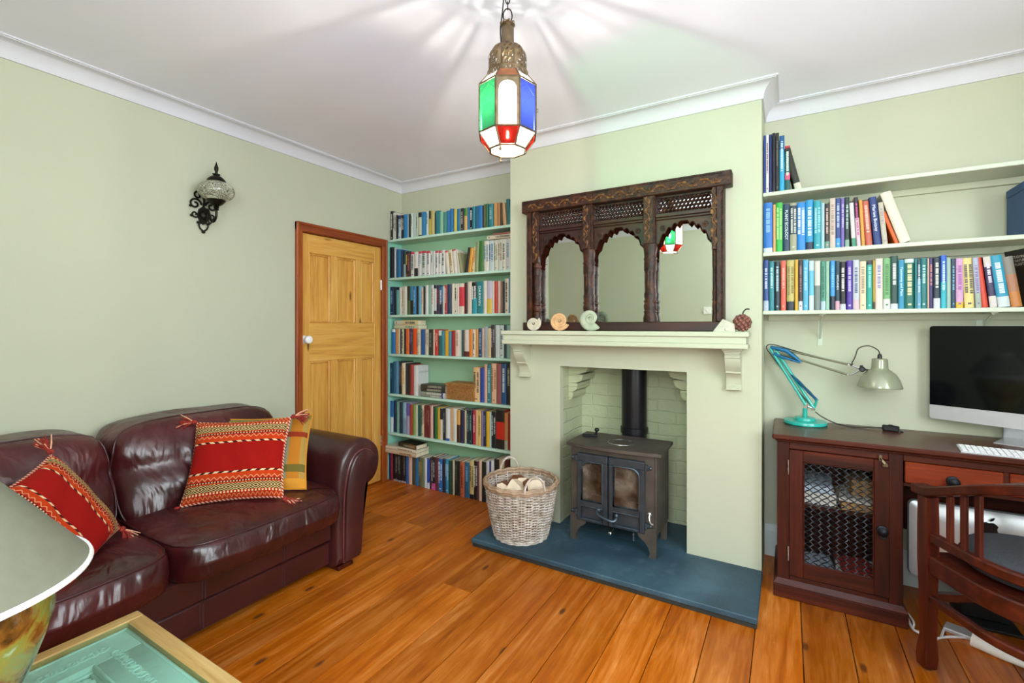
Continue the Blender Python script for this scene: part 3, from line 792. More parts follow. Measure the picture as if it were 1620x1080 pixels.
# books: left edge mm, thickness mm, height mm, cover colour, spine styling
BOOKS = {
 'L1': [
  (-2999, 33, 254, '15161a', 'td8d8d0'),
  (-2961, 45, 236, 'd8d4c8', 't6a6458'),
  (-2916, 11, 211, '1e2230', ''),
  (-2905, 41, 206, 'cfe0e6', 'T3a3560:.16 t506070'),
  (-2864, 35, 203, '1a1a2a', 'td0d0c8'),
  (-2829, 44, 204, '1f86c4', ''),
  (-2782, 10, 198, 'd5e5e0', ''),
  (-2772, 32, 201, '23281e', ''),
  (-2740, 25, 205, 'cfe0da', 't8a9a94'),
  (-2715, 27, 205, 'c9d8cf', ''),
  (-2688, 25, 199, 'b9cdb8', 't6a7a6a'),
  (-2663, 38, 202, 'cfd3b5', 'T20242a:.2 B20242a:.06'),
  (-2625, 45, 201, '2b83b8', ''),
  (-2577, 26, 204, 'd3e6e6', 't54788a'),
  (-2549, 24, 202, 'c6b33a', 'T35301a:.33'),
  (-2525, 39, 198, 'd2c27a', ''),
  (-2486, 11, 180, '2a2a30', ''),
  (-2475, 47, 191, '1f7f86', ''),
  (-2426, 29, 179, '8fc4a8', ''),
  (-2397, 41, 174, '4f9a8a', ''),
  (-2356, 31, 177, '2a78b0', ''),
  (-2325, 34, 189, '1f78b8', ''),
  (-2290, 31, 183, 'd4c04a', ''),
  (-2259, 32, 180, '1d7fb0', ''),
  (-2227, 11, 172, '8c9a8c', ''),
  (-2216, 30, 179, '1a1c1c', 'tb0b0a8'),
  (-2186, 30, 178, 'd8b070', 'T4c8a3a:.35'),
  (-2156, 22, 180, '1f7aa8', ''),
  (-2134, 30, 176, '14182a', 'te0e0e0'),
  (-2104, 25, 178, '2a8a9a', ''),
  (-2079, 23, 178, '1d5f7a', ''),
  (-2056, 45, 179, '2277b8', ''),
  (-2011, 10, 176, '1c2028', ''),
  (-2001, 22, 185, '7a7a4a', ''),
  (-1979, 24, 182, '2a6a4a', ''),
  (-1955, 41, 179, '2a8a96', 't9ad0d0'),
  (-1910, 34, 180, 'd9a868', ''),
  (-1876, 29, 176, 'c08850', ''),
  (-1847, 17, 173, '50402a', ''),
  (-1828, 31, 174, 'd8b080', 'L-5'),
  (-1790, 29, 198, '2a7a80', 'L-4'),
 ],
 'L2': [
  (-3022, 49, 268, '1a2228', ''),
  (-2973, 31, 263, 'c3ccd0', ''),
  (-2942, 25, 247, '1f5f8a', ''),
  (-2917, 44, 244, '2a82b8', ''),
  (-2873, 26, 234, '1d3d5a', ''),
  (-2847, 30, 224, '1a3a40', 'B9ab0b0:.5'),
  (-2817, 32, 218, '2a2620', 'td8c040'),
  (-2785, 33, 215, '302426', 'tc85a6a'),
  (-2752, 50, 210, 'd9dcd8', 'Tc84050:.1 t606468'),
  (-2702, 44, 206, 'e0e0da', 'B1c2026:.33'),
  (-2658, 33, 207, 'dcdedb', 'Td04858:.1 t7090a0'),
  (-2625, 53, 207, 'd5dad8', 'Tc84454:.09 t406a50'),
  (-2572, 42, 203, 'e4e4e0', 'Td04a58:.1 t70808a'),
  (-2530, 28, 198, 'dcdfda', 't8090a0'),
  (-2502, 23, 196, 'd0d6d2', ''),
  (-2479, 32, 197, 'e4e4de', 'Td0485a:.09 t505a68'),
  (-2447, 32, 197, 'e0e0da', 'Tc85060:.1 t808890'),
  (-2415, 39, 197, 'e0e2de', 't404448'),
  (-2362, 33, 191, 'e4dcc8', 'Td04a50:.08 L-6'),
  (-2325, 40, 193, 'e2d6bc', 'L-7 tb08840'),
  (-2285, 39, 195, 'e6e2d6', 'Tc85058:.07 L-7'),
  (-2246, 24, 182, 'dcd6c6', 'L-7'),
  (-2219, 24, 162, '9a9a72', 'L-10'),
  (-2179, 31, 197, '2a2a22', 'L9'),
  (-2145, 27, 190, 'e0a030', 'L8'),
  (-2116, 31, 198, 'e8d0a0', 'L6 td08a40'),
  (-2083, 32, 232, '8a9a6a', 'L3'),
  (-2039, 42, 237, '3f7a3a', ''),
  (-1995, 44, 230, 'e4e0d0', 't6a94a8'),
  (-1951, 44, 232, 'c8d8d8', 't3a6a98'),
  (-1907, 35, 231, 'e0dcc8', 't8a9a70'),
  (-1872, 39, 232, 'd8dcd0', 'tb09060'),
  (-1833, 34, 231, 'e2ded0', 't5a6a5a'),
  (-1799, 38, 232, 'd0d4d0', 't8098a0'),
 ],
 'L3': [
  (-2994, 49, 245, '163a5a', 't8ab0c8'),
  (-2945, 31, 242, '10202e', ''),
  (-2914, 28, 214, '5fa8a0', ''),
  (-2886, 29, 236, 'dfe2da', ''),
  (-2857, 32, 242, 'd8d8c6', 'tb0a060'),
  (-2825, 33, 241, 'dcdccc', ''),
  (-2792, 35, 243, '20281a', 'B4a6a3a:.5'),
  (-2757, 40, 241, '3a8ab0', 'B15181c:.5'),
  (-2717, 34, 237, '2a80b8', 't90c0e0'),
  (-2683, 29, 238, '15181c', ''),
  (-2654, 32, 237, '6ab0d0', ''),
  (-2622, 21, 226, 'd8d0b8', 'td08030'),
  (-2601, 21, 231, '1a1a1a', ''),
  (-2580, 31, 241, 'dfe6e2', ''),
  (-2549, 31, 239, '8ab8a8', ''),
  (-2518, 25, 240, 'd8dcd4', 'tb07060'),
  (-2493, 28, 239, '1f2a3a', 'Md8dcd8'),
  (-2465, 32, 237, '27304a', 'tb04050'),
  (-2433, 35, 225, '2a6a9a', 'B1e2a3a:.45 te0e0e0'),
  (-2398, 21, 226, 'e6e4e0', ''),
  (-2377, 27, 233, 'b83a36', 'te0c0b0'),
  (-2350, 36, 238, '1f3a5a', ''),
  (-2312, 29, 242, 'e0d8c4', ''),
  (-2283, 28, 240, 'e2dac8', 't1a1a1a'),
  (-2255, 22, 240, 'e2dccc', ''),
  (-2233, 51, 239, 'e6dcca', 'M:.12:.75:d83848'),
  (-2182, 26, 244, '3a2a20', ''),
  (-2156, 46, 250, 'e8d8c8', ''),
  (-2110, 46, 243, '2a98a8', 'T1a1c1c:.5 te8e8e8'),
  (-2064, 61, 244, '1f8088', 'W:DARWIN:e0ece4'),
  (-2003, 32, 249, 'e4dccc', ''),
  (-1971, 48, 247, 'e0c050', 'Tc8c0d8:.55'),
  (-1923, 23, 242, 'e2ddd0', ''),
  (-1900, 24, 240, 'd03a28', ''),
  (-1876, 27, 242, 'ecc8b8', ''),
  (-1849, 19, 239, '8a6a58', ''),
  (-1830, 20, 237, '2a2422', ''),
  (-1810, 32, 255, 'e6d8c4', 't3a3a3a'),
  (-1778, 21, 257, '6a8a98', ''),
 ],
 'L4': [
  (-2966, 45, 212, '2a80c8', 'Te0e8ec:.12'),
  (-2921, 23, 212, 'd08a4a', ''),
  (-2898, 29, 213, 'd8c8a8', ''),
  (-2869, 20, 213, '1e2a4a', ''),
  (-2849, 24, 213, 'c8c8a8', 't202020'),
  (-2825, 28, 213, '2a2420', ''),
  (-2797, 35, 214, 'e0662a', ''),
  (-2762, 35, 218, '38304a', 't8a80a0'),
  (-2727, 54, 218, 'e8571e', ''),
  (-2673, 34, 213, 'e0d4b4', 't6a8aa0'),
  (-2639, 50, 211, '1f5a9a', ''),
  (-2589, 40, 211, 'd8d0b8', 't9a9484'),
  (-2549, 47, 212, '2a3430', 't707a74'),
  (-2502, 21, 210, 'eec8b4', ''),
  (-2481, 32, 210, 'c8302a', 'te8c0b0'),
  (-2449, 39, 203, '1f6a6a', 'Td8e0dc:.2'),
  (-2410, 27, 200, '3a8a9a', ''),
  (-2383, 45, 204, 'e8b030', ''),
  (-2338, 26, 197, '4a90a8', ''),
  (-2312, 42, 201, 'a82a30', ''),
  (-2270, 43, 208, 'ecd8c8', 'tb09a8a'),
  (-2227, 20, 209, 'dce0d8', ''),
  (-2207, 19, 208, '3a4a44', ''),
  (-2188, 54, 208, 'ecdcd0', 'B6a2a2a:.2'),
  (-2134, 28, 214, 'ee8a2a', ''),
  (-2106, 31, 212, 'f0d8c8', 't4a7a4a'),
  (-2075, 24, 215, 'e0a050', ''),
  (-2051, 38, 222, '1f4a7a', 't90b0d0'),
  (-2013, 19, 222, 'e0c0a8', ''),
  (-1994, 33, 236, 'a8b0b4', ''),
  (-1961, 30, 222, 'e4cc9a', ''),
  (-1931, 39, 249, '3a3634', 'ta8a0b0'),
  (-1892, 36, 246, 'd8e4e0', ''),
  (-1856, 36, 246, 'd2ded8', 't5a7078'),
  (-1820, 29, 249, '2a4a44', ''),
  (-1791, 30, 246, '8ab0a8', ''),
 ],
 'L5': [
  (-3015, 42, 263, '12405a', 't4a8aa8'),
  (-2973, 33, 276, '2a6a90', ''),
  (-2940, 37, 277, '5a90b0', ''),
  (-2903, 46, 279, '1a2430', 't6a7a88'),
  (-2857, 40, 268, 'e8d8b4', 'td8a040'),
  (-2817, 35, 266, '2a3a4a', 'B5a2020:.1'),
  (-2782, 30, 267, '2a1a1a', ''),
  (-2752, 37, 257, 'a84038', ''),
  (-2715, 49, 252, 'dfe0e0', ''),
  (-2098, 62, 265, 'ecc08a', 't5a5a48'),
  (-2036, 41, 261, '2a4aa0', ''),
  (-1995, 26, 293, 'e0b09a', ''),
  (-1969, 36, 294, '2a7a84', 't9ad0d0'),
  (-1933, 49, 302, 'eec09a', 'tb08050'),
  (-1884, 43, 301, '9a5a58', ''),
  (-1841, 42, 303, '1f5a90', 'te0e8f0'),
  (-1799, 38, 304, '2a2a22', 'ta0a080'),
 ],
 'L6': [
  (-3022, 43, 267, '2f6ab0', 'Be4e6ea:.48'),
  (-2979, 41, 270, '163a4a', ''),
  (-2938, 52, 266, '8ac0b8', ''),
  (-2886, 29, 266, '1f3a4a', ''),
  (-2857, 50, 266, '8ab8cc', 'B7a9ab0:.5'),
  (-2807, 55, 262, '6a5ab0', 'Bb0a8c8:.6'),
  (-2752, 33, 255, 'a84a30', ''),
  (-2719, 31, 258, '8ab060', ''),
  (-2688, 20, 256, 'd8d8c0', ''),
  (-2668, 40, 255, '1f5a54', ''),
  (-2628, 32, 262, 'e4d4b0', 't5a4a3a'),
  (-2596, 33, 261, '7a2a2a', ''),
  (-2563, 33, 264, '6a2226', 'ta86a60'),
  (-2530, 28, 263, 'e8b8a8', ''),
  (-2502, 23, 258, '2a3a3a', ''),
  (-2479, 28, 257, '2a7a3a', ''),
  (-2451, 23, 256, 'd8a830', ''),
  (-2428, 31, 251, 'e8e0d0', 'T1f2a3a:.35'),
  (-2397, 32, 254, '22282a', 't707a80'),
  (-2365, 40, 257, 'e4e6e4', 'B3a6ac0:.08'),
  (-2325, 31, 264, 'e0b888', ''),
  (-2294, 39, 263, 'e2ddd0', ''),
  (-2255, 35, 256, 'e0a850', 'B4a3020:.55'),
  (-2220, 38, 256, '2a2a4a', ''),
  (-2182, 17, 255, 'd8c8a0', ''),
  (-2165, 30, 261, '1f3a40', 't7a9aa0'),
  (-2135, 27, 264, '20343a', 't7a9a90'),
  (-2108, 31, 266, 'b03048', 'te0a0a8'),
  (-2077, 29, 269, 'ecc88a', ''),
  (-2048, 24, 268, 'e8c068', 't5a5a30'),
  (-2024, 21, 267, '8a7aa0', ''),
  (-2003, 24, 266, '24243a', 't8a98b8'),
  (-1979, 32, 268, 'e8b828', ''),
  (-1947, 16, 267, 'b8d8d8', ''),
  (-1931, 43, 270, '1f2424', 'tc0c8c0'),
  (-1888, 74, 289, '26221e', 'M:.3:.75:d83020'),
  (-1814, 30, 274, 'd08a50', 'Bb8b8a0:.25'),
  (-1784, 27, 264, '9a2a30', ''),
 ],
 'L7': [
  (-2987, 26, 248, '27306a', ''),
  (-2961, 23, 248, 'a82a4a', ''),
  (-2938, 32, 236, '16171a', 'Bb8b8b8:.05'),
  (-2906, 32, 241, '18181a', 't8a8a88 Bb8b8b8:.05'),
  (-2874, 32, 244, '161618', 't8a8a88 Bb8b8b8:.05'),
  (-2842, 31, 246, '16171a', 'Bb8b8b8:.05'),
  (-2811, 30, 249, '18191b', 't8a8a88 Bb8b8b8:.05'),
  (-2781, 32, 232, '2f6ab0', ''),
  (-2749, 36, 229, 'e0b8a8', ''),
  (-2713, 34, 235, '4a4a30', ''),
  (-2679, 39, 240, '2a6ea0', ''),
  (-2640, 39, 238, '6a6a4a', 'tb09a50'),
  (-2601, 28, 239, '7a8a6a', ''),
  (-2573, 28, 240, 'dfe8f0', ''),
  (-2545, 28, 244, '2a50b0', 'Be0e4ea:.2'),
  (-2517, 19, 256, '4a3030', ''),
  (-2498, 41, 266, '26222a', 'Bd050a0:.2 tb0b0b8'),
  (-2457, 32, 264, '6a3038', ''),
  (-2425, 46, 262, '2a78c8', 'te0f0f8'),
  (-2379, 26, 268, '1f2a3a', ''),
  (-2353, 36, 269, '3aa0d0', 'tc0e8f8'),
  (-2317, 22, 262, '1f4a3a', ''),
  (-2295, 22, 266, '25503c', ''),
  (-2273, 15, 265, 'd8c8b0', ''),
  (-2258, 28, 268, '20281e', 't5a6a50'),
  (-2230, 26, 272, '1c241e', ''),
  (-2204, 42, 270, 'c86a48', 't7a2a20'),
  (-2162, 47, 273, '2a6a90', 't70a8c8'),
  (-2115, 41, 290, 'd8c080', 'B1a1a20:.12 t7a6a40'),
  (-2074, 37, 293, '1a1a1c', 'te0e0d8'),
  (-2037, 12, 296, '7a3a3a', ''),
  (-2025, 27, 306, 'e8d0b8', ''),
  (-1998, 42, 301, '1c2420', ''),
  (-1956, 31, 313, 'dfe0e4', ''),
  (-1925, 16, 316, '2a3a80', ''),
  (-1909, 24, 326, 'e8e8ea', ''),
  (-1885, 46, 338, '2a2622', ''),
  (-1839, 46, 344, 'd8c8a0', ''),
  (-1793, 38, 350, '5a2a22', ''),
 ],
 'R1': [
  (-123, 12, 320, '2a4a9a', 'te0e0e8'),
  (-111, 15, 319, 'e4e4ea', 't8a5a70'),
  (-96, 16, 320, '1f2f6a', ''),
  (-80, 16, 322, '141a2a', ''),
  (-64, 18, 320, '2a2c2a', 't6a6a60'),
  (-45, 25, 302, '2aa8d8', 'T1f5f9a:.25 td0e8f8'),
  (-19, 26, 241, '1f5a5a', 'Tc83040:.07 td8e8e0 M:.6:.75:d85a80'),
  (29, 33, 229, '2a2a24', 'L-13 Bd8d4c0:.15'),
 ],
 'R2': [
  (-122, 45, 273, '2a7ad0', 'Bd8e4ec:.1 t8ac0f0'),
  (-75, 14, 259, 'e8b070', ''),
  (-61, 33, 266, '3ab84a', 'tb8e890'),
  (-28, 34, 255, '1f3a5a', 'W:PLANT_ECOLOGY:d8e0e8'),
  (6, 33, 254, 'a8a48a', 'M:.05:.65:2a3a4a td0d0c8'),
  (39, 40, 255, '2a8ade', 'te8f4ff'),
  (79, 37, 263, '2a9ad4', 'B1a2a4a:.16 td8f0ff'),
  (116, 33, 252, '2aa4b4', 'ta0dce0'),
  (149, 15, 238, 'a8d0d8', ''),
  (164, 21, 233, '2a2622', 'B6a9a8a:.16 td0a898'),
  (185, 25, 255, 'd8c8b8', 'ta89484'),
  (210, 23, 255, '2f4a8a', 'B3aa0e0:.2 tb8c8e8'),
  (233, 16, 252, '7a6ab8', 'td0c8f0'),
  (249, 19, 253, '1f3a34', 'B8ab09a:.15 tb0d0c8'),
  (278, 19, 227, 'e4e0dc', 'B4a9a7a:.2 L-3'),
  (298, 18, 252, 'e0c8d0', 'T2a2030:.42 td04a98 L-3'),
  (317, 15, 235, 'e0a040', 'L-3'),
  (334, 29, 228, 'c8644c', 'te8c0b0 L-4'),
  (366, 31, 242, '1f3a7a', 'W:Marine_Botany:e8eef8 L-5'),
  (399, 22, 211, 'c4c0ac', 'tb09aa0 L-5'),
 ],
 'R3': [
  (-120, 26, 276, '1f4a90', 'tc8d8f0 Bb8c8dc:.2'),
  (-92, 25, 267, '2a8a94', 'tb8e0e0'),
  (-65, 25, 265, '12303a', 'tb0d0d8'),
  (-36, 25, 267, 'e8624e', 'tf0a898'),
  (-8, 36, 268, 'c8b868', 'B232a3c:.18 t8a7c3a'),
  (30, 16, 269, 'e8b030', ''),
  (47, 19, 264, '3a1f28', 'Bd8dce0:.18 t9a6a70'),
  (67, 26, 265, '5ab4d8', 'ta0d8f0'),
  (95, 23, 258, '6ac4e4', 'Tc8e8f0:.2 Bd0e0e4:.3'),
  (119, 27, 255, 'd8d8cc', 'B7a8a84:.5'),
  (147, 22, 253, '4a9a80', 'Bb8d0dc:.18 t2a6a58'),
  (169, 16, 251, '9ac8ac', ''),
  (188, 21, 252, '3a9ee0', 'B182438:.28 t7ac8f8'),
  (209, 20, 250, '163a4a', 'W:WETLANDS:e8f0f0 Bd8a8b8:.18'),
  (229, 25, 244, '12181f', 'te0e0e0 Bd0d4d8:.12'),
  (256, 25, 247, '4a2aa0', 'td0c0f0'),
  (282, 27, 249, 'c8d0d8', 't5a6a90 Bd8c0c8:.2'),
  (310, 27, 241, 'ecdcb8', 'ta89a78'),
  (338, 24, 236, '1fa898', 'T1c2a40:.06 t8ae0d0'),
  (362, 10, 242, 'b89a20', 'B3a3010:.15'),
  (372, 30, 249, 'f0e0d0', 't8a8ac0'),
  (403, 29, 249, '7ab87a', 'Be0e4dc:.2 t4a8a4a'),
  (431, 29, 257, '1c4a40', 'te0e8e4 Bd8dce0:.1'),
  (461, 23, 236, '2a94b8', 'W:Taxonomy_and_Plant:d8f4fa'),
  (484, 37, 240, '157060', 'Td0e0d8:.08 te8e4b0'),
  (521, 8, 239, '2a8a90', ''),
  (529, 14, 234, '6aa8c8', 'T1a4a5a:.4 td8e8f0'),
  (543, 24, 239, '0f7a78', 'tb8e4e0'),
  (569, 5, 235, 'e0b8a0', ''),
  (574, 14, 237, '3a2a6a', 'te09080'),
  (588, 25, 237, '16303e', 'te0e0d8 Bd8dce0:.2'),
  (614, 20, 246, '2ab8c8', 'T2a68d8:.5 tc8e8ff'),
  (635, 16, 234, 'a0c0b0', ''),
  (652, 15, 229, '23405a', 't7ab0d0'),
  (668, 27, 229, 'd8a8d0', 'Be8c030:.12 ta860b0'),
  (697, 35, 231, 'ecd888', 't5a5a50 L-2'),
  (733, 21, 230, 'b0b8d0', 'Ba8b8a8:.3 t8a7aa8 L-3'),
  (755, 23, 229, 'd84020', 'L-6'),
  (779, 26, 231, '3a2f5a', 'Te0d8cc:.2 Be4dcd4:.22 te0d8e8 L-6'),
  (806, 41, 234, '2aa0c0', 'te0f4f8 Bd8e4e4:.2 L-7'),
  (848, 36, 225, 'b07a58', 'T8a8478:.35 Bc88038 L-8'),
 ],
}
# ------------------------------------------------------------------ shelves
LS = [2.075, 1.745, 1.425, 1.09, .745, .41]
ordn = ['first', 'second', 'third', 'fourth', 'fifth', 'sixth', 'seventh', 'eighth', 'ninth', 'tenth', '11th', '12th', '13th', '14th', '15th', '16th', '17th', '18th', '19th', '20th']
def nth(i): return ordn[i-1] if i <= len(ordn) else '%d%s' % (i, {1: 'st', 2: 'nd', 3: 'rd'}.get(i % 10, 'th'))
for i, z in enumerate(LS):
    mb = MB(); mb.box(XL+.0075, CX0-.001, 2.926, YB-.0045, z-.02, z, .0025)
    o = mb.build('alcove_shelf', M['shelf'], org=((XL+CX0)/2, 3.0, z-.02))
    tag(o, ['top pale aqua shelf in the book alcove beside the pine door', 'second pale aqua shelf down in the alcove beside the pine door', 'third pale aqua shelf down, at eye level beside the pine door',
            'fourth pale aqua shelf down, ending behind the mantelpiece end', 'fifth pale aqua shelf down, carrying the wicker box', 'lowest pale aqua shelf beside the pine door, above the floor books'][i], 'shelf', 'shelves beside the pine door')
RS = [2.05, 1.727, 1.412]
for i, z in enumerate(RS):
    mb = MB(); mb.box(CX1+.001, XR-.001, 2.86, YB-.0005, z-.02, z, .0025)
    root = mb.build('desk_shelf', M['shelfr'], org=(.7, 2.98, z-.02))
    tag(root, ['highest pale green shelf over the desk, nearly empty', 'middle pale green shelf over the desk, with half a row of books', 'lowest pale green shelf over the desk, full of books'][i], 'shelf', 'shelves over the desk')
    mb = MB(); mb.box(CX1+.02, XR-.02, YB-.022, YB-.0008, z-.052, z-.0202, .002)
    mb.build('batten', M['wall'], root)
    if i == 2:
        for bx in (.155, .80):
            mb = MB(); mb.box(bx-.012, bx+.012, YB-.004, YB-.0008, z-.19, z-.053, .001); mb.box(bx-.012, bx+.012, 2.90, YB-.004, z-.0242, z-.0202)
            mb.tube([(bx, YB-.006, z-.15), (bx, 2.99, z-.05), (bx, 2.92, z-.026)], .005, 6)
            mb.build('bracket', M['shelfr'], root)

# ------------------------------------------------------------------ books
def mix3(a, b, f): return tuple(x*(1-f)+y*f for x, y in zip(a, b))
def hsvname(c):
    import colorsys
    r, g, b = [int(c[i:i+2], 16)/255 for i in (0, 2, 4)]
    h, s, v = colorsys.rgb_to_hsv(r, g, b); h *= 360
    if v < .24: return 'black'
    if s < .14: return 'white' if v > .78 else ('grey' if v > .35 else 'charcoal')
    if 20 <= h < 75 and s < .32 and v > .7: return 'cream'
    if h < 14 or h >= 342: return 'dark red' if v < .55 else ('pink' if s < .4 else 'red')
    if h < 42: return 'brown' if v < .62 else ('peach' if s < .42 and v > .8 else ('orange' if s > .72 else 'tan'))
    if h < 66: return 'olive' if v < .65 else 'yellow'
    if h < 165: return 'dark green' if v < .4 else ('pale green' if s < .35 else 'green')
    if h < 195: return 'dark teal' if v < .42 else ('pale blue' if s < .35 else 'teal')
    if h < 250: return 'navy' if v < .48 else ('light blue' if s < .42 else 'blue')
    if h < 342: return 'purple' if v < .8 or s > .3 else 'lilac'
    return 'grey'
def make_book(T, H, D, color, bands, marks, word, rb, name='book'):
    """local frame: spine face at y=0 looking to -y, base at z=0, centred on x"""
    base = lin(color); mb = MB(); g = .0018
    hw = T/2
    cuts = sorted(set([0, 1]+[round(x, 3) for b in bands for x in b[:2]]))
    def colat(f):
        c = base
        for a, b, cc in bands:
            if a <= f <= b: c = cc
        return c
    bulge = min(.006, T*.16)
    prof = [(-hw, bulge), (-hw*.72, bulge*.35), (-hw*.3, 0), (hw*.3, 0), (hw*.72, bulge*.35), (hw, bulge)]
    for a, b in zip(cuts[:-1], cuts[1:]):
        c = colat((a+b)/2)
        vs = [(x, y, a*H) for x, y in prof]+[(x, y, b*H) for x, y in prof]
        n = len(prof)
        mb.add(vs, [(i, i+1, n+i+1, n+i) for i in range(n-1)], col=c)
    # spine inner face + boards
    mb.add([(x, y, 0) for x, y in prof]+[(hw-g, bulge+.003, 0), (-hw+g, bulge+.003, 0)], [(0,1,2,3,4,5,6,7)], col=base)
    mb.add([(x, y, H) for x, y in prof]+[(hw-g, bulge+.003, H), (-hw+g, bulge+.003, H)], [(7,6,5,4,3,2,1,0)], col=base)
    for s in (-1, 1):
        x0, x1 = (-hw, -hw+g) if s < 0 else (hw-g, hw)
        mb.box(x0, x1, bulge, D, 0, H, col=colat(.5))
    if marks and T > .012:
        c = lin(marks)
        two = T > .03 and rb.random() < .5
        for off in ((-.24, .24) if two else (0,)):
            z = H*rb.uniform(.84, .9); zend = H*rb.uniform(.25, .5)
            wdt = T*(.15 if two else .22)
            while z > zend:
                L = rb.uniform(.003, .009)
                mb.add([(off*T-wdt, -.0005, z-L), (off*T+wdt, -.0005, z-L), (off*T+wdt, -.0005, z), (off*T-wdt, -.0005, z)], [(0,1,2,3)], col=c)
                z -= L+(rb.uniform(.0012, .002) if rb.random() > .2 else .006)
        if rb.random() < .5:
            z = H*.07; mb.add([(-T*.18, -.0005, z), (T*.18, -.0005, z), (T*.18, -.0005, z+.008), (-T*.18, -.0005, z+.008)], [(0,1,2,3)], col=c)
    o = mb.build(name, M['book'], smooth=30, recalc=False)
    pg = MB(); pg.box(-hw+g+.0002, hw-g-.0002, bulge+.0032, D-.004, .003, H-.003)
    pg.build('pages', M['paper'], o, smooth=0)
    if word:
        body, wc = word
        me = text_mesh(body, min(T*.62, .03))
        xs = [v.co.x for v in me.vertices]; L = max(xs)-min(xs)
        k = min(1.25, H*.62/max(L, 1e-3))
        me.transform(Matrix.Translation((0, -.0008, H*.56)) @ Matrix.Rotation(PI/2, 4, 'X') @ Matrix.Rotation(-PI/2, 4, 'Z') @ Matrix.Diagonal((k, min(k, 1.0), 1, 1)))
        mt = wordmat(wc); me.materials.append(mt)
        t = bpy.data.objects.new('spine_title', me); COL.objects.link(t); t.parent = o
        t['label'] = 'title lettering down the spine'
    return o
_wm = {}
def wordmat(c):
    if c not in _wm: _wm[c] = plain('spine_ink_'+c, c, .5, 0, .02)
    return _wm[c]
def parse(style):
    bands = []; marks = None; word = None; lean = 0
    for s in style.split():
        k, r = s[0], s[1:]
        if k == 't': marks = r
        elif k == 'T': c, f = (r.split(':')+['.3'])[:2]; bands.append((1-float(f), 1, lin(c)))
        elif k == 'B': c, f = (r.split(':')+['.3'])[:2]; bands.append((0, float(f), lin(c)))
        elif k == 'M':
            p = r.split(':')
            if len(p) >= 4: bands.append((1-float(p[2]), 1-float(p[1]), lin(p[3])))
            else: bands.append((.12, .88, lin(p[-1])))
        elif k == 'W': b, c = r[1:].split(':'); word = (b.replace('_', ' '), c)
        elif k == 'L': lean = float(r)
    return bands, marks, word, lean
rowname = {'L1': ('top shelf beside the door', 'door'), 'L2': ('second shelf beside the door', 'door'), 'L3': ('third shelf beside the door', 'door'), 'L4': ('fourth shelf beside the door', 'door'),
           'L5': ('wicker box shelf', 'door'), 'L6': ('lowest alcove shelf', 'door'), 'L7': ('floor under the alcove shelves', 'door'),
           'R1': ('top shelf over the desk', 'chimney'), 'R2': ('middle shelf over the desk', 'chimney'), 'R3': ('lowest shelf over the desk', 'chimney')}
grp = {'L1': 'books on the top alcove shelf', 'L2': 'books on the second alcove shelf', 'L3': 'books on the third alcove shelf', 'L4': 'books on the fourth alcove shelf', 'L5': 'books on the wicker box shelf',
       'L6': 'books on the lowest alcove shelf', 'L7': 'books standing on the floor', 'R1': 'books on the top desk shelf', 'R2': 'books on the middle desk shelf', 'R3': 'books on the lowest desk shelf'}
BZ = dict(L1=LS[0], L2=LS[1], L3=LS[2], L4=LS[3], L5=LS[4], L6=LS[5], L7=0, R1=RS[0], R2=RS[1], R3=RS[2])
rb = random.Random(11)
for key, rows in BOOKS.items():
    left = key[0] == 'L'
    z0 = BZ[key]+.0006
    yf = 2.945 if left else 2.885
    xmin = (XL+.009) if left else (CX1+.003)
    x_first = rows[0][0]/1000
    for i, (x, w, h, col, sty) in enumerate(rows):
        bands, marks, word, lean = parse(sty)
        xa = x/1000; xb = (x+w)/1000
        # squeeze the first few so that the row starts at the side wall
        if xa < xmin+.25 and x_first < xmin:
            f = (xmin+.25-xa)/(xmin+.25-x_first); xa += f*(xmin-x_first)
            fb = max(0, (xmin+.25-xb)/(xmin+.25-x_first)); xb += fb*(xmin-x_first)
        T = max(.006, (xb-xa)-.0012); H = h/1000
        dmax = (YB-.006-yf) if left else (YB-.006-yf)
        D = min(dmax-.012, max(.10, min(H*.72, .15) + rb.uniform(-.012, .012))) if left else min(dmax-.01, .16+rb.uniform(-.01, .02))
        if lean:
            a = math.radians(abs(lean)); T = max(.006, T/math.cos(a)*.97); H = H/math.cos(a)*.985
        o = make_book(T, H, D, col, bands, marks, word, rb)
        dy = rb.uniform(-.004, .008)
        if key == 'L7': dy = -.012+rb.uniform(-.004, .004)-.02*(i/len(rows))
        xc = (xa+xb)/2
        if lean:
            a = math.radians(lean); o.rotation_euler = (0, a, 0)
            # keep the lower corner on the shelf
            o.location = (xc, yf+dy, z0+abs(math.sin(a))*T/2)
        else: o.location = (xc, yf+dy, z0)
        size = 'thick' if T > .036 else ('thin' if T < .018 else '')
        ex = ''
        if word: ex = ' titled '+word[0].capitalize()
        elif bands and bands[0][1] == 1: ex = ' with coloured top'
        elif lean: ex = ' leaning'
        nm = hsvname(col)
        lb = ' '.join(('%s %s book%s, %s from the %s on %s' % (size, nm, ex, nth(i+1), rowname[key][1], rowname[key][0])).split())
        if len(lb.split()) > 16: lb = ' '.join(('%s book%s, %s from the %s on %s' % (nm, ex, nth(i+1), rowname[key][1], rowname[key][0])).split())
        if len(lb.split()) > 16: lb = ' '.join(('%s book, %s from the %s on %s' % (nm, nth(i+1), rowname[key][1], rowname[key][0])).split())
        tag(o, lb, 'book', grp[key])

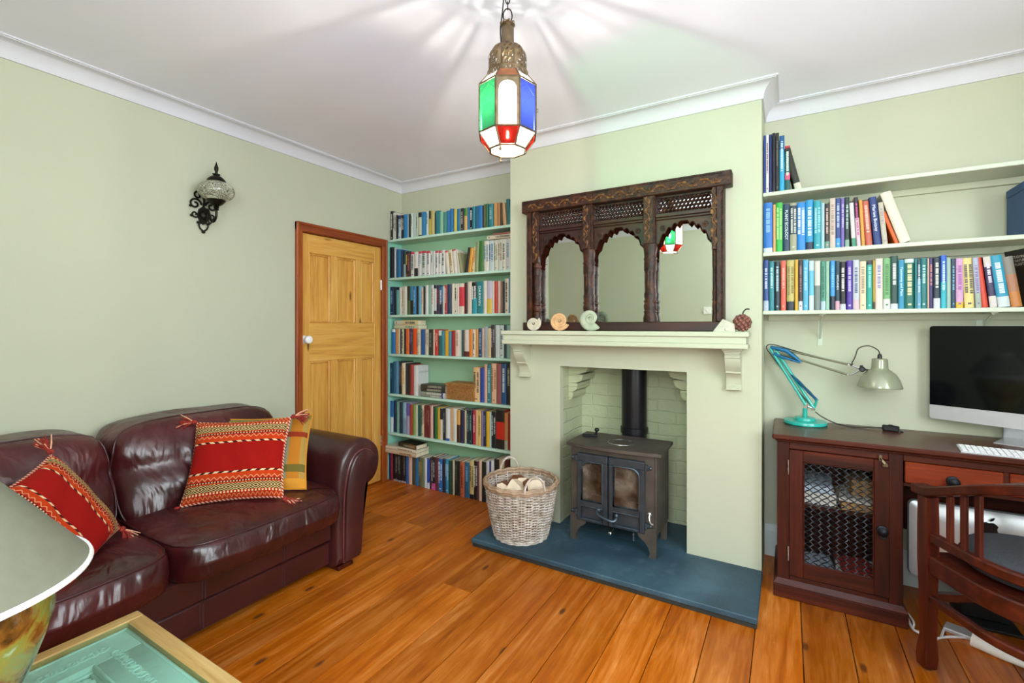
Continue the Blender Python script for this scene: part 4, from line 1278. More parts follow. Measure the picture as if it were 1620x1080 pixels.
def lying_book(name, label, group, cx, y0, z, W, D, T, color, rz=0, marks=None, bands=()):
    """book lying flat: W along x (spine length, spine to the front), D deep, T thick"""
    o = make_book(T, W, D, color, list(bands), marks, None, rb, name)
    # stand -> lay: rotate so that local z runs along world x
    o.rotation_euler = (Matrix.Rotation(rz, 4, 'Z') @ Matrix.Rotation(PI/2, 4, 'Y')).to_euler()
    o.location = Vector((cx, y0, z+T/2)) - (Matrix.Rotation(rz, 4, 'Z') @ Vector((W/2, 0, 0)))
    return tag(o, label, 'book', group)
lg = 'books lying flat on others'
# second shelf: on the tall pale series by the chimney
lying_book('book', 'long cream book lying flat on the tall pale series, second shelf', lg, -1.845, 2.95, LS[1]+.2395, .25, .11, .03, 'e4d8be', 0, '6a6a5a')
lying_book('book', 'thin dark red book topping the cream one on the second shelf', lg, -1.815, 2.95, LS[1]+.271, .20, .11, .012, 'a86a5a')
# fourth shelf
lying_book('book', 'green-cream book lying flat on the orange spines, fourth shelf', lg, -2.80, 2.95, LS[3]+.2165, .27, .12, .03, 'd0d2b0', 0, '6a8a6a')
lying_book('book', 'yellow-cream book lying on the green-cream one, fourth shelf', lg, -2.80, 2.95, LS[3]+.2478, .26, .115, .04, 'e0cf98', 0, '4a5a6a', [(0, .35, lin('d8d8c0'))])
# fifth shelf: beside the wicker box
lying_book('book', 'grey book lying flat under the dark one beside the wicker box', lg, -2.485, 2.925, LS[4]+.0006, .255, .14, .045, '8f988a', 0, 'd8d8d0', [(.82, .93, lin('2c3f8a')), (.93, 1, lin('e0e0e4'))])
lying_book('book', 'dark patterned book on the grey one beside the wicker box', lg, -2.49, 2.932, LS[4]+.0462, .25, .135, .058, '3a3a34', .02, 'a0a090')
# floor stack
lying_book('book', 'lower cream book lying across the black series on the floor', lg, -2.80, 2.885, .2455, .345, .17, .032, 'dcc8a8', 0, 'a06a50')
lying_book('book', 'upper white book of the cream pair over the black series', lg, -2.80, 2.887, .2782, .345, .168, .028, 'e6ddc8', 0, 'b08a70')
lying_book('book', 'small black-spined brown book topping the floor pile by the door', lg, -2.745, 2.905, .3067, .22, .13, .036, '2a2620', -.12, 'a89a80', [(.62, 1, lin('8a6038'))])
# cover lettering on the end book of the fifth shelf (white cover seen from the side)
me = text_mesh('ECOSCIENCE', .021); me.materials.append(wordmat('5a6a78'))
for o in [o for o in bpy.data.objects if o.name.startswith('book') and o.get('group') == grp['L5']]:
    if abs(o.location.x*1000-(BOOKS['L5'][8][0]+BOOKS['L5'][8][1]/2)) < 25 and o.get('label', '').startswith(('thick white', 'white')):
        me.transform(Matrix.Translation((.0256, .085, .195)) @ Matrix.Rotation(PI/2, 4, 'Z') @ Matrix.Rotation(PI/2, 4, 'X'))
        xs = max(v.co.x for v in o.data.vertices)
        for v in me.vertices: v.co.x = xs+.0005
        t = bpy.data.objects.new('cover_title', me); COL.objects.link(t); t.parent = o
# middle desk shelf: big book leaning well over, orange spine and cream cover
oo = make_book(.014, .165, .17, 'e8641c', [], None, None, rb)
a = math.radians(-18); oo.rotation_euler = (0, a, 0); oo.location = (.4545, 2.884, RS[1]+.0006+math.sin(-a)*.007)
tag(oo, 'thin orange book leaning under the big cream one on the middle shelf', 'book', grp['R2'])
ob = make_book(.042, .262, .185, 'e8e2cc', [], None, None, rb)
a = math.radians(-17); ob.rotation_euler = (0, a, 0); ob.location = (.487, 2.885, RS[1]+.0006+math.sin(-a)*.021)
tag(ob, 'big cream book leaning over at the end of the middle shelf', 'book', grp['R2'])
# lowest desk shelf: last book turned so that its dark flowered cover shows
ob = make_book(.034, .262, .17, '2c2a22', [], None, None, rb)
ob.rotation_euler = (Matrix.Rotation(math.radians(15), 4, 'Z') @ Matrix.Rotation(math.radians(-7), 4, 'Y')).to_euler(); ob.location = (.958, 2.878, RS[2]+.0028)
cv = MB()
for k in range(46):
    yy, zz = rb.uniform(.012, .16), rb.uniform(.02, .175); s = rb.uniform(.004, .010)
    cv.ball((-.0172, yy, zz), (.0008, s, s*rb.uniform(.6, 1.1)), 6, 4)
cv.build('cover_flowers', M['gold'], ob)['label'] = 'yellow flower pattern on the cover'
me = text_mesh('STUDYING\nTHE NATURE OF\nPLANTS', .017); me.materials.append(wordmat('e8e4d0'))
me.transform(Matrix.Translation((-.0178, .088, .212)) @ Matrix.Rotation(-PI/2, 4, 'Z') @ Matrix.Rotation(PI/2, 4, 'X'))
t = bpy.data.objects.new('cover_title', me); COL.objects.link(t); t.parent = ob
tag(ob, 'dark book with yellow-flowered cover turned outward at the end of the lowest desk shelf', 'book', grp['R3'])
# blue storage box
bx = thing('storage_box', 'dark blue storage box standing at the end of the middle desk shelf', 'box', (.98, 2.95, RS[1]))
mb = MB(); mb.box(.88, 1.12, 2.862, 3.05, RS[1]+.0006, RS[1]+.195, .003); mb.build('box_body', M['bluebox'], bx)
mb = MB(); mb.box(.878, 1.122, 2.860, 3.052, RS[1]+.1955, RS[1]+.232, .004); mb.build('lid', M['bluebox'], bx)
mb = MB(); mb.box(.93, 1.05, 2.8605, 2.8618, RS[1]+.03, RS[1]+.075); mb.build('paper_label', M['paperwhite'], bx)
# wicker box with a lid on the fifth shelf
wb = thing('wicker_box', 'small brown woven wicker box with flat lid on the alcove shelf', 'box', (-2.20, 3.0, LS[4]))
def woven(mb, x0, x1, y0, y1, z0, z1, rows, cols):
    per = [(x0, y0), (x1, y0), (x1, y1), (x0, y1)]
    for r in range(rows):
        z = z0+(z1-z0)*(r+.5)/rows; pts = []
        for i in range(4):
            (ax, ay), (bx_, by) = per[i], per[(i+1) % 4]
            n = cols if i % 2 == 0 else cols//2
            for k in range(n):
                f = k/n; o_ = .0022*(1 if (k+r) % 2 else -1)
                nx, ny = (by-ay), -(bx_-ax); L = math.hypot(nx, ny); pts.append((ax+(bx_-ax)*f+nx/L*o_, ay+(by-ay)*f+ny/L*o_, z))
        mb.tube(pts, (z1-z0)/rows*.55, 5, closed=True)
mb = MB(); woven(mb, -2.345, -2.085, 2.94, 3.075, LS[4]+.004, LS[4]+.105, 13, 30); mb.box(-2.342, -2.088, 2.943, 3.072, LS[4]+.001, LS[4]+.104)
mb.build('box_body', M['wickerbrown'], wb)
mb = MB(); woven(mb, -2.353, -2.077, 2.932, 3.083, LS[4]+.106, LS[4]+.132, 4, 30); mb.box(-2.352, -2.078, 2.934, 3.082, LS[4]+.1055, LS[4]+.134, .003)
mb.build('lid', M['wickerbrown'], wb)

# ------------------------------------------------------------------ hearth and mantelpiece
h = thing('hearth', 'dark blue-grey slate hearth slab in front of the fireplace', 'hearth', (-.88, 2.52, 0))
mb = MB(); mb.box(-1.640, -.116, 2.300, YC-.002, .0005, .022, .002); mb.build('base_course', M['slatebase'], h)
mb = MB(); mb.box(-1.645, -.113, 2.292, YC-.001, .0225, .050, .004); mb.box(FX0+.001, FX1-.001, YC-.0012, FY-.002, .0005, .050); mb.build('slab', M['slate'], h)
mt = thing('mantelpiece', 'cream mantel shelf on two scrolled corbels above the stove', 'mantelpiece', (-.886, 2.67, 1.2))
mb = MB()
x0, x1, y0 = -1.612, -.166, 2.575
mb.box(x0, x1, y0, YC-.001, 1.275, 1.300, .003)
mb.box(x0+.012, x1-.012, y0+.012, YC-.001, 1.238, 1.2752, .003)
mb.box(x0+.004, x1-.004, y0+.004, YC-.001, 1.213, 1.2382, .004)
mb.build('mantel_shelf', M['mantel'], mt)
# corbel side profile in (y,z): scroll
def corbel(xc):
    w = .036
    mb = MB()
    prof = [(YC-.001, 1.0), (YC-.03, 1.0), (YC-.032, 1.012), (YC-.026, 1.016), (YC-.030, 1.04), (YC-.040, 1.062), (YC-.058, 1.078), (YC-.066, 1.082), (YC-.066, 1.09),
            (YC-.074, 1.10), (YC-.092, 1.118), (YC-.104, 1.14), (YC-.110, 1.155), (YC-.110, 1.163), (YC-.120, 1.165), (YC-.120, 1.174), (YC-.113, 1.176), (YC-.113, 1.182), (YC-.126, 1.184), (YC-.126, 1.192), (YC-.001, 1.192)]
    mb.prism(prof, 'x', xc-w, xc+w)
    mb.box(xc-w-.006, xc+w+.006, YC-.134, YC-.001, 1.1925, 1.200, .002)
    mb.box(xc-w-.012, xc+w+.012, YC-.142, YC-.001, 1.2002, 1.2128, .003)
    mb.box(xc-w-.003, xc+w+.003, YC-.036, YC-.001, .988, 1.0, .002)
    mb.build('corbel', M['mantel'], mt, smooth=30)
corbel(-.247); corbel(-1.525)

# ------------------------------------------------------------------ carved arcade mirror standing on the mantel
mr = thing('carved_mirror', 'dark carved wooden three-arched mirror standing on the mantelpiece', 'mirror', (-.88, 2.72, 1.3003))
MZ = 1.3006; FYm = 2.70
mb = MB(); mb.box(-1.470, -.298, 2.752, 2.757, 1.345, 2.10); mb.build('mirror_glass', M['mirror'], mr, smooth=0)
mb = MB(); mb.box(-1.478, -.290, 2.757, 2.762, MZ, 2.13); mb.build('backboard', M['carvedplain'], mr, smooth=0)
mb = MB(); mb.box(-1.513, -.283, 2.692, 2.7515, MZ, 1.354, .004); mb.build('bottom_rail', M['carvedplain'], mr)
# lintel beam with ends running past the posts
mb = MB(); mb.box(-1.512, -.252, 2.676, 2.7515, 2.072, 2.150, .004)
# twisted rope edge and leaf scroll along the beam
for k in range(150):
    xx = -1.47+k*(1.175/149)
    mb.ball((xx, 2.674, 2.142), (.0055, .004, .007), 6, 4)
pts = [(-1.46+i*1.16/120, 2.6735, 2.105+.013*math.sin(i*2*PI/12)) for i in range(121)]
mb.mat = 1; mb.tube(pts, .0035, 5)
for k in range(20):
    xx = -1.43+k*.058; s = 1 if k % 2 else -1
    for q in (-1, 1): mb.ball((xx+q*.013, 2.674, 2.105-s*.012), (.012, .004, .0065), 7, 4)
    mb.ball((xx, 2.674, 2.105+s*.004), (.006, .006, .006), 6, 4)
mb.build('lintel', [M['carved'], M['carvedlight']], mr)
posts = [(-1.477, -1.392, False), (-1.089, -1.022, True), (-.715, -.648, True), (-.350, -.292, False)]
for i, (xa, xb, mid) in enumerate(posts):
    mb = MB(); xc = (xa+xb)/2; w = xb-xa
    zsq = 1.80
    if not mid:
        # outer post: flat carved stile all the way plus a half column inside it
        so = (xa, xa+.036) if i == 0 else (xb-.034, xb)
        mb.box(so[0], so[1], 2.680, 2.7515, 1.354, 2.0725, .003)
        xe = so[0]+.006 if i == 0 else so[1]-.006
        for k in range(62): mb.ball((xe, 2.678, 1.36+k*.0112), (.0045, .0035, .006), 6, 4)
        ci = (so[1], xb) if i == 0 else (xa, so[0])
        xc = (ci[0]+ci[1])/2; r = (ci[1]-ci[0])/2
        mb.box(ci[0]+.0005 if i == 0 else ci[0], ci[1] if i == 0 else ci[1]-.0005, 2.684, 2.7515, zsq-.06, 2.0724, .003)
        xv = xc
    else:
        r = w/2
        mb.box(xa, xb, 2.684, 2.7515, zsq, 2.0724, .003)
        xv = xa+.024
        for k in range(25): mb.ball((xb-.007, 2.683, zsq+.006+k*.0108), (.0055, .004, .006), 6, 4)
    # vine up the square part
    zb = zsq if mid else zsq-.05
    pts = [(xv+.010*math.sin(j*2*PI/10), 2.682, zb+.01+j*(2.06-zb)/40) for j in range(41)]
    mb.mat = 1; mb.tube(pts, .003, 5)
    for j in range(5):
        zz = zb+.04+j*.05; s = 1 if j % 2 else -1
        mb.ball((xv-s*.010, 2.682, zz), (.008, .004, .014), 7, 4); mb.ball((xv+s*.012, 2.682, zz+.02), (.005, .005, .005), 6, 4)
    mb.mat = 0
    # turned column
    R = r*1.06
    prof = [(1.15*R, 1.354), (1.18*R, 1.372), (1.05*R, 1.392), (.98*R, 1.402), (1.06*R, 1.408), (1.06*R, 1.416), (.9*R, 1.42), (1.05*R, 1.43), (1.08*R, 1.445), (1.0*R, 1.458), (.88*R, 1.463), (1.06*R, 1.468), (1.06*R, 1.476), (.9*R, 1.481),
            (1.0*R, 1.50), (1.03*R, 1.515), (.92*R, 1.525), (.9*R, 1.53), (.93*R, 1.58), (.93*R, 1.645), (1.03*R, 1.652), (1.04*R, 1.70), (.95*R, 1.706), (1.07*R, 1.712), (1.07*R, 1.722), (.95*R, 1.728), (1.0*R, 1.745), (1.12*R, 1.78), (1.16*R, zsq+.001)]
    if not mid: prof = [(a, min(b, zsq-.058)) for a, b in prof if b < zsq-.05]
    ycol = 2.7180
    n = 28; vs = []; fs = []
    for (rr, z) in prof:
        for k in range(n):
            a = 2*PI*k/n
            fl_ = 1-.10*(k % 2) if 1.53 < z < 1.65 else 1-.04*(k % 2)
            vs.append((xc+rr*fl_*math.cos(a), ycol+min(rr, .032)*fl_*math.sin(a), z))
    for a in range(len(prof)-1):
        for k in range(n): fs.append((a*n+k, a*n+(k+1) % n, (a+1)*n+(k+1) % n, (a+1)*n+k))
    fs.append(tuple(range(n))[::-1]); fs.append(tuple(range((len(prof)-1)*n, len(prof)*n)))
    mb.add(vs, fs)
    mb.build('column', [M['carved'], M['carvedlight']], mr, smooth=40)
bays = [(-1.392, -1.089), (-1.022, -.715), (-.648, -.350)]
for (a, b) in bays:
    mb = MB(); mb.box(a+.0005, b-.0005, 2.690, 2.7512, 1.944, 1.967, .003); mb.box(a+.0005, b-.0005, 2.700, 2.7512, 1.932, 1.9438, .002); mb.build('cross_rail', M['carvedplain'], mr)
    # pierced lattice: interlocking rings
    mb = MB(); p = .0212; nrow = 5
    nc = int((b-a)/p)
    for rI in range(nrow):
        for cI in range(nc+1):
            cx = a+.008+cI*p+(p/2 if rI % 2 else 0); cz = 1.977+rI*.0208
            if cx > b-.006: continue
            mb.tube([(cx+.0112*math.cos(t*PI/4), 2.738, cz+.0112*math.sin(t*PI/4)) for t in range(8)], .0031, 4, closed=True)
    mb.box(a+.0005, b-.0005, 2.731, 2.745, 1.9672, 1.972); mb.box(a+.0005, b-.0005, 2.731, 2.745, 2.064, 2.0718)
    mb.build('lattice', M['carved'], mr)
    # cusped arch spandrel
    W = b-a; xc = (a+b)/2
    ztop, zap, zspr = 1.9318, 1.904, 1.735
    N = 120; arch = []
    for k in range(N+1):
        f = k/N; xx = a+W*f; s = abs(2*f-1)           # 0 centre, 1 at column
        # pointed main curve
        z = zspr+(zap-zspr)*max(0, 1-s**2.1)**.62
        if s < .12: z += .012*(1-s/.12)
        ph = (s*4.6) % 1.0
        z += .021*(math.sin(PI*ph)-.6)*(1 if s > .10 else s/.10)
        arch.append((xx, max(zspr-.02, min(z, 1.912))))
    arch[0] = (a, 1.70); arch[-1] = (b, 1.70)
    vs = []; fs = []
    for (xx, z) in arch:
        xq = min(max(xx, a+.0005), b-.0005)
        vs += [(xq, 2.716, ztop), (xq, 2.716, z), (xq, 2.7505, z), (xq, 2.7505, ztop)]
    for k in range(N):
        q, w = k*4, (k+1)*4
        fs += [(q, q+1, w+1, w), (q+1, q+2, w+2, w+1), (q+2, q+3, w+3, w+2), (q+3, q, w, w+3)]
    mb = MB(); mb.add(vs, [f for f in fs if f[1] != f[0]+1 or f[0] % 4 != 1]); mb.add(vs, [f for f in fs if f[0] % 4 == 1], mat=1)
    mb.tube([(x_, 2.7155, z_+.004) for x_, z_ in arch[3:-3]], .004, 5, mat=1)
    sd = mb.build('spandrel', [M['carvedplain'], M['carvedmatt']], mr, smooth=25)
    for s in (-1, 1):
        mb = MB(); cx, cz = xc+s*W*.375, 1.886
        for k in range(8):
            t = k*PI/4; mb.ball((cx+.011*math.cos(t), 2.714, cz+.011*math.sin(t)), (.0065, .003, .0065), 7, 4)
        mb.ball((cx, 2.712, cz), (.006, .006, .006), 8, 5)
        mb.build('rosette', M['carved'], sd)

# ------------------------------------------------------------------ fossils, rock and seed pod on the mantel
def ammonite(name, label, mtl, loc, R, thick, turns, rotz, tilt, ribs, opening=0.0, rate=.79):
    mb = MB(); n = int(turns*44); P = []; rr = []
    for i in range(n+1):
        f = i/n; a = opening - (1-f)*turns*2*PI
        g = math.exp(-rate*(1-f)*turns); Wg = math.exp(rate); cg = (Wg-1)/(Wg+1)
        rc = R/(1+cg)*g; rad = R*cg/(1+cg)*g*(1+.07*(1 if (i % (max(2, int(44/ribs)))) == 0 else 0))
        P.append((rc*math.cos(a), 0, rc*math.sin(a))); rr.append(rad)
    seg = 12
    vs = []; fs = []
    for (p, r, i) in zip(P, rr, range(n+1)):
        a = math.atan2(p[2], p[0])
        for k in range(seg):
            t = 2*PI*k/seg
            vs.append(((math.hypot(p[0], p[2])+r*math.cos(t))*math.cos(a), thick/R*1.5*r*math.sin(t), (math.hypot(p[0], p[2])+r*math.cos(t))*math.sin(a)))
    for i in range(n):
        for k in range(seg): fs.append((i*seg+k, i*seg+(k+1) % seg, (i+1)*seg+(k+1) % seg, (i+1)*seg+k))
    fs.append(tuple(range(n*seg, n*seg+seg))); fs.append(tuple(range(seg))[::-1])
    mb.add(vs, fs); mb.ball((0, 0, 0), (R*.10, thick*.35, R*.10), 10, 7); vs = [tuple(v) for v in mb.v]
    zmin = min((Matrix.Rotation(tilt, 3, 'X') @ Vector(v)).z for v in vs)
    o = mb.build(name, mtl, smooth=50)
    o.rotation_euler = (tilt, 0, rotz); o.location = (loc[0], loc[1], 1.3003-zmin)
    return tag(o, label, 'fossil', 'ammonite fossils on the mantelpiece')
ammonite('ammonite_fossil', 'small white ammonite fossil at the far end of the mantel', M['fossilwhite'], (-1.405, 2.640), .053, .016, 4.0, .35, -.22, 16, .8, .42)
ammonite('ammonite_fossil', 'tan ammonite fossil, middle one of three on the mantel', M['fossiltan'], (-1.222, 2.640), .067, .022, 3.8, .30, -.2, 14, -.4, .45)
ammonite('ammonite_fossil', 'large grey-green ammonite fossil with open notch on the mantel', M['fossilgreen'], (-1.020, 2.640), .082, .030, 2.4, .25, -.2, 18, -.75)
mb = MB()
pts = [(-.050,-.022,0), (.055,-.030,0), (.060,.018,0), (-.03,.022,0), (-.004,-.012,.066), (.050,-.008,.040), (.044,.014,.036), (.0,.010,.058)]
mb.add(pts, [(0,1,2,3), (0,1,5,4), (1,2,6,5), (2,3,7,6), (3,0,4,7), (4,5,6,7)])
mb.ball((.018,-.026,.012), (.012,.004,.008), 8, 5)
o = mb.build('rock', M['rock'], smooth=20); o.location = (-.284, 2.628, 1.3004); tag(o, 'angular white rock beside the seed pod on the mantel', 'rock')
sp_ = thing('seed_pod', 'knobbly reddish-brown seed pod with curved dark stem on the mantel', 'seed pod', (-.200, 2.640, 1.3004))
mb = MB(); mb.ball((-.200, 2.640, 1.346), (.036, .034, .036), 14, 10)
gr = PI*(3-math.sqrt(5))
for k in range(46):
    zz = 1-2*(k+.5)/46; q = math.sqrt(1-zz*zz); a = k*gr
    mb.ball((-.200+.036*q*math.cos(a), 2.640+.034*q*math.sin(a), 1.347+.036*zz), .0105, 7, 5)
lo = min(v.z for v in mb.v); mb.v = [v+Vector((0, 0, 1.3006-lo)) for v in mb.v]
mb.build('pod', M['seed'], sp_, smooth=60)
mb = MB(); mb.tube(smoothpath([(-.198, 2.640, 1.39), (-.192, 2.640, 1.405), (-.180, 2.638, 1.416), (-.166, 2.636, 1.415)], 5), .0036, 6); mb.build('stem', M['seedstem'], sp_)

# ------------------------------------------------------------------ wood-burning stove
sv = thing('wood_stove', 'black iron two-door wood stove on the slate hearth', 'stove', (-.874, 2.74, .0502))
SX0, SX1, SY0, SY1 = -1.128, -.620, 2.608, 2.905
# body shell, open box with floor and back
mb = MB()
z0, z1 = .165, .612
mb.box(SX0, SX0+.012, SY0, SY1, z0, z1, .003); mb.box(SX1-.012, SX1, SY0, SY1, z0, z1, .003)
mb.box(SX0+.012, SX1-.012, SY1-.012, SY1, z0, z1); mb.box(SX0+.012, SX1-.012, SY0+.01, SY1-.012, z0, z0+.012)
mb.box(SX0+.012, SX1-.012, SY0, SY0+.014, .575, z1); mb.box(SX0+.012, SX1-.012, SY0, SY0+.014, z0+.0125, .192)
mb.box(SX0+.012, SX0+.05, SY0, SY0+.014, .192, .575); mb.box(SX1-.064, SX1-.012, SY0, SY0+.014, .192, .575)
mb.build('body', M['stovegrey'], sv)
# top plate with bowed front edge
n = 14; top = []
for k in range(n+1):
    f = k/n; top.append((-1.152+.558*f, 2.592-.030*math.sin(PI*f)))
poly = top+[(-.592, 2.60), (-.598, 2.925), (-1.150, 2.925)]
mb = MB(); mb.prism(poly, 'z', .6125, .630)
mb.build('top_plate', M['stovegrey'], sv, smooth=30)
mb = MB(); mb.tube([(-.862+.078*math.cos(t*PI/24), 2.742+.072*math.sin(t*PI/24), .6302) for t in range(48)], .0022, 5, closed=True); mb.build('hotplate_ring', M['steel'], sv)
# legs
for (lx, ly, sx) in ((SX0+.02, SY0+.012, -1), (SX1-.022, SY0+.012, 1), (SX0+.02, SY1-.03, -1), (SX1-.022, SY1-.03, 1)):
    mb = MB()
    prof = [(0, .215), (0, .0502), (-.040, .0502), (-.034, .075), (-.040, .10), (-.058, .128), (-.085, .148), (-.10, .164), (-.10, .175), (-.03, .215)]
    poly = [(lx+sx*(.021+px_), z) for px_, z in prof]
    mb.prism(poly, 'y', ly-.024 if ly < 2.7 else ly-.01, ly+.006)
    mb.build('leg', M['stovegrey'], sv, smooth=30)
# doors
def door_(xa, xb, hinge_left):
    d = MB(); z0, z1 = .178, .574; ya, yb = SY0-.024, SY0-.002
    wx = .030; gz0, gz1 = .300, .530
    d.box(xa, xb, ya, yb, gz1, z1, .004); d.box(xa, xa+wx, ya, yb, z0, gz1, .004); d.box(xb-wx, xb, ya, yb, z0, gz1, .004)
    d.box(xa+wx, xb-wx, ya, yb, .268, gz0, .004); d.box(xa+wx, xb-wx, ya, yb, z0, .192, .004); d.box(xa+wx, xb-wx, ya+.012, yb, .192, .268)
    # inner raised mouldings, rounded top corners of the glass
    gx0, gx1 = xa+wx, xb-wx; rr = .045
    def corner(cx, cz, a0):
        vs = [(cx+(rr)*math.cos(math.radians(a0+q*15)), cz+rr*math.sin(math.radians(a0+q*15))) for q in range(7)]
        return vs
    oc = (gx0, gx0+rr) if hinge_left else (gx1, gx1-rr)
    ar = corner(oc[1], gz1-rr, 90 if hinge_left else 0)
    poly = [(oc[0], gz1)]+(ar if not hinge_left else ar)
    d.prism([(p[0], p[1]) for p in poly], 'y', ya+.002, yb-.001)
    outline = [(gx0, gz0), (gx1, gz0)]
    if hinge_left: outline += [(gx1, gz1)] + ar
    else: outline += ar + [(gx0, gz1)]
    d.tube([(p[0], ya, p[1]) for p in outline], .005, 6, closed=True)
    d.tube([(p[0], ya, p[1]) for p in ((gx0, .192), (gx1, .192), (gx1, .268), (gx0, .268))], .004, 6, closed=True)
    o = d.build('stove_door', M['stovedoor'], sv, smooth=35)
    g = MB(); g.add([(gx0+.002, yb-.006, gz0), (gx1-.002, yb-.006, gz0), (gx1-.002, yb-.006, gz1), (gx0+.002, yb-.006, gz1)], [(0,1,2,3)])
    g.build('door_glass', M['stoveglass'], o, smooth=0)
    hx = xa-.006 if hinge_left else xb+.006; dx = -.02 if hinge_left else .02
    for z in (.545, .225):
        hb = MB(); hb.tube([(hx, SY0-.016, z-.016), (hx, SY0-.016, z+.016)], .010, 10); hb.box(min(hx, hx+dx), max(hx, hx+dx), SY0-.024, SY0-.003, z-.009, z+.009, .003)
        hb.ball((hx+dx*1.2, SY0-.014, z), .010, 8, 6); hb.build('hinge', M['stovedoor'], o)
    return o
dl = door_(-1.082, -.894, True); dr = door_(-.888, -.680, False)
mb = MB()
mb.tube(smoothpath([(-.945, SY0-.030, .262), (-.945, SY0-.052, .258), (-.925, SY0-.062, .243), (-.86, SY0-.064, .228), (-.838, SY0-.052, .232), (-.836, SY0-.030, .250)], 6), .008, 8)
mb.ball((-.945, SY0-.030, .263), .013, 10, 8); mb.ball((-.836, SY0-.032, .252), .014, 10, 8)
mb.build('door_handle', M['stovedoor'], sv)
mb = MB(); mb.ball((-.655, SY0-.014, .292), (.014, .012, .014), 10, 8); mb.tube(smoothpath([(-.655, SY0-.022, .290), (-.652, SY0-.03, .265), (-.642, SY0-.03, .245), (-.632, SY0-.026, .246)], 5), .006, 8); mb.build('side_lever', M['steel'], sv)
mb = MB(); mb.tube([(-.875, SY0+.02, .150), (-.875, SY0-.03, .145)], .006, 8); mb.ball((-.875, SY0-.036, .145), (.012, .006, .010), 10, 6); mb.build('air_control', M['steel'], sv)
mb = MB(); mb.box(-.752, -.744, SY0-.006, SY0+.002, .118, .1645, .002); mb.build('riddling_bar', M['steel'], sv)
mb = MB(); mb.box(SX0+.02, SX1-.02, SY0+.03, SY1-.02, .1775, .235, .004)
mb.build('ash_bed', M['ash'], sv)
mb = MB(); mb.tube([(-1.06, 2.70, .262), (-.86, 2.74, .268)], .030, 9); mb.tube([(-.90, 2.68, .268), (-.69, 2.72, .262)], .030, 9); mb.build('charred_log', M['ember'], sv, smooth=50)
mb = MB(); mb.lathe([(.080, .30), (.080, .6335)], (-.865, 3.030, 0), 28); mb.lathe([(.088, .6345), (.088, .672), (.0815, .676)], (-.865, 3.030, 0), 28); mb.lathe([(.080, .674), (.080, 1.40)], (-.865, 3.030, 0), 28)
mb.tube([(-.865, 2.9055, .42), (-.865, 2.99, .42)], .06, 20)
mb.build('flue_pipe', M['pipe'], sv, smooth=40)
tl = thing('stove_tool', 'short black operating tool lying on the stove top', 'tool', (-1.10, 2.80, .6304))
mb = MB(); mb.box(-1.128, -1.035, 2.7725, 2.7955, .6304, .648, .004); mb.build('bar', M['black'], tl)
mb = MB(); mb.tube([(-1.046, 2.784, .647), (-1.040, 2.784, .668)], .008, 8); mb.ball((-1.038, 2.784, .676), (.016, .012, .012), 10, 7); mb.build('knob', M['black'], tl)
for o in (tl,): 
    for c in o.children: c.rotation_euler = (0, 0, .25)

# ------------------------------------------------------------------ log basket on the hearth
bk = thing('log_basket', 'whitewashed round willow basket of split logs on the hearth', 'basket', (-1.413, 2.495, .0505))
BX, BY, B0, B1 = -1.413, 2.495, .0508, .383
def brad(z):
    f = (z-B0)/(B1-B0); return .160+.058*f+.006*math.sin(PI*f)
NS = 30
mb = MB()
rows = 36
for r in range(rows):
    z = B0+.016+(B1-.03-B0-.016)*r/(rows-1); R = brad(z); pts = []
    n = NS*4
    for k in range(n):
        a = 2*PI*k/n; o_ = .0066*math.cos(NS/2*a + (0 if r % 2 else PI))
        pts.append((BX+(R+o_)*math.cos(a), BY+(R+o_)*math.sin(a), z))
    mb.tube(pts, .0036, 5, closed=True)
# base disc inside
mb.lathe([(0, B0+.004), (.152, B0+.004), (.155, B0+.014), (0, B0+.014)], (BX, BY, 0), 40, cap=False)
mb.build('weave', M['wicker'], bk, smooth=60)
mb = MB()
for k in range(NS):
    a = 2*PI*k/NS
    mb.tube([(BX+brad(z)*math.cos(a), BY+brad(z)*math.sin(a), z) for z in (B0+.006, .15, .25, B1-.012)], .0035, 5)
mb.build('stakes', M['wicker'], bk, smooth=60)
mb = MB()
for z, R, rr in ((B1-.018, .222, .0085), (B1-.006, .226, .009), (B1+.004, .220, .008)):
    pts = [(BX+(R+.003*math.sin(18*2*PI*k/120))*math.cos(2*PI*k/120), BY+(R+.003*math.sin(18*2*PI*k/120))*math.sin(2*PI*k/120), z+.003*math.cos(18*2*PI*k/120)) for k in range(120)]
    mb.tube(pts, rr, 7, closed=True)
mb.build('rim', M['wickerrim'], bk, smooth=60)
mb = MB()
for z, R in ((B0+.0065, .163), (B0+.017, .165)):
    pts = [(BX+(R+.003*math.sin(20*2*PI*k/120))*math.cos(2*PI*k/120), BY+(R+.003*math.sin(20*2*PI*k/120))*math.sin(2*PI*k/120), z) for k in range(120)]
    mb.tube(pts, .0058, 6, closed=True)
mb.build('foot_rim', M['wicker'], bk, smooth=60)
for a in (math.radians(140), math.radians(-40)):
    ca, sa = math.cos(a), math.sin(a)
    mb = MB()
    for off in (-.004, .004):
        pts = []
        for k in range(21):
            t = PI*k/20; s = .062*math.cos(t); up = .085*math.sin(t)
            R = .222+off; pts.append((BX+R*ca-s*sa, BY+R*sa+s*ca, B1-.004+up+off*.3))
        mb.tube(pts, .0055, 7)
    mb.build('handle', M['wicker'], bk, smooth=60)
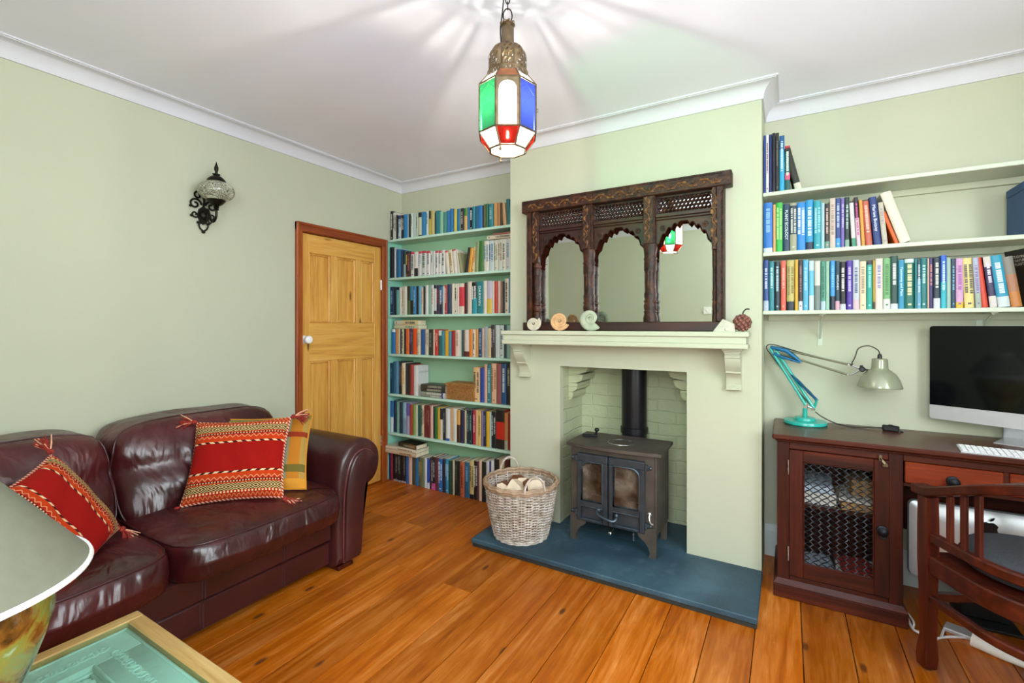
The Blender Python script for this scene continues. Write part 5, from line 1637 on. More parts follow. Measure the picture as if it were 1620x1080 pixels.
def log(label, lat, dep, zlo, sec, L, yaw, tip, barkfrom=99):
    """split log: cross-section sec (across, up) facing the room, run back by L; edges from index barkfrom on are bark"""
    mb = MB(); n = len(sec)
    vs = [(x, 0, z) for x, z in sec]+[(x*.97, L, z*.97) for x, z in sec]
    for i in range(n):
        mb.add([vs[i], vs[(i+1) % n], vs[n+(i+1) % n], vs[n+i]], [(0,1,2,3)], mat=1 if i >= barkfrom else 0)
    mb.add(vs[:n], [tuple(range(n))], 0); mb.add(vs[n:], [tuple(range(n))[::-1]], 0)
    o = mb.build('split_log', [M['logcut'], M['bark']], smooth=25)
    c0 = math.radians(30.64)
    o.location = (BX+.8604*lat-.5096*dep, BY+.5096*lat+.8604*dep, zlo)
    o.rotation_euler = (math.radians(tip), 0, c0+math.radians(yaw))
    return tag(o, label, 'log', 'split logs in the basket')
log('big pale split log with pointed top in the middle of the basket', -.045, -.095, .305, [(-.085, 0), (.088, -.004), (.030, .070), (-.014, .108), (-.022, .104)], .15, -14, -16)
log('squarish pale log with one bark side near the stove in the basket', .098, -.060, .300, [(-.052, 0), (.045, -.004), (.050, .088), (.012, .100), (-.026, .098), (-.060, .080)], .13, 12, -12, 4)
log('small reddish bark log at the bookcase side of the basket', -.122, -.045, .300, [(-.030, 0), (.030, 0), (.034, .060), (.004, .078), (-.028, .066)], .13, -8, -10, 1)
log('short bark-topped log behind the pointed log in the basket', .010, .060, .290, [(-.060, 0), (.060, 0), (.062, .05), (.026, .082), (-.022, .086), (-.058, .055)], .10, 20, -5, 2)
for k, (p, q) in enumerate((((-1.52, 2.47, .115), (-1.30, 2.47, .115)), ((-1.42, 2.38, .115), (-1.42, 2.60, .165)))):
    mb = MB(); mb.tube([p, q], .045, 9); o = mb.build('round_log', M['bark'], smooth=40); tag(o, ['round bark log lying across the bottom of the basket', 'round bark log lying on the bottom log in the basket'][k], 'log', 'split logs in the basket')

# ------------------------------------------------------------------ leather sofa against the left wall, facing +x
sofa = thing('leather_sofa', 'dark burgundy leather two-seater sofa with scrolled arms against the wall', 'sofa', (-2.5, .90, 0))
def wob(x, y, z, s=1.0):
    return s*(math.sin(7.3*x+3.1*y)*math.cos(5.7*y-2.9*z)+.6*math.sin(13*y+8*z+2)*math.cos(11*x-4*z))
YA, YBm, YE = .105, .885, 1.668      # cushion edges along y
# base: two leather bands with welted joins
mb = MB()
mb.box(-2.90, -2.135, YA-.02, YE+.005, .035, .168, .012)
mb.box(-2.90, -2.118, YA-.02, YE+.005, .166, .305, .016)
mb.build('base', M['leather2'], sofa, smooth=40)
for y in (.16, .625, 1.025, 1.395):
    for d in (-.006, .006):
        mb = MB(); mb.tube([(-2.1175, y+d, .18), (-2.1165, y+d, .29)], .003, 5); mb.build('base_seam', M['piping'], sofa)
        mb = MB(); mb.tube([(-2.1345, y+d, .045), (-2.1345, y+d, .158)], .003, 5); mb.build('base_seam', M['piping'], sofa)
mb = MB(); mb.box(-2.945, -2.84, YA-.05, YE+.05, .04, .70, .02); mb.build('back_frame', M['leather2'], sofa)
# seat cushions
def seat(y0, y1, seed):
    yc, hy = (y0+y1)/2, (y1-y0)/2; xc, hx = -2.435, .425; zc, hz = .388, .088
    def fn(x, y, z):
        X = xc+hx*x; Yp = yc+hy*y; Zp = zc+hz*z
        if z > 0: Zp += .022*(1-x*x)*(1-y*y)            # crown
        if x > .3: X += .055*((x-.3)/.7)**1.5*(1-.55*abs(z))*(1-.35*y**4)      # soft bulging front
        Zp += .0035*wob(X*1.3, Yp*1.6+seed, Zp*2)
        if x > .5:
            X += .004*math.sin(19*Yp+seed*3+9*Zp)*(1-abs(y))*(.5+.5*math.sin(7*Yp+seed))
        return (X, Yp, Zp)
    mb = MB(); mb.puff(fn, 28, 8.0)
    o = mb.build('seat_cushion', M['leather'], sofa, smooth=80)
    # piped seam round the upper edge
    pts = []
    for k in range(64):
        a = 2*PI*k/64; c, s = math.cos(a), math.sin(a)
        m = (abs(c)**8+abs(s)**8)**(-1/8)
        x, y = c*m*.985, s*m*.985; zq = .80
        f = (abs(x)**8+abs(y)**8+abs(zq)**8)**(1/8)
        p = fn(x/f*1.004, y/f*1.004, zq/f); pts.append(p)
    mb = MB(); mb.tube(pts, .0042, 6, closed=True)
    mb.build('piping', M['piping'], o, smooth=60)
seat(YBm+.002, YE-.004, 1.7); seat(YA, YBm-.002, 4.1)
# back cushions, slumped and creased
def back(y0, y1, seed, ztop):
    yc, hy = (y0+y1)/2, (y1-y0)/2; zc = (.42+ztop)/2; hz = (ztop-.42)/2
    def fn(x, y, z):
        Yp = yc+hy*y*(1-.05*max(0, z)**2); Zp = zc+hz*z*(1-.07*abs(y)**3.5*(1 if z > 0 else 0))
        X = -2.70+.155*x - .085*z
        if x > 0: X += .05*(1-y*y)*(1-z*z) - .035*math.exp(-((z-.1)/.22)**2)*(.4+.6*abs(y))
        if x < 0: X = max(X, -2.935)
        if z > .5 and x > -.5: X += .012*(z-.5)
        w = .010*wob(X*2.0, Yp*1.3+seed, Zp*2.6)+.007*math.sin(9*Yp+15*Zp+seed)*(1-z*z)
        if x > .2: X += w
        else: Zp += .4*w*max(0, z)
        return (X, Yp, Zp)
    mb = MB(); mb.puff(fn, 28, 7.0)
    o = mb.build('back_cushion', M['leather'], sofa, smooth=80)
    pts = []
    for k in range(64):
        a = 2*PI*k/64; c, s = math.cos(a), math.sin(a); m = (abs(c)**7+abs(s)**7)**(-1/7)
        y, z = c*m*.975, s*m*.975; xq = .62; f = (abs(xq)**7+abs(y)**7+abs(z)**7)**(1/7)
        p = fn(xq/f*1.01, y/f*1.003, z/f*1.003); pts.append(p)
    mb = MB(); mb.tube(pts, .004, 6, closed=True); mb.build('piping', M['piping'], o, smooth=60)
back(YBm+.003, YE+.01, .6, .872); back(YA-.01, YBm-.003, 3.3, .868)
# scrolled arms
prof = [(1.664, .024), (1.664, .23), (1.668, .40), (1.680, .50), (1.700, .585), (1.728, .632), (1.765, .664), (1.81, .682), (1.86, .686), (1.91, .675), (1.950, .650), (1.978, .613), (1.990, .565), (1.986, .51), (1.968, .462),
        (1.940, .430), (1.905, .414), (1.872, .412), (1.862, .425), (1.868, .445), (1.862, .40), (1.852, .30), (1.845, .20), (1.836, .10), (1.826, .024)]
prof = [(p[0], p[1]) for p in smoothpath([(a, b, 0) for a, b in prof], 3)]
def arm(sign, y0):
    def T(p): return (y0+sign*(p[0]-1.668), p[1])
    pr = [T(p) for p in prof]
    cy = y0+sign*.14
    mb = MB()
    # body swept along x with a softly rounded front edge
    rings = []
    for xx, ins in ((-2.93, .012), (-2.918, 0), (-2.50, 0), (-2.135, 0), (-2.112, .004), (-2.094, .012), (-2.084, .024)):
        ring = []
        n = len(pr)
        for i, p in enumerate(pr):
            a, b = Vector(pr[i-1]), Vector(pr[(i+1) % n]); t = (b-a).normalized(); nrm = Vector((t.y, -t.x))*sign
            q = Vector(p)+nrm*ins
            ring.append((xx, q.x, max(.022, q.y)))
        rings.append(ring)
    n = len(pr); vs = [v for r in rings for v in r]; fs = []
    for j in range(len(rings)-1):
        for i in range(n): fs.append((j*n+i, j*n+(i+1) % n, (j+1)*n+(i+1) % n, (j+1)*n+i))
    fs.append(tuple(range(n))); fs.append(tuple(range((len(rings)-1)*n, len(rings)*n))[::-1])
    mb.add(vs, fs)
    o = mb.build('arm', M['leather2'], sofa, smooth=45)
    # inset front panel with double welt
    pin = []
    for i, p in enumerate(pr):
        a, b = Vector(pr[i-1]), Vector(pr[(i+1) % n]); t = (b-a).normalized(); nrm = Vector((t.y, -t.x))*sign
        q = Vector(p)+nrm*.030
        if p[1] < .40 and abs(p[0]-y0) > .1*1: q = Vector(p)+nrm*.010
        pin.append((q.x, max(.05, q.y)))
    # keep only the part of the loop that does not fold over itself
    loop = []
    for q in pin:
        if not loop or (Vector(q)-Vector(loop[-1])).length > .004: loop.append(q)
    wl = [(-2.0835, q[0], q[1]) for q in loop]
    # bold facing panel: scroll disc and tapering leg
    out = []
    for q in [(1.712, .045), (1.714, .25), (1.719, .40), (1.736, .50), (1.760, .570), (1.796, .612), (1.85, .628), (1.895, .612), (1.922, .580), (1.930, .54), (1.918, .50), (1.890, .475), (1.862, .452), (1.846, .41), (1.838, .33), (1.830, .20), (1.818, .045)]:
        out.append(T(q))
    out = [(p[0], p[1]) for p in smoothpath([(a, b, 0) for a, b in out], 3, closed=False)]
    mb = MB(); m = len(out); vs = []; fs = []
    cen = Vector((sum(p[0] for p in out)/m, sum(p[1] for p in out)/m))
    for (xx, s) in ((-2.095, 1.0), (-2.066, .985), (-2.060, .93)):
        for p in out:
            q = cen+(Vector(p)-cen)*s; vs.append((xx, q.x, q.y))
    for j in range(2):
        for i in range(m): fs.append((j*m+i, j*m+(i+1) % m, (j+1)*m+(i+1) % m, (j+1)*m+i))
    fs.append(tuple(range(2*m, 3*m)))
    mb.add(vs, fs); mb.build('arm_front_panel', M['leather2'], o, smooth=50)
    mb = MB(); mb.tube([(-2.082, p[0], p[1]) for p in out], .008, 8, closed=True); mb.build('panel_piping', M['shinyleather'], o, smooth=60)
    mb = MB(); mb.box(-2.16, -2.09, cy-.10-.0 if sign < 0 else y0+.02, (cy-.02) if sign < 0 else y0+.12, .0006, .0235, .004); mb.build('foot', M['mahog'], sofa)
arm(1, 1.668); arm(-1, YA-.004)

# ------------------------------------------------------------------ cushions
def pillow(mb, W, H, Th, pinch=.07, n=22):
    """flat local frame: x right, z up, front faces -y; returns uv per face corner via mb.uvs"""
    vs = []; uvs = []; fs = []
    for side in (-1, 1):
        base = len(vs)
        for j in range(n+1):
            for i in range(n+1):
                s = -1+2*i/n; t = -1+2*j/n
                x = s*W/2*(1-pinch*(1-t*t)*abs(s)**3); z = t*H/2*(1-pinch*(1-s*s)*abs(t)**3)
                h = Th/2*((1-s**4)*(1-t**4))**.55*(1-.15*(s*s*t*t))
                h += .004*math.sin(9*s+4*t)*(1-s*s)*(1-t*t)
                vs.append((x, side*h, z)); uvs.append((i/n, j/n))
        for j in range(n):
            for i in range(n):
                q = [base+j*(n+1)+i, base+j*(n+1)+i+1, base+(j+1)*(n+1)+i+1, base+(j+1)*(n+1)+i]
                fs.append(q if side < 0 else q[::-1])
    me_v = vs
    mb.add(vs, fs)
    return uvs
def put_uv(o, uvs):
    me = o.data; uv = me.uv_layers.new(name='UVMap')
    for lp in me.loops: uv.data[lp.index].uv = uvs[lp.vertex_index]
def tassel(parent, c, dirv, rs, mtl='tassel'):
    d = Vector(dirv).normalized(); r_ = random.Random(rs)
    mb = MB(); c = Vector(c)
    mb.ball(c+d*.008, (.013, .013, .013), 8, 6)
    for k in range(40):
        sp_ = Vector((r_.uniform(-1, 1), r_.uniform(-.6, .6), r_.uniform(-1, 1)))*.55
        e = (d+sp_).normalized(); L = r_.uniform(.05, .08)
        p1 = c+d*.008; p2 = p1+e*L*.5; p3 = p2+(e+Vector((r_.uniform(-.4, .4), r_.uniform(-.3, .3), r_.uniform(-.6, .1)))).normalized()*L*.55
        mb.tube([p1, p2, p3], [.0030, .0030, .002], 5, mat=0 if r_.random() < .75 else 1)
    return mb.build('tassel', [M['tassel'], M['tasselpale']], parent, smooth=60)
def cushion(name, label, W, H, Th, mtl, tass, group):
    mb = MB(); uvs = pillow(mb, W, H, Th)
    root = mb.build(name, mtl, smooth=80, recalc=False); put_uv(root, uvs)
    tag(root, label, 'cushion', group)
    if tass:
        for q, (sx, sz) in enumerate(((-1, -1), (1, -1), (1, 1), (-1, 1))):
            tassel(root, (sx*W/2, 0, sz*H/2), (sx, 0, sz*.35-.35), 100+q)
    else:
        e = MB(); 
        pts = []
        for k in range(80):
            a = k/80*4; sd = int(a); f = a-sd; s, t = [(-1+2*f, -1), (1, -1+2*f), (1-2*f, 1), (-1, 1-2*f)][sd]
            pts.append((s*W/2*(1-.07*(1-t*t)), 0, t*H/2*(1-.07*(1-s*s))))
        e.tube(pts, .0045, 6, closed=True); e.build('piping', mtl, root)
    return root
c1 = cushion('kilim_cushion', 'red kilim cushion with corner tassels propped against the sofa arm', .445, .415, .12, M['kilim'], True, 'red kilim cushions')
def orient(o, corner_bl, corner_br, up_pt):
    """place: bottom edge from bl to br, top edge centre passing up_pt"""
    bl, br, up = Vector(corner_bl), Vector(corner_br), Vector(up_pt)
    x = (br-bl).normalized(); mid = (bl+br)/2; z = up-mid; z = (z-x*z.dot(x)).normalized(); y = z.cross(x)
    m = Matrix((x, y, z)).transposed()
    H = o.get('_h')
    o.rotation_euler = m.to_euler(); return mid, z
def place(o, bl, br, up, H):
    mid, z = orient(o, bl, br, up)
    o.location = mid+z*(H/2)
place(c1, (-2.425, 1.062, .488), (-2.105, 1.385, .494), (-2.42, 1.375, .85), .415)
c2 = dup(c1, label='red kilim cushion tipped on one corner, half hidden by the big lampshade')
c3 = cushion('patchwork_cushion', 'mustard plaid patchwork cushion behind the red kilim cushion', .44, .42, .08, M['patch'], False, 'cushions')
place(c3, (-2.43, 1.205, .490), (-2.135, 1.515, .492), (-2.50, 1.50, .83), .42)
Tc, Rc, Bc = Vector((-2.403, .635, .826)), Vector((-2.323, .801, .525)), Vector((-2.05, .572, .475))
xx = (Rc-Tc).normalized(); zz = (Rc-Bc); zz = (zz-xx*zz.dot(xx)).normalized(); yy = zz.cross(xx)
c2.rotation_euler = Matrix((xx, yy, zz)).transposed().to_euler()
c2.location = (Tc+Bc)/2; c2.scale = (.88, .9, .92)

# ------------------------------------------------------------------ coffee table with carved panel under glass
ct = thing('coffee_table', 'pale wooden coffee table with carved teal panel under glass', 'table', (-1.42, .15, 0))
TX0, TX1, TY0, TY1, TZ = -1.735, -1.105, -.38, .652, .45
fw = .042
for xa in (TX0, TX1-fw):
    mb = MB(); mb.box(xa, xa+fw, TY0, TY1, TZ-.055, TZ, .004); mb.build('long_rail', M['tablewood'], ct)
for ya in (TY0, TY1-fw):
    mb = MB(); mb.box(TX0+fw, TX1-fw, ya, ya+fw, TZ-.055, TZ, .004); mb.build('end_rail', M['tablewoodx'], ct)
for lx in (TX0+.03, TX1-.03):
    for ly in (TY0+.03, TY1-.03):
        mb = MB(); mb.box(lx-.027, lx+.027, ly-.027, ly+.027, .0006, TZ-.0552, .004); mb.build('leg', M['tablewood'], ct)
gx0, gx1, gy0, gy1 = TX0+fw, TX1-fw, TY0+fw, TY1-fw
mb = MB(); mb.box(gx0+.001, gx1-.001, gy0+.001, gy1-.001, TZ-.0085, TZ-.0025); mb.build('glass_top', M['tableglass'], ct, smooth=0)
# carved panel: stepped mouldings, scroll border, floral field
mb = MB(); zb = TZ-.037
mb.box(gx0, gx1, gy0, gy1, zb-.008, zb)
def ring(i0, i1, z1, mb):
    mb.box(gx0+i0, gx0+i1, gy0+i0, gy1-i0, zb, z1, .002); mb.box(gx1-i1, gx1-i0, gy0+i0, gy1-i0, zb, z1, .002)
    mb.box(gx0+i1, gx1-i1, gy0+i0, gy0+i1, zb, z1, .002); mb.box(gx0+i1, gx1-i1, gy1-i1, gy1-i0, zb, z1, .002)
ring(.0005, .118, zb+.020, mb); ring(.112, .119, zb+.0245, mb); ring(.118, .128, zb+.010, mb); ring(.004, .012, zb+.023, mb)
def scroll(mb, cx, cy, ux, uy, s, z):
    for sg in (1, -1):
        pts = []
        for (a, b) in spiral((.012, .0), .016, .003, PI, 1.2, 16): pts.append((cx+ux*(a*sg*s)-uy*(b*s), cy+uy*(a*sg*s)+ux*(b*s), z))
        mb.tube(pts, .0026, 5)
    mb.ball((cx, cy, z), (.006, .006, .003), 7, 4)
bw = .062
nx = 8
for k in range(nx):
    px = gx0+.12+(gx1-gx0-.24)*k/(nx-1)
    for py in (gy0+bw, gy1-bw): scroll(mb, px, py, 1, 0, 1.0, zb+.0205)
ny = 19
for k in range(ny):
    py = gy0+.09+(gy1-gy0-.18)*k/(ny-1)
    for px in (gx0+bw, gx1-bw): scroll(mb, px, py, 0, 1, 1.0, zb+.0205)
def flower(cx, cy, R, z, n=8):
    for k in range(n):
        a = 2*PI*k/n; mb.ball((cx+R*.62*math.cos(a), cy+R*.62*math.sin(a), z), (R*.33, R*.33, .007), 8, 5)
    mb.ball((cx, cy, z+.002), (R*.3, R*.3, .010), 8, 5)
fx0, fx1, fy0, fy1 = gx0+.125, gx1-.125, gy0+.125, gy1-.125
rt = random.Random(5)
for i in range(4):
    for j in range(11):
        cx = fx0+(fx1-fx0)*(i+.5)/4; cy = fy0+(fy1-fy0)*(j+.5)/11
        if (i+j) % 2 == 0: flower(cx, cy, .036, zb+.004)
        else:
            for k in range(5):
                a = rt.uniform(0, 2*PI); L = .034
                pts = [(cx+L*f*math.cos(a+.9*f), cy+L*f*math.sin(a+.9*f), zb+.004+.005*math.sin(PI*f)) for f in (0, .25, .5, .75, 1)]
                mb.tube(pts, [.003, .006, .008, .006, .002], 6)
mb.build('carved_panel', M['relief'], ct, smooth=45)

# ------------------------------------------------------------------ big table lamp standing on it
lp = thing('table_lamp', 'large table lamp with marbled pot base and wide grey cone shade', 'lamp', (-1.339, .172, TZ-.002))
c = (-1.339, .172, 0)
mb = MB()
prof = [(0, .4485), (.085, .4485), (.088, .456), (.080, .466), (.076, .475)]
prof += [(.082, .49), (.092, .52), (.108, .56), (.128, .61), (.150, .67), (.168, .72), (.179, .765), (.181, .80), (.172, .835), (.148, .865), (.110, .888), (.070, .90), (.036, .905), (.034, .925), (.018, .928), (.012, .93), (.012, .985), (0, .985)]
mb.lathe(prof, c, 48); mb.build('lamp_base', M['ceramic'], lp, smooth=50)
mb = MB(); mb.lathe([(.016, .985), (.016, 1.03), (0, 1.032)], c, 16); 
for k in range(3):
    a = k*2*PI/3+.4; mb.tube([(c[0], c[1], 1.028), (c[0]+.078*math.cos(a), c[1]+.078*math.sin(a), 1.052)], .002, 5)
mb.build('lamp_holder', M['brass'], lp)
mb = MB(); mb.lathe([(.234, .851), (.080, 1.055), (.0785, 1.0542), (.2325, .8500)], c, 72, cap=False)
mb.build('lamp_shade', M['lampshade'], lp, smooth=60)
mb = MB(); mb.lathe([(.2355, .846), (.2375, .851), (.2345, .858), (.2300, .856), (.2300, .847)], c, 72, cap=False)
mb.build('shade_rim', M['shaderim'], lp, smooth=60)
mb = MB(); mb.lathe([(.0812, 1.048), (.0822, 1.054), (.0805, 1.059), (.077, 1.057)], c, 48, cap=False); mb.build('shade_top_ring', M['shaderim'], lp, smooth=60)

# ------------------------------------------------------------------ mosaic wall sconce
sc = thing('wall_sconce', 'dark bronze scrollwork wall sconce with mosaic glass globe above the sofa', 'wall lamp', (XL, 1.45, 2.0))
SY = 1.442
mb = MB()
# back plate: leafy centre and scrolls, all just off the wall
px_ = XL+.014
mb.prism([(SY-.030, 1.985), (SY-.018, 1.945), (SY, 1.930), (SY+.018, 1.945), (SY+.030, 1.985), (SY+.022, 2.02), (SY, 2.04), (SY-.022, 2.02)], 'x', XL+.001, XL+.018)
mb.ball((XL+.022, SY, 1.985), (.016, .026, .026), 12, 8)
def yz(pts, r, x=px_): mb.tube([(x, a, b) for a, b in pts], r, 6)
for s in (-1, 1):
    yz([(SY+s*a, b) for a, b in spiral((.045, 2.045), .034, .008, PI, -1.3)], .0055)
    yz([(SY+s*a, b) for a, b in spiral((.030, 2.098), .028, .006, PI*1.1, -1.25)], .005)
    yz([(SY+s*a, b) for a, b in spiral((.046, 1.985), .022, .005, PI*.9, 1.2)], .0045)
    yz([(SY+s*.012, 1.945), (SY+s*.026, 1.925), (SY+s*.018, 1.905), (SY+s*.004, 1.893)], .0045)
    mb.ball((px_, SY+s*.070, 2.03), .008, 7, 5); mb.ball((px_, SY+s*.064, 1.975), .009, 7, 5); mb.ball((px_, SY+s*.03, 1.94), .008, 7, 5)
yz([(SY, 2.03), (SY+.004, 2.07), (SY-.004, 2.11), (SY, 2.14)], .006)
mb.ball((px_, SY, 2.148), (.008, .012, .014), 8, 6); mb.ball((px_, SY-.014, 2.138), (.006, .009, .007), 7, 5); mb.ball((px_, SY+.014, 2.138), (.006, .009, .007), 7, 5)
mb.ball((px_, SY, 1.888), (.008, .011, .010), 8, 6)
mb.build('back_plate', M['bronze'], sc, smooth=50)
gx, gy, gz = XL+.140, SY+.008, 2.112
mb = MB()
mb.tube(smoothpath([(XL+.03, SY, 1.985), (XL+.055, SY, 2.015), (XL+.075, SY+.002, 1.985), (XL+.092, SY+.004, 1.945), (XL+.118, SY+.006, 1.940), (XL+.138, SY+.008, 1.965), (gx, gy, 2.0), (gx, gy, 2.03)], 6), .0068, 8)
mb.tube(smoothpath([(XL+.06, SY, 1.985), (XL+.066, SY+.002, 1.945), (XL+.084, SY+.003, 1.930), (XL+.10, SY+.004, 1.94)], 5), .004, 6)
mb.build('arm', M['bronze'], sc, smooth=60)
mb = MB(); mb.lathe([(.007, 2.0), (.014, 2.004), (.010, 2.012), (.016, 2.018), (.012, 2.024), (.030, 2.036), (.044, 2.052), (.050, 2.062), (.046, 2.064), (.010, 2.04)], (gx, gy, 0), 20); mb.build('lamp_cup', M['bronze'], sc, smooth=50)
mb = MB(); prof = []
for k in range(17):
    a = -PI/2+PI*k/16; prof.append((max(.036, .094*math.cos(a)**.8 if math.cos(a) > 0 else .036), gz+.058*math.sin(a)))
mb.lathe(prof, (gx, gy, 0), 36, cap=False); mb.build('glass_globe', M['mosaic'], sc, smooth=80)
mb = MB(); mb.lathe([(.050, 2.158), (.052, 2.164), (.044, 2.180), (.030, 2.194), (.014, 2.202), (.020, 2.207), (.020, 2.211), (.008, 2.214), (.007, 2.224), (.011, 2.236), (.011, 2.250), (.006, 2.264), (.0, 2.285)], (gx, gy, 0), 20); mb.build('finial_cap', M['bronze'], sc, smooth=50)

# ------------------------------------------------------------------ Moroccan lantern
LN = thing('pendant_lantern', 'hanging brass lantern with green, blue and frosted glass panes, lit', 'pendant lamp', (-.861, 1.423, ZC))
lc = Vector((-.861, 1.423, 0))
front = math.atan2(-1.423, .861)          # pane 0 faces the camera corner of the room
ap, zt, zb_, zl = .098, 2.172, 2.006, 1.955
ca = ap/math.cos(PI/8)                    # corner radius
def cor(r, k): a = front-PI/8+k*PI/4; return Vector((lc.x+r*math.cos(a), lc.y+r*math.sin(a), 0))
panes = ['glassW', 'glassB', 'glassW', 'glassG', 'glassW', 'glassB', 'glassW', 'glassG']
cb_ = .062/math.cos(PI/8)
def pane(mtl, pts, nm='glass_pane', inset=.004):
    c_ = sum((Vector(p) for p in pts), Vector())/len(pts)
    q = [Vector(p)+(c_-Vector(p)).normalized()*inset for p in pts]
    mb = MB(); mb.add(q, [tuple(range(len(q)))]); return mb.build(nm, M[mtl], LN, smooth=0, recalc=False)
def Z_(v, z): return Vector((v.x, v.y, z))
for k in range(8):
    a, b = cor(ca, k), cor(ca, k+1)
    o = pane(panes[k], [Z_(a, zb_), Z_(b, zb_), Z_(b, zt), Z_(a, zt)])
    o['label'] = {'glassW': 'frosted white pane', 'glassB': 'blue glass pane', 'glassG': 'green glass pane'}[panes[k]]
    c_, d_ = cor(cb_, k), cor(cb_, k+1)
    o = pane('glassR' if k % 2 == 0 else 'glassW', [Z_(c_, zl), Z_(d_, zl), Z_(b, zb_), Z_(a, zb_)], 'lower_pane'); o['label'] = 'red lower pane' if k % 2 == 0 else 'frosted lower pane'
bt = [Z_(cor(cb_, k), zl) for k in range(8)]
pane('glassW', bt, 'bottom_pane')
mb = MB()
ct_ = .068/math.cos(PI/8); zs = 2.214
for k in range(8):
    a, b = cor(ca, k), cor(ca, k+1); c_, d_ = cor(cb_, k), cor(cb_, k+1)
    mb.tube([Z_(a, zb_), Z_(a, zt)], .0034, 5); mb.tube([Z_(a, zb_), Z_(b, zb_)], .0034, 5); mb.tube([Z_(a, zt), Z_(b, zt)], .003, 5)
    mb.tube([Z_(a, zb_), Z_(c_, zl)], .003, 5); mb.tube([Z_(c_, zl), Z_(d_, zl)], .0034, 5)
    e_, f_ = cor(ct_, k), cor(ct_, k+1)
    mb.tube([Z_(a, zt), Z_(e_, zs)], .003, 5)
for k in range(8):
    a, b = cor(ca, k), cor(ca, k+1); e_, f_ = cor(ct_, k), cor(ct_, k+1)
    pane('glassS' if k else 'copper', [Z_(a, zt), Z_(b, zt), Z_(f_, zs), Z_(e_, zs)], 'shoulder_pane', .002)
mb.build('frame', M['brass'], LN, smooth=30)
# arch overlay on the front pane
mb = MB()
for k in (0,):
    a, b = Z_(cor(ca*1.004, k), 0), Z_(cor(ca*1.004, k+1), 0)
    W = (b-a).length; ux = (b-a).normalized()
    oc = [(0, zb_), (W*.13, zb_), (W*.13, 2.13)]+[(W*.5-W*.37*math.cos(math.radians(t)), 2.13+W*.34*math.sin(math.radians(t))) for t in range(0, 181, 20)]+[(W*.87, zb_), (W, zb_), (W, zt), (0, zt)]
    L_ = [(W*.13, zb_), (W*.13, 2.13)]
    # left strip, right strip, top filler
    P = lambda s, z: a+ux*s+Vector((0, 0, z))
    mb.add([P(0, zb_), P(W*.13, zb_), P(W*.13, 2.13), P(0, 2.13)], [(0,1,2,3)]); mb.add([P(W*.87, zb_), P(W, zb_), P(W, 2.13), P(W*.87, 2.13)], [(0,1,2,3)])
    ar = [(W*.5-W*.37*math.cos(math.radians(t)), 2.13+W*.34*math.sin(math.radians(t))) for t in range(0, 181, 20)]
    top = [P(0, 2.13)]+[P(s, z) for s, z in ar]+[P(W, 2.13), P(W, zt), P(0, zt)]
    for q, w in zip(ar[:-1], ar[1:]): mb.add([P(*q), P(*w), P(w[0], zt), P(q[0], zt)], [(0,1,2,3)])
    mb.add([P(0, 2.13), P(W*.13, 2.13), P(W*.13, zt), P(0, zt)], [(0,1,2,3)]); mb.add([P(W*.87, 2.13), P(W, 2.13), P(W, zt), P(W*.87, zt)], [(0,1,2,3)])
mb.build('arch_overlay', M['brass'], LN, smooth=0, recalc=False)
# gallery ring and pierced dome (real holes)
mb = MB()
for k in range(64):
    a = 2*PI*k/64; r = .071
    mb.add([(lc.x+r*math.cos(a+d), lc.y+r*math.sin(a+d), z) for d, z in ((0, 2.205), (.060, 2.205), (.060, 2.228), (0, 2.228))], [(0,1,2,3)])
for z in (2.204, 2.229): mb.tube([(lc.x+.071*math.cos(2*PI*k/48), lc.y+.071*math.sin(2*PI*k/48), z) for k in range(48)], .0024, 5, closed=True)
mb.build('gallery', M['brass'], LN, smooth=40)
NL, NA, NZ = 8, 14, 22
def dome(a, f):
    lob = abs(math.cos(NL/2*(a-front)))   # lobed melon dome
    if f < .55: r = .066
    else: t = (f-.55)/.45; r = .066*math.sqrt(max(0, 1-(t*.945)**2.2))
    r = max(r, .021)
    r *= .93+.10*lob**.7
    return Vector((lc.x+r*math.cos(a), lc.y+r*math.sin(a), 2.226+.104*f))
mb = MB(); nA = NL*NA
vs = [dome(front+2*PI*i/nA+PI/NL, j/NZ) for j in range(NZ+1) for i in range(nA)]
fs = []
for j in range(NZ):
    for i in range(nA):
        g = i % NA
        hole = 2 <= g <= NA-3 and 2 <= j <= NZ-5 and (g*3+j*2) % 5 in (0, 2) and not (j % 7 == 6)
        if not hole: fs.append((j*nA+i, j*nA+(i+1) % nA, (j+1)*nA+(i+1) % nA, (j+1)*nA+i))
mb.add(vs, fs); mb.build('pierced_dome', M['brass'], LN, smooth=50)
mb = MB(); mb.lathe([(.0225, 2.328), (.0225, 2.392), (.020, 2.396), (.026, 2.402), (.021, 2.412), (.010, 2.414)], (lc.x, lc.y, 0), 20)
for k in range(8):
    a = k*PI/4; mb.ball((lc.x+.023*math.cos(a), lc.y+.023*math.sin(a), 2.408), .006, 6, 4)
mb.build('neck', M['brass'], LN, smooth=50)
mb = MB()
for k in (0, 2, 5):
    v = cor(cb_, k); mb.tube([Z_(v, zl-.001), Z_(v, zl-.014)], .0028, 6); mb.ball((v.x, v.y, zl-.015), .005, 8, 5)
mb.build('foot', M['brass'], LN)
mb = MB(); v = (cor(ca, 2)+cor(ca, 1))/2; v = cor(ca, 2)
e = (v-Vector((lc.x, lc.y, 0))).normalized()
mb.tube([Z_(v, 2.085), Z_(v+e*.008, 2.085), Z_(v+e*.008, 2.075), Z_(v+e*.0, 2.072)], .0015, 5); mb.build('latch', M['brass'], LN)
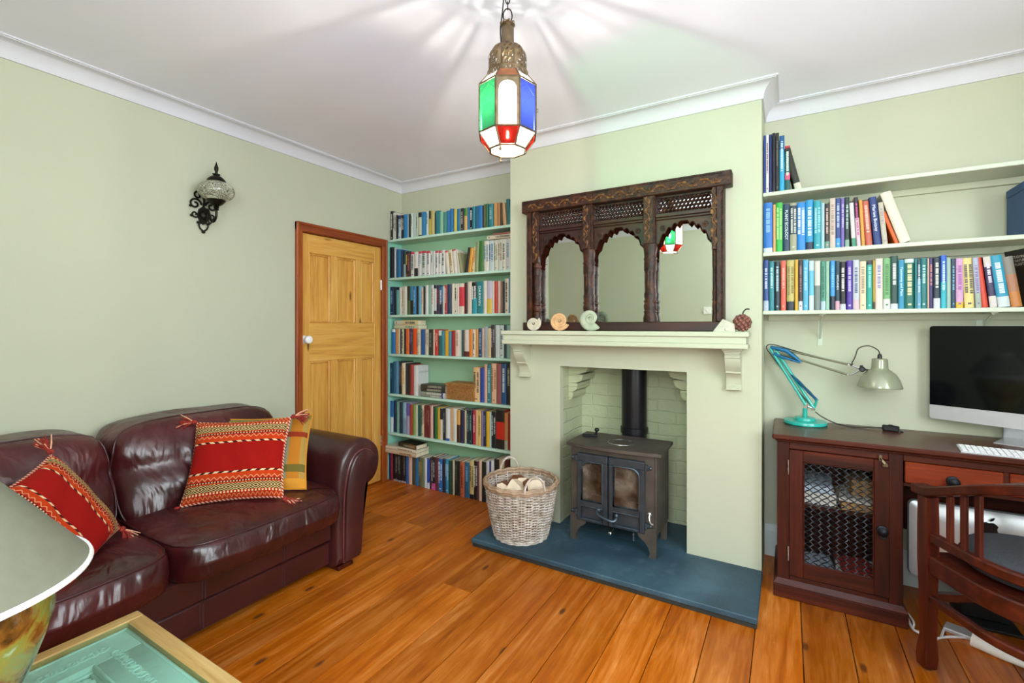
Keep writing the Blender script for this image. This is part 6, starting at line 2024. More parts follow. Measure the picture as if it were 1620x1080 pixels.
# ring, chain, flex, ceiling hook
mb = MB(); cdir = Vector((.8604, .5096, 0))
mb.tube([Vector((lc.x, lc.y, 2.437))+cdir*(.016*math.cos(t*PI/10))+Vector((0, 0, .027*math.sin(t*PI/10))) for t in range(20)], .0022, 6, closed=True)
z = 2.462; k = 0
while z < 2.585:
    d = cdir if k % 2 else Vector((-cdir.y, cdir.x, 0))
    mb.tube([Vector((lc.x, lc.y, z+.011))+d*(.0075*math.cos(t*PI/7))+Vector((0, 0, .0135*math.sin(t*PI/7))) for t in range(14)], .002, 6, closed=True)
    z += .0205; k += 1
mb.build('chain', M['bronze'], LN, smooth=60)
mb = MB(); mb.lathe([(.030, 2.5995), (.030, 2.594), (.012, 2.588), (.004, 2.586)], (lc.x, lc.y, 0), 20); mb.build('ceiling_plate', M['brass'], LN)
mb = MB(); mb.tube(smoothpath([(lc.x-.014*.86, lc.y-.014*.51, 2.593), (lc.x-.013*.86, lc.y-.013*.51, 2.52), (lc.x-.020*.86, lc.y-.020*.51, 2.44), (lc.x-.026*.86, lc.y-.026*.51, 2.39), (lc.x-.0235*.86, lc.y-.0235*.51, 2.34)], 6), .0024, 6); mb.build('flex', M['blackcord'], LN)
mb = MB(); mb.lathe([(0, 2.078), (.0042, 2.080), (.0042, 2.108), (0, 2.110)], (lc.x, lc.y, 0), 12); bf = mb.build('filament', M['bulb'], LN, smooth=60)
mb = MB(); mb.ball((lc.x, lc.y, 2.090), (.024, .024, .030), 18, 12); mb.build('light_bulb', M['paneglass'], LN, smooth=80)
mb = MB(); mb.lathe([(.0055, 2.112), (.0055, 2.13), (.002, 2.135), (.002, 2.335)], (lc.x, lc.y, 0), 10); mb.build('bulb_holder', M['bronze'], LN)

# ------------------------------------------------------------------ mahogany desk
dk = thing('writing_desk', 'dark mahogany pedestal desk with wire-grille cupboard door', 'desk', (.75, 2.85, 0))
DT = .800
mb = MB()
mb.box(-.066, 1.600, 2.618, 3.088, .776, DT, .006); mb.box(-.052, 1.586, 2.632, 3.080, .764, .7765, .005)
mb.build('desk_top', M['mahogtop'], dk)
YFr, YBk = 2.652, 3.072
def pedestal(x0, x1, inner_left):
    mb = MB()
    # side panels, back, floor, inner shelf
    mb.box(x0, x0+.022, YFr+.022, YBk, .07, .7638); mb.box(x1-.022, x1, YFr+.022, YBk, .07, .7638)
    mb.box(x0+.022, x1-.022, YBk-.012, YBk, .07, .7638); mb.box(x0+.022, x1-.022, YFr+.03, YBk-.012, .085, .10)
    mb.box(x0+.022, x1-.022, YFr+.06, YBk-.012, .435, .45)
    mb.build('carcass', M['mahog'], dk)
    for qa in (x0, x1-.052):
        mb = MB(); mb.box(qa, qa+.052, YFr, YFr+.0225, .07, .7638, .002); mb.build('stile', M['mahog'], dk)
    for qa, qb in ((.730, .7638), (.07, .108)):
        mb = MB(); mb.box(x0+.052, x1-.052, YFr, YFr+.0225, qa, qb, .002); mb.build('front_rail', M['mahogh'], dk)
    mb = MB()
    mb.box(x0-.016, x1+.016, YFr-.016, YBk+.004, .0006, .062, .003); 
    sec = [(0, .0), (.016, 0), (.016, .006), (.010, .014), (.004, .022), (0, .028)]
    mb.strip([(x0, YBk, .0615), (x0, YFr, .0615), (x1, YFr, .0615), (x1, YBk, .0615)], sec)
    mb.build('plinth', M['mahogh'], dk, smooth=30)
pedestal(-.045, .440, True); pedestal(1.095, 1.580, False)
def grille_door(x0, x1):
    z0, z1 = .112, .727; wl, wr, wt, wb_ = .058, .054, .052, .070
    dr_ = MB(); y0, y1 = YFr-.004, YFr+.016
    dr_.box(x0, x0+wl, y0, y1, z0, z1, .002); dr_.box(x1-wr, x1, y0, y1, z0, z1, .002)
    d = dr_.build('cupboard_door', M['mahog'], dk)
    for qa, qb in ((z1-wt, z1), (z0, z0+wb_)):
        r = MB(); r.box(x0+wl, x1-wr, y0, y1, qa, qb, .002); r.build('door_rail', M['mahogh'], d)
    gx0, gx1, gz0, gz1 = x0+wl, x1-wr, z0+wb_, z1-wt
    bead = MB()
    for (a0, a1, b0, b1) in ((gx0, gx0+.006, gz0, gz1), (gx1-.006, gx1, gz0, gz1), (gx0+.006, gx1-.006, gz0, gz0+.006), (gx0+.006, gx1-.006, gz1-.006, gz1)): bead.box(a0, a1, y0-.002, y0+.004, b0, b1, .002)
    bead.build('bead', M['mahogh'], d)
    # crimped diamond wire grille: two sets of wavy wires
    g = MB(); pit = .0345; yy = y0+.010
    def wire(c, sl, sgn):
        pts = []
        n = 90
        for i in range(n+1):
            x = gx0+(gx1-gx0)*i/n; z = c+sl*(x-gx0)
            z += .0010*math.sin(2*PI*(x-gx0)/pit*1.0+sgn)
            if gz0 <= z <= gz1: pts.append((x, yy+.0025*math.sin(2*PI*(x-gx0)/pit+sgn), z))
            elif pts:
                if len(pts) > 1: g.tube(pts, .0027, 5)
                pts = []
        if len(pts) > 1: g.tube(pts, .0027, 5)
    k = gz0-.35
    while k < gz1+.35:
        wire(k, .80, 0); wire(k+.0138, -.80, PI)
        k += pit*.80
    g.build('wire_grille', M['blackpvc'], d, smooth=60)
    for z in (.64, .22):
        hb = MB(); hb.tube([(x0-.004, y0-.002, z-.035), (x0-.004, y0-.002, z+.035)], .0042, 8); hb.build('hinge', M['steel'], d)
    kb = MB(); kx, kz = x1-.026, .412
    kb.M = Matrix.Translation((kx, y0, kz)) @ Matrix.Rotation(PI/2, 4, 'X')
    kb.lathe([(.022, 0), (.021, .006), (.010, .010), (.009, .016), (.016, .020), (.019, .028), (.013, .035), (0, .037)], seg=20)
    kb.M = None; kb.tube([(kx+.015*math.cos(t*PI/9), y0-.022, kz-.014+.015*math.sin(t*PI/9)) for t in range(18)], .0032, 6, closed=True)
    kb.build('ring_pull', M['blackiron'], d, smooth=50)
    return d
dd = grille_door(.006, .391)
dd2 = grille_door(1.144, 1.530)
mb = MB(); mb.box(.352, .366, YFr-.010, YFr-.001, .722, .752, .002); mb.tube([(.359, YFr-.012, .735), (.362, YFr-.024, .728), (.370, YFr-.026, .716), (.378, YFr-.018, .712), (.372, YFr-.012, .722)], .003, 6, closed=True)
mb.box(.362, .386, YFr-.024, YFr-.012, .700, .716, .003); mb.build('hasp', M['brass'], dk)
# knee-hole apron with two drawers
mb = MB(); mb.box(.4405, 1.0945, YFr+.004, YFr+.0225, .733, .7638, .002); mb.box(.4405, 1.0945, YFr+.004, YFr+.0225, .622, .638, .002); mb.box(.758, .774, YFr+.0042, YFr+.0223, .638, .733)
mb.box(.4405, 1.0945, YFr+.0226, YBk-.02, .622, .630); mb.box(.4405, 1.0945, YBk-.014, YBk, .30, .7638)
mb.build('apron', M['mahogh'], dk)
for x0, x1 in ((.445, .757), (.775, 1.090)):
    mb = MB(); mb.box(x0, x1, YFr-.004, YFr+.014, .640, .731, .003); d = mb.build('drawer', M['drawer'], dk)
    kx, kz = (x0+x1)/2, .672
    kb = MB(); kb.M = Matrix.Translation((kx, YFr-.004, kz)) @ Matrix.Rotation(PI/2, 4, 'X')
    kb.lathe([(.022, 0), (.021, .006), (.010, .010), (.009, .016), (.017, .020), (.020, .028), (.014, .036), (0, .038)], seg=20)
    kb.M = None; kb.tube([(kx+.020*math.cos(t*PI/9), YFr-.028, kz-.012+.020*math.sin(t*PI/9)) for t in range(18)], .0032, 6, closed=True)
    kb.build('ring_pull', M['blackiron'], d, smooth=50)
# --- things kept in the cupboard
def flat(name, label, cat, x0, x1, y0, y1, z0, z1, mtl, rz=0, group=None, kids=None):
    cx, cy = (x0+x1)/2, (y0+y1)/2
    mb = MB(); mb.box(x0-cx, x1-cx, y0-cy, y1-cy, 0, z1-z0, .001)
    o = mb.build(name, mtl); o.location = (cx, cy, z0); o.rotation_euler = (0, 0, rz); return tag(o, label, cat, group)
pp = 'papers in the desk cupboard'
z = .4506
flat('paper_stack', 'thick ream of white paper on the cupboard shelf behind the wire grille', 'paper', -.005, .20, 2.74, 3.03, z, z+.055, M['paperwhite'], .02, pp)
flat('paper_stack', 'blue-white folders lying on the ream of paper in the cupboard', 'paper', .0, .195, 2.75, 3.02, z+.0555, z+.090, M['bluewhite'], -.04, pp)
flat('paper_stack', 'buff card folders on the cupboard shelf beside the ream', 'paper', .215, .395, 2.73, 3.0, z, z+.035, M['buff'], .05, pp)
flat('magazine', 'cream magazine lying askew on the buff folders in the cupboard', 'magazine', .225, .385, 2.74, 2.98, z+.0355, z+.050, M['paperwhite'], -.1, pp)
flat('wooden_box', 'small brown box at the top of the cupboard papers', 'box', .26, .35, 2.80, 2.95, z+.0505, z+.13, M['buff'], .1)
zc = .1006
flat('paper_stack', 'loose white papers on the cupboard floor near the hinges', 'paper', .015, .20, 2.72, 2.95, zc, zc+.022, M['bluewhite'], .12, pp)
flat('magazine', 'red-edged magazine on the pile at the cupboard floor', 'magazine', .22, .385, 2.70, 2.92, zc, zc+.018, M['redpaper'], -.12, pp)
flat('magazine', 'tan magazine on the red-edged one at the cupboard floor', 'magazine', .215, .375, 2.71, 2.93, zc+.0185, zc+.038, M['buff'], .1, pp)
flat('magazine', 'white leaflet on the tan magazine at the cupboard floor', 'magazine', .205, .36, 2.715, 2.92, zc+.0385, zc+.052, M['paperwhite'], -.05, pp)
flat('magazine', 'red leaflet topping the pile at the cupboard floor', 'magazine', .215, .35, 2.73, 2.90, zc+.0525, zc+.064, M['redpaper'], .15, pp)

# ------------------------------------------------------------------ anglepoise lamp
al = thing('desk_lamp', 'turquoise jointed desk lamp with sage-grey metal shade', 'lamp', (.081, 2.983, DT))
bx, by = .081, 2.983
mb = MB(); mb.lathe([(.098, DT+.0005), (.101, DT+.004), (.101, DT+.014), (.098, DT+.019), (.050, DT+.022), (.050, DT+.032), (.047, DT+.036), (.012, DT+.038), (.0105, DT+.085), (0, DT+.086)], (bx, by, 0), 48); mb.build('base', M['teal'], al, smooth=40)
ang = math.radians(-8)    # arm plane: mostly along +x, slightly to the room
ux = Vector((math.cos(ang), math.sin(ang), 0)); un = Vector((-ux.y, ux.x, 0))
def LP_(s, z, o=0): return Vector((bx, by, 0))+ux*s+un*o+Vector((0, 0, z))
E0, E1 = (.004, DT+.103), (-.168, DT+.405)      # shoulder, elbow
E0b, E1b = (.040, DT+.090), (-.140, DT+.395)
mb = MB(); mb.tube([LP_(*E0, -.010), LP_(*E0, .010)], .011, 12); mb.box(*(lambda p: (p.x-.008, p.x+.008, p.y-.008, p.y+.008, DT+.080, DT+.104))(LP_(*E0)), c=.002); mb.tube([LP_(.036, DT+.085, -.012), LP_(.036, DT+.085, .012)], .009, 10); mb.tube([LP_(0, DT+.10), LP_(.040, DT+.086)], .006, 8); mb.build('shoulder_joint', M['chrome'], al, smooth=40)
mb = MB()
for o_ in (-.009, .009): mb.tube([LP_(*E0, o_), LP_(*E1, o_)], .0075, 8, up=un)
mb.tube([LP_(*E0b), LP_(*E1b)], .0085, 8)
mb.build('lower_arm', M['teal'], al, smooth=40)
mb = MB()
for o_ in (-.014, .014):
    P0, P1 = LP_(.052, DT+.135, o_), LP_(-.062, DT+.262, o_); n = 150
    d = (P1-P0); a_ = d.normalized().cross(un).normalized(); pts = [P0+d*(i/n)+a_*.005*math.cos(i*1.6)+un*.005*math.sin(i*1.6) for i in range(n+1)]
    mb.tube(pts, .0021, 4)
mb.build('tension_spring', M['tealblue'], al, smooth=60)
mb = MB(); mb.tube([LP_(.040, DT+.085), LP_(.056, DT+.14)], .006, 8); mb.build('spring_bracket', M['teal'], al)
H0, H1 = (.195, DT+.330), (.190, DT+.278)
mb = MB(); mb.tube([LP_(-.158, DT+.412), LP_(*H0)], .0058, 8); mb.tube([LP_(-.148, DT+.385), LP_(*H1)], .0058, 8); mb.build('upper_arm', M['olivemetal'], al, smooth=40)
mb = MB()
for o_ in (-.012, .012): mb.tube([LP_(-.165, DT+.412, o_), LP_(-.085, DT+.392, o_), LP_(-.015, DT+.333, o_)], [.008, .013, .005], 8)
for o_ in (-.012, .012): mb.tube([LP_(-.150, DT+.375, o_), LP_(-.10, DT+.355, o_), LP_(-.015, DT+.330, o_)], [.007, .008, .005], 8)
mb.build('elbow_plate', M['tealblue'], al, smooth=40)
mb = MB()
for (s, z) in ((-.160, DT+.408), (-.142, DT+.386), (-.016, DT+.331), (.193, DT+.331), (.190, DT+.280)): mb.tube([LP_(s, z, -.018), LP_(s, z, .018)], .005, 8)
mb.tube([LP_(.195, DT+.330, .008), LP_(.238, DT+.312, .008)], .0035, 6); mb.tube([LP_(.190, DT+.278, .008), LP_(.206, DT+.279, .008), LP_(.240, DT+.305, .008)], .0035, 6)
mb.build('arm_pivots', M['chrome'], al, smooth=40)
hx, hz = .318, DT+.225      # shade centre (s), rim height
mb = MB(); q = LP_(.248, DT+.310); mb.ball(q, (.014, .014, .014), 10, 7); mb.tube([q+un*-.014, q+un*.016], .009, 10); mb.tube([q+Vector((0, 0, .006)), q+Vector((-.004, 0, .020))], .007, 8); mb.tube([q, LP_(.288, DT+.305)], .005, 8); mb.build('head_joint', M['black'], al, smooth=50)
sc_ = LP_(hx, 0)
mb = MB(); mb.lathe([(.0905, hz-.003), (.0915, hz), (.089, hz+.010), (.080, hz+.040), (.066, hz+.065), (.048, hz+.082), (.036, hz+.090), (.0345, hz+.098), (.0325, hz+.135), (.031, hz+.141), (.027, hz+.143), (.010, hz+.1435), (.010, hz+.141), (.026, hz+.140), (.031, hz+.097), (.046, hz+.080), (.064, hz+.063), (.078, hz+.039), (.087, hz+.010), (.0885, hz)], (sc_.x, sc_.y, 0), 40, cap=False)
mb.build('lamp_shade', M['sagemetal'], al, smooth=50)
mb = MB(); mb.lathe([(.016, hz+.070), (.016, hz+.135)], (sc_.x, sc_.y, 0), 14); mb.lathe([(0, hz+.012), (.018, hz+.018), (.027, hz+.035), (.024, hz+.055), (.015, hz+.071)], (sc_.x, sc_.y, 0), 18); mb.build('light_bulb', M['whiteplastic'], al, smooth=60)
mb = MB(); mb.lathe([(.010, hz+.143), (.009, hz+.158), (.006, hz+.166)], (sc_.x, sc_.y, 0), 12)
mb.tube(smoothpath([LP_(hx, hz+.163), LP_(hx-.008, hz+.185), LP_(hx-.045, hz+.205), LP_(hx-.085, hz+.19), LP_(hx-.098, hz+.15), LP_(hx-.112, hz+.118), LP_(.19, DT+.335), LP_(.0, DT+.380), LP_(-.15, DT+.425), LP_(-.185, DT+.415), LP_(-.180, DT+.390), LP_(-.165, DT+.37), LP_(-.05, DT+.2), LP_(.045, DT+.078)], 7), .0026, 6)
mb.build('flex', M['blackcord'], al, smooth=60)
cd = thing('lamp_cord', 'black lamp flex with inline switch running across the desk top', 'cord', (.30, 2.99, DT))
mb = MB(); mb.tube(smoothpath([LP_(.047, DT+.070), (.16, 2.975, DT+.045), (.22, 2.99, DT+.015), (.27, 3.0, DT+.0045), (.33, 3.0, DT+.004), (.38, 3.005, DT+.010), (.42, 3.00, DT+.012)], 7), .0028, 6); mb.tube(smoothpath([(.475, 2.985, DT+.010), (.488, 2.985, DT+.006), (.492, 2.975, DT+.004), (.480, 2.968, DT+.0035)], 5), .0028, 6); mb.build('flex', M['blackcord'], cd, smooth=60)
mb = MB(); mb.M = Matrix.Translation((.447, 2.992, DT+.0155)) @ Matrix.Rotation(-.25, 4, 'Z'); mb.box(-.034, .034, -.011, .011, -.0145, .0135, .004); mb.box(-.010, .010, -.008, .008, .0134, .017, .002); mb.build('inline_switch', M['black'], cd)

# ------------------------------------------------------------------ all-in-one computer, keyboard
pc = thing('computer', 'slim silver all-in-one computer with dark screen on the desk', 'computer', (.893, 2.885, DT))
a_ = math.radians(-27)
T_ = Matrix.Translation((.893, 2.885, DT)) @ Matrix.Rotation(a_, 4, 'Z')      # front faces local -y
W2 = .325
def rrect(x0, x1, z0, z1, r, n=6):
    out = []
    for cx, cz, a0 in ((x1-r, z0+r, -90), (x1-r, z1-r, 0), (x0+r, z1-r, 90), (x0+r, z0+r, 180)):
        for k in range(n+1):
            t = math.radians(a0+90*k/n); out.append((cx+r*math.cos(t), cz+r*math.sin(t)))
    return out
zb0, zb1 = .076, .531
mb = MB(); mb.M = T_
out = rrect(-W2, W2, zb0, zb1, .012)
n = len(out); vs = []
for (y, s) in ((0, 1), (.006, 1), (.012, .985), (.030, .80), (.042, .5)):
    for p in out: vs.append((p[0]*s, y, (zb0+zb1)/2+(p[1]-(zb0+zb1)/2)*s))
fs = [tuple(range(n))]+[(j*n+i, j*n+(i+1) % n, (j+1)*n+(i+1) % n, (j+1)*n+i) for j in range(4) for i in range(n)]+[tuple(range(4*n, 5*n))]
mb.add(vs, fs); mb.build('housing', M['alu'], pc, smooth=40)
mb = MB(); mb.M = T_
zc0 = zb0+.068
o2 = [(W2-.0012, zc0)]+[p for p in rrect(-W2+.0012, W2-.0012, zc0-.05, zb1-.0012, .012) if p[1] > zc0+.001]+[(-W2+.0012, zc0)]
mb.prism(o2, 'y', -.0022, -.0003); mb.build('screen', M['screen'], pc, smooth=30)
mb = MB(); mb.M = T_
st_ = [(.010, .33), (.012, .20), (.045, .010)]
pts2 = [(.035, .0035), (.060, .0035), (.125, .0035)]
# curved aluminium foot: L shaped sheet
secs = [(.012, .300), (.030, .20), (.055, .10), (.085, .03), (.092, .012), (.080, .0045), (.0, .0035), (-.055, .0032)]
wd = [.07, .08, .088, .094, .096, .097, .099, .099]
vs = []
for (y, z), w in zip(secs, wd):
    for d in (0, .004):
        vs += [(-w, y+(.004 if d and z > .01 else 0), z-(d if z <= .0125 else 0)+(.0)), (w, y+(.004 if d and z > .01 else 0), z-(d if z <= .0125 else 0))]
vs = [(x, y+.045, max(.0008, z)) for x, y, z in vs]
fs = []
for j in range(len(secs)-1):
    a, b = j*4, (j+1)*4
    fs += [(a, a+1, b+1, b), (a+2, a+3, b+3, b+2), (a, a+2, b+2, b), (a+1, a+3, b+3, b+1)]
fs += [(0, 1, 3, 2), tuple(len(vs)-4+i for i in (0, 1, 3, 2))]
mb.add(vs, fs); mb.build('foot', M['alu'], pc, smooth=50)
kbd = thing('keyboard', 'flat white keyboard at the desk edge before the computer', 'keyboard', (.83, 2.70, DT))
mb = MB(); Tk = Matrix.Translation((.632, 2.700, DT+.0006)) @ Matrix.Rotation(math.radians(-6), 4, 'Z'); mb.M = Tk
vs = [(0, -.057, 0), (.42, -.057, 0), (.42, .057, 0), (0, .057, 0), (0, -.057, .004), (.42, -.057, .004), (.42, .057, .011), (0, .057, .011)]
mb.add(vs, [(3,2,1,0), (4,5,6,7), (0,1,5,4), (1,2,6,5), (2,3,7,6), (3,0,4,7)]); mb.build('keyboard_base', M['alu'], kbd, smooth=0)
mb = MB(); mb.M = Tk
for r in range(6):
    y = -.050+r*.0185; zt_ = .004+.007*(y+.057)/.114
    kx = .006
    while kx < .41:
        w = .0155
        if r == 0 and .07 < kx < .08: w = .09
        mb.box(kx, min(kx+w, .414), y, y+.0155, zt_+.0002, zt_+.0028, .0008); kx += w+.0035
mb.build('keys', M['whiteplastic'], kbd, smooth=20)

# ------------------------------------------------------------------ second display stored under the desk
ds = thing('stored_display', 'silver display with black fruit emblem stored under the desk, back outward', 'display', (.763, 2.87, 0))
mb = MB()
out = rrect(.494, 1.035, .145, .505, .028)
n = len(out); vs = []; cx_, cz_ = .7645, .325
for (y, s) in ((2.905, .99), (2.895, 1), (2.888, 1), (2.876, .985), (2.862, .86), (2.850, .5)):
    for p in out: vs.append((cx_+(p[0]-cx_)*s, y, cz_+(p[1]-cz_)*s))
fs = [tuple(range(n))]+[(j*n+i, j*n+(i+1) % n, (j+1)*n+(i+1) % n, (j+1)*n+i) for j in range(5) for i in range(n)]+[tuple(range(5*n, 6*n))]
mb.add(vs, fs); mb.build('housing', M['alu'], ds, smooth=40)
# bitten fruit emblem
ex, ez, es = .768, .428, .036
body = []
for k in range(60):
    t = 2*PI*k/60; x = math.sin(t); z = math.cos(t)
    r = 1.0-.16*math.exp(-((t if t < PI else t-2*PI)/.28)**2)-.10*math.exp(-((abs(t-PI))/.22)**2)
    px, pz = x*r*.93, z*r*.98
    d = math.hypot(px-1.22, pz-.12)
    if d < .52:
        u_ = Vector((px-1.22, pz-.12)).normalized()*.52; px, pz = 1.22+u_.x, .12+u_.y
    body.append((ex+px*es, ez+pz*es))
mb = MB(); mb.prism(body, 'y', 2.8484, 2.8498)
leaf = [(0.03, 1.05), (.10, 1.28), (.30, 1.48), (.48, 1.55), (.46, 1.34), (.32, 1.14), (.14, 1.05)]
mb.prism([(ex+a*es, ez+b*es) for a, b in leaf], 'y', 2.8484, 2.8498); mb.build('emblem', M['black'], ds, smooth=0)
mb = MB(); mb.box(.68, .85, 2.88, 2.896, .012, .20, .003); mb.box(.665, .865, 2.80, 2.985, .0006, .012, .003); mb.build('stand', M['black'], ds)
# cables and bits on the floor under the desk
cb1 = thing('cable', 'white cables looped on the floor inside the desk pedestal', 'cable', (.50, 2.55, 0))
mb = MB()
mb.tube(smoothpath([(.47, 2.80, .006), (.466, 2.70, .012), (.472, 2.64, .006), (.50, 2.62, .010), (.53, 2.60, .006), (.56, 2.63, .006), (.60, 2.66, .006), (.66, 2.69, .006)], 6), .005, 6)
mb.tube(smoothpath([(.468, 2.78, .018), (.480, 2.68, .020), (.470, 2.62, .016), (.51, 2.60, .014), (.55, 2.61, .012), (.57, 2.66, .006), (.60, 2.75, .006)], 6), .0045, 6)
mb.build('flex', M['whiteplastic'], cb1, smooth=60)
rp = thing('paper_roll', 'white tapering paper roll lying on the floor under the desk', 'paper roll', (.74, 2.58, 0))
mb = MB()
p0, p1 = Vector((.660, 2.64, .030)), Vector((.830, 2.555, .010)); mb.tube([p0, p0+(p1-p0)*.5, p1], [.029, .022, .009], 16); mb.build('roll', M['paperwhite'], rp, smooth=50)
mb = MB(); mb.tube([p1, p1+(p1-p0).normalized()*.02], [.008, .005], 10); mb.build('tip', M['black'], rp)
mb = MB(); mb.box(-.07, .07, -.035, .035, 0, .016, .003); o = mb.build('metal_case', M['alu'], smooth=30); o.location = (.66, 2.715, .0006); o.rotation_euler = (0, 0, -.35)
tag(o, 'small flat silver metal case on the floor under the desk', 'case')

# ------------------------------------------------------------------ tub chair pushed towards the desk
ch = thing('desk_chair', 'mahogany tub armchair with slatted back pushed towards the desk', 'chair', (.73, 2.33, 0))
F = Vector((-.45, .893, 0)).normalized(); Rv = Vector((F.y, -F.x, 0))
Pl = Vector((.468, 2.372, 0)); wid = .50
cen = Pl+Rv*(wid/2)-F*.20        # centre of the round back
def U(t):
    """plan curve of arms and back: t 0..1 from left post round to right post"""
    Ls, Lr = .20, PI*wid/2; tot = 2*Ls+Lr; s = t*tot
    if s < Ls: return Pl-F*s
    if s < Ls+Lr:
        a = (s-Ls)/Lr*PI; return cen - Rv*(wid/2*math.cos(a)) - F*(wid/2*math.sin(a))
    return Pl+Rv*wid-F*(tot-s)
def rail(name, t0, t1, zf, w, h, n=40, ext=0):
    pts = [U(t0+(t1-t0)*i/n)+Vector((0, 0, zf(t0+(t1-t0)*i/n))) for i in range(n+1)]
    if ext: pts = [pts[0]+F*ext]+pts+[pts[-1]+F*ext]
    mb = MB(); b = .005
    mb.strip(pts, [(-w/2+b, -h/2), (w/2-b, -h/2), (w/2, -h/2+b), (w/2, h/2-b), (w/2-b, h/2), (-w/2+b, h/2), (-w/2, h/2-b), (-w/2, -h/2+b)])
    return mb.build(name, M['chairh'], ch, smooth=40)
def ztop(t): return .690+.165*math.sin(PI*min(1, max(0, t)))**1.15
rail('arm_and_crest_rail', 0, 1, ztop, .060, .036, 48, .045)
rail('back_rail', .015, .985, lambda t: .522, .030, .036)
rail('seat_rail', .0, 1.0, lambda t: .418, .034, .068)
rail('curved_stretcher', .0, 1.0, lambda t: .285, .026, .030)
nsp = 9
for k in range(nsp):
    t = [.083, .131, .178, .445, .5, .555, .822, .869, .917][k]; p = U(t); mb = MB(); T2 = (U(t+.01)-U(t-.01)).normalized(); mb.M = Matrix.Translation(p) @ Matrix.Rotation(math.atan2(T2.y, T2.x), 4, 'Z'); mb.box(-.011, .011, -.007, .007, .538, ztop(t)-.016, .002); mb.build('spindle', M['chair'], ch)
def leg(p, dirv, top):
    mb = MB(); d = Vector(dirv).normalized(); ang = math.atan2(d.y, d.x)
    vs = []; fs = []
    for (z, w, off) in ((.0065, .017, .006), (.012, .021, .006), (.05, .024, .006), (.085, .022, .004), (.13, .0185, 0), (.30, .020, 0), (.42, .023, 0), (.55, .023, 0), (top, .022, 0)):
        c_ = Vector(p)+d*off
        for (sx, sy) in ((-1,-1), (1,-1), (1,1), (-1,1)):
            q = Vector((sx*w, sy*w*1.0, 0)); q.rotate(Matrix.Rotation(ang, 3, 'Z').to_quaternion()); vs.append((c_.x+q.x, c_.y+q.y, z))
    for j in range(8):
        for i in range(4): fs.append((j*4+i, j*4+(i+1) % 4, (j+1)*4+(i+1) % 4, (j+1)*4+i))
    fs += [(3,2,1,0), (32,33,34,35)]
    mb.add(vs, fs); o = mb.build('leg', M['chair'], ch, smooth=30)
    g = MB(); c_ = Vector(p)+d*.006; g.lathe([(.014, .0004), (.015, .004), (.012, .0066)], (c_.x, c_.y, 0), 14); g.build('glide', M['steel'], o)
leg(U(0), F, ztop(0)-.018); leg(U(1), F, ztop(1)-.018); leg(U(.36), -Rv*.5-F, .40); leg(U(.64), Rv*.5-F, .40)
mb = MB(); a, b = U(0)+Vector((0, 0, .42)), U(1)+Vector((0, 0, .42)); mb.strip([a+Rv*.022, b-Rv*.022], [(-.014, -.03), (.014, -.03), (.014, .03), (-.014, .03)])
a, b = U(0)+Vector((0, 0, .285)), U(1)+Vector((0, 0, .285)); mb.strip([a+Rv*.022, b-Rv*.022], [(-.011, -.014), (.011, -.014), (.011, .014), (-.011, .014)])
mb.build('front_rails', M['chairh'], ch, smooth=30)
poly = [U(.03+.94*i/36)*1.0 for i in range(37)]; cc = cen+F*.04
poly = [(cc.x+(p.x-cc.x)*.955, cc.y+(p.y-cc.y)*.955) for p in poly]
mb = MB(); mb.prism(poly, 'z', .440, .456); mb.build('seat', M['chairh'], ch, smooth=30)
cu = thing('seat_cushion', 'round dark grey tweed cushion on the desk chair seat', 'cushion', (cen.x, cen.y, .4565))
def fn(x, y, z):
    r = math.hypot(x, y); 
    return (cen.x+.235*x+.02*F.x, cen.y+.235*y+.02*F.y, .4950+.038*z*(1+.25*(1-min(1, r*r))))
mb = MB(); mb.lathe([(0, .4572), (.17, .4572), (.203, .464), (.214, .482), (.214, .505), (.203, .523), (.16, .533), (0, .538)], (cen.x+.03*F.x, cen.y+.03*F.y, 0), 40, cap=False); mb.build('pad', M['seatpad'], cu, smooth=70)
mb = MB(); mb.tube([(cen.x+.03*F.x+.2155*math.cos(2*PI*k/48), cen.y+.03*F.y+.2155*math.sin(2*PI*k/48), .494) for k in range(48)], .0035, 6, closed=True); mb.build('piping', M['black'], cu, smooth=60)
# light switch on the rear wall (seen in the mirror)
sw = thing('light_switch', 'white light switch plate on the wall, seen reflected in the mirror', 'light switch', (-.845, YF, 1.52))
mb = MB(); mb.box(-.888, -.802, YF+.0005, YF+.009, 1.477, 1.563, .003); mb.build('plate', M['switchplate'], sw)
mb = MB(); mb.box(-.853, -.837, YF+.009, YF+.014, 1.508, 1.532, .002); mb.build('rocker', M['whiteplastic'], sw)

SKY, EXPO = 8.6, 1.0
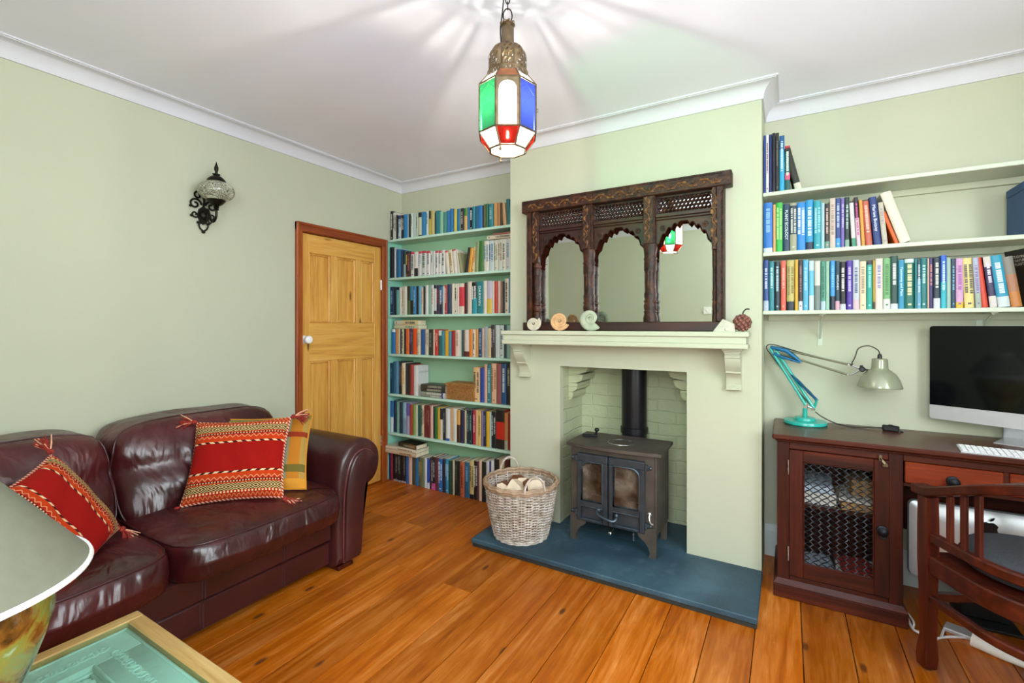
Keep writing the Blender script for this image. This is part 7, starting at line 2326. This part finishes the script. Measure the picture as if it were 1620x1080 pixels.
# ------------------------------------------------------------------ daylight, camera, render view
w = bpy.data.worlds.new('daylight'); scene.world = w; w.use_nodes = True
bg = w.node_tree.nodes['Background']; bg.inputs[1].default_value = SKY
wt = w.node_tree; tcw = wt.nodes.new('ShaderNodeTexCoord'); sxw = wt.nodes.new('ShaderNodeSeparateXYZ'); crw = wt.nodes.new('ShaderNodeValToRGB')
mpw = wt.nodes.new('ShaderNodeMapRange'); mpw.inputs[1].default_value = -.15; mpw.inputs[2].default_value = .15
wt.links.new(tcw.outputs['Generated'], sxw.inputs[0]); wt.links.new(sxw.outputs[2], mpw.inputs[0]); wt.links.new(mpw.outputs[0], crw.inputs[0]); wt.links.new(crw.outputs[0], bg.inputs[0])
crw.color_ramp.elements[0].position = .3; crw.color_ramp.elements[0].color = (.95, 1.0, 1.06, 1); crw.color_ramp.elements[1].position = .7; crw.color_ramp.elements[1].color = (.88, .95, 1.0, 1)
for nm, loc, rot, sx, sy in (('window_portal', ((WN1[0]+WN1[1])/2, YF-.14, (WN1[2]+WN1[3])/2), (PI/2, 0, 0), WN1[1]-WN1[0], WN1[3]-WN1[2]), ('window_portal', (XR+.14, (WN2[0]+WN2[1])/2, (WN2[2]+WN2[3])/2), (PI/2, 0, PI/2), WN2[1]-WN2[0], WN2[3]-WN2[2])):
    L = bpy.data.lights.new(nm, 'AREA'); L.shape = 'RECTANGLE'; L.size = sx; L.size_y = sy; L.cycles.is_portal = True
    o = bpy.data.objects.new(nm, L); COL.objects.link(o); o.location = loc; o.rotation_euler = rot
cam = bpy.data.cameras.new('camera'); cam.sensor_width = 36; cam.lens = 736.272/1620*36; cam.shift_y = -24.5/1620; cam.clip_start = .02
co = bpy.data.objects.new('camera', cam); COL.objects.link(co); co.location = (0, 0, 1.33); co.rotation_euler = (PI/2, 0, math.radians(30.6406)); scene.camera = co
scene.view_settings.view_transform = 'Standard'; scene.view_settings.look = 'None'; scene.view_settings.gamma = 1; scene.view_settings.use_curve_mapping = False
scene.view_settings.exposure = EXPO
scene.cycles.max_bounces = 10; scene.cycles.diffuse_bounces = 6; scene.cycles.transparent_max_bounces = 16; scene.cycles.sample_clamp_indirect = 6
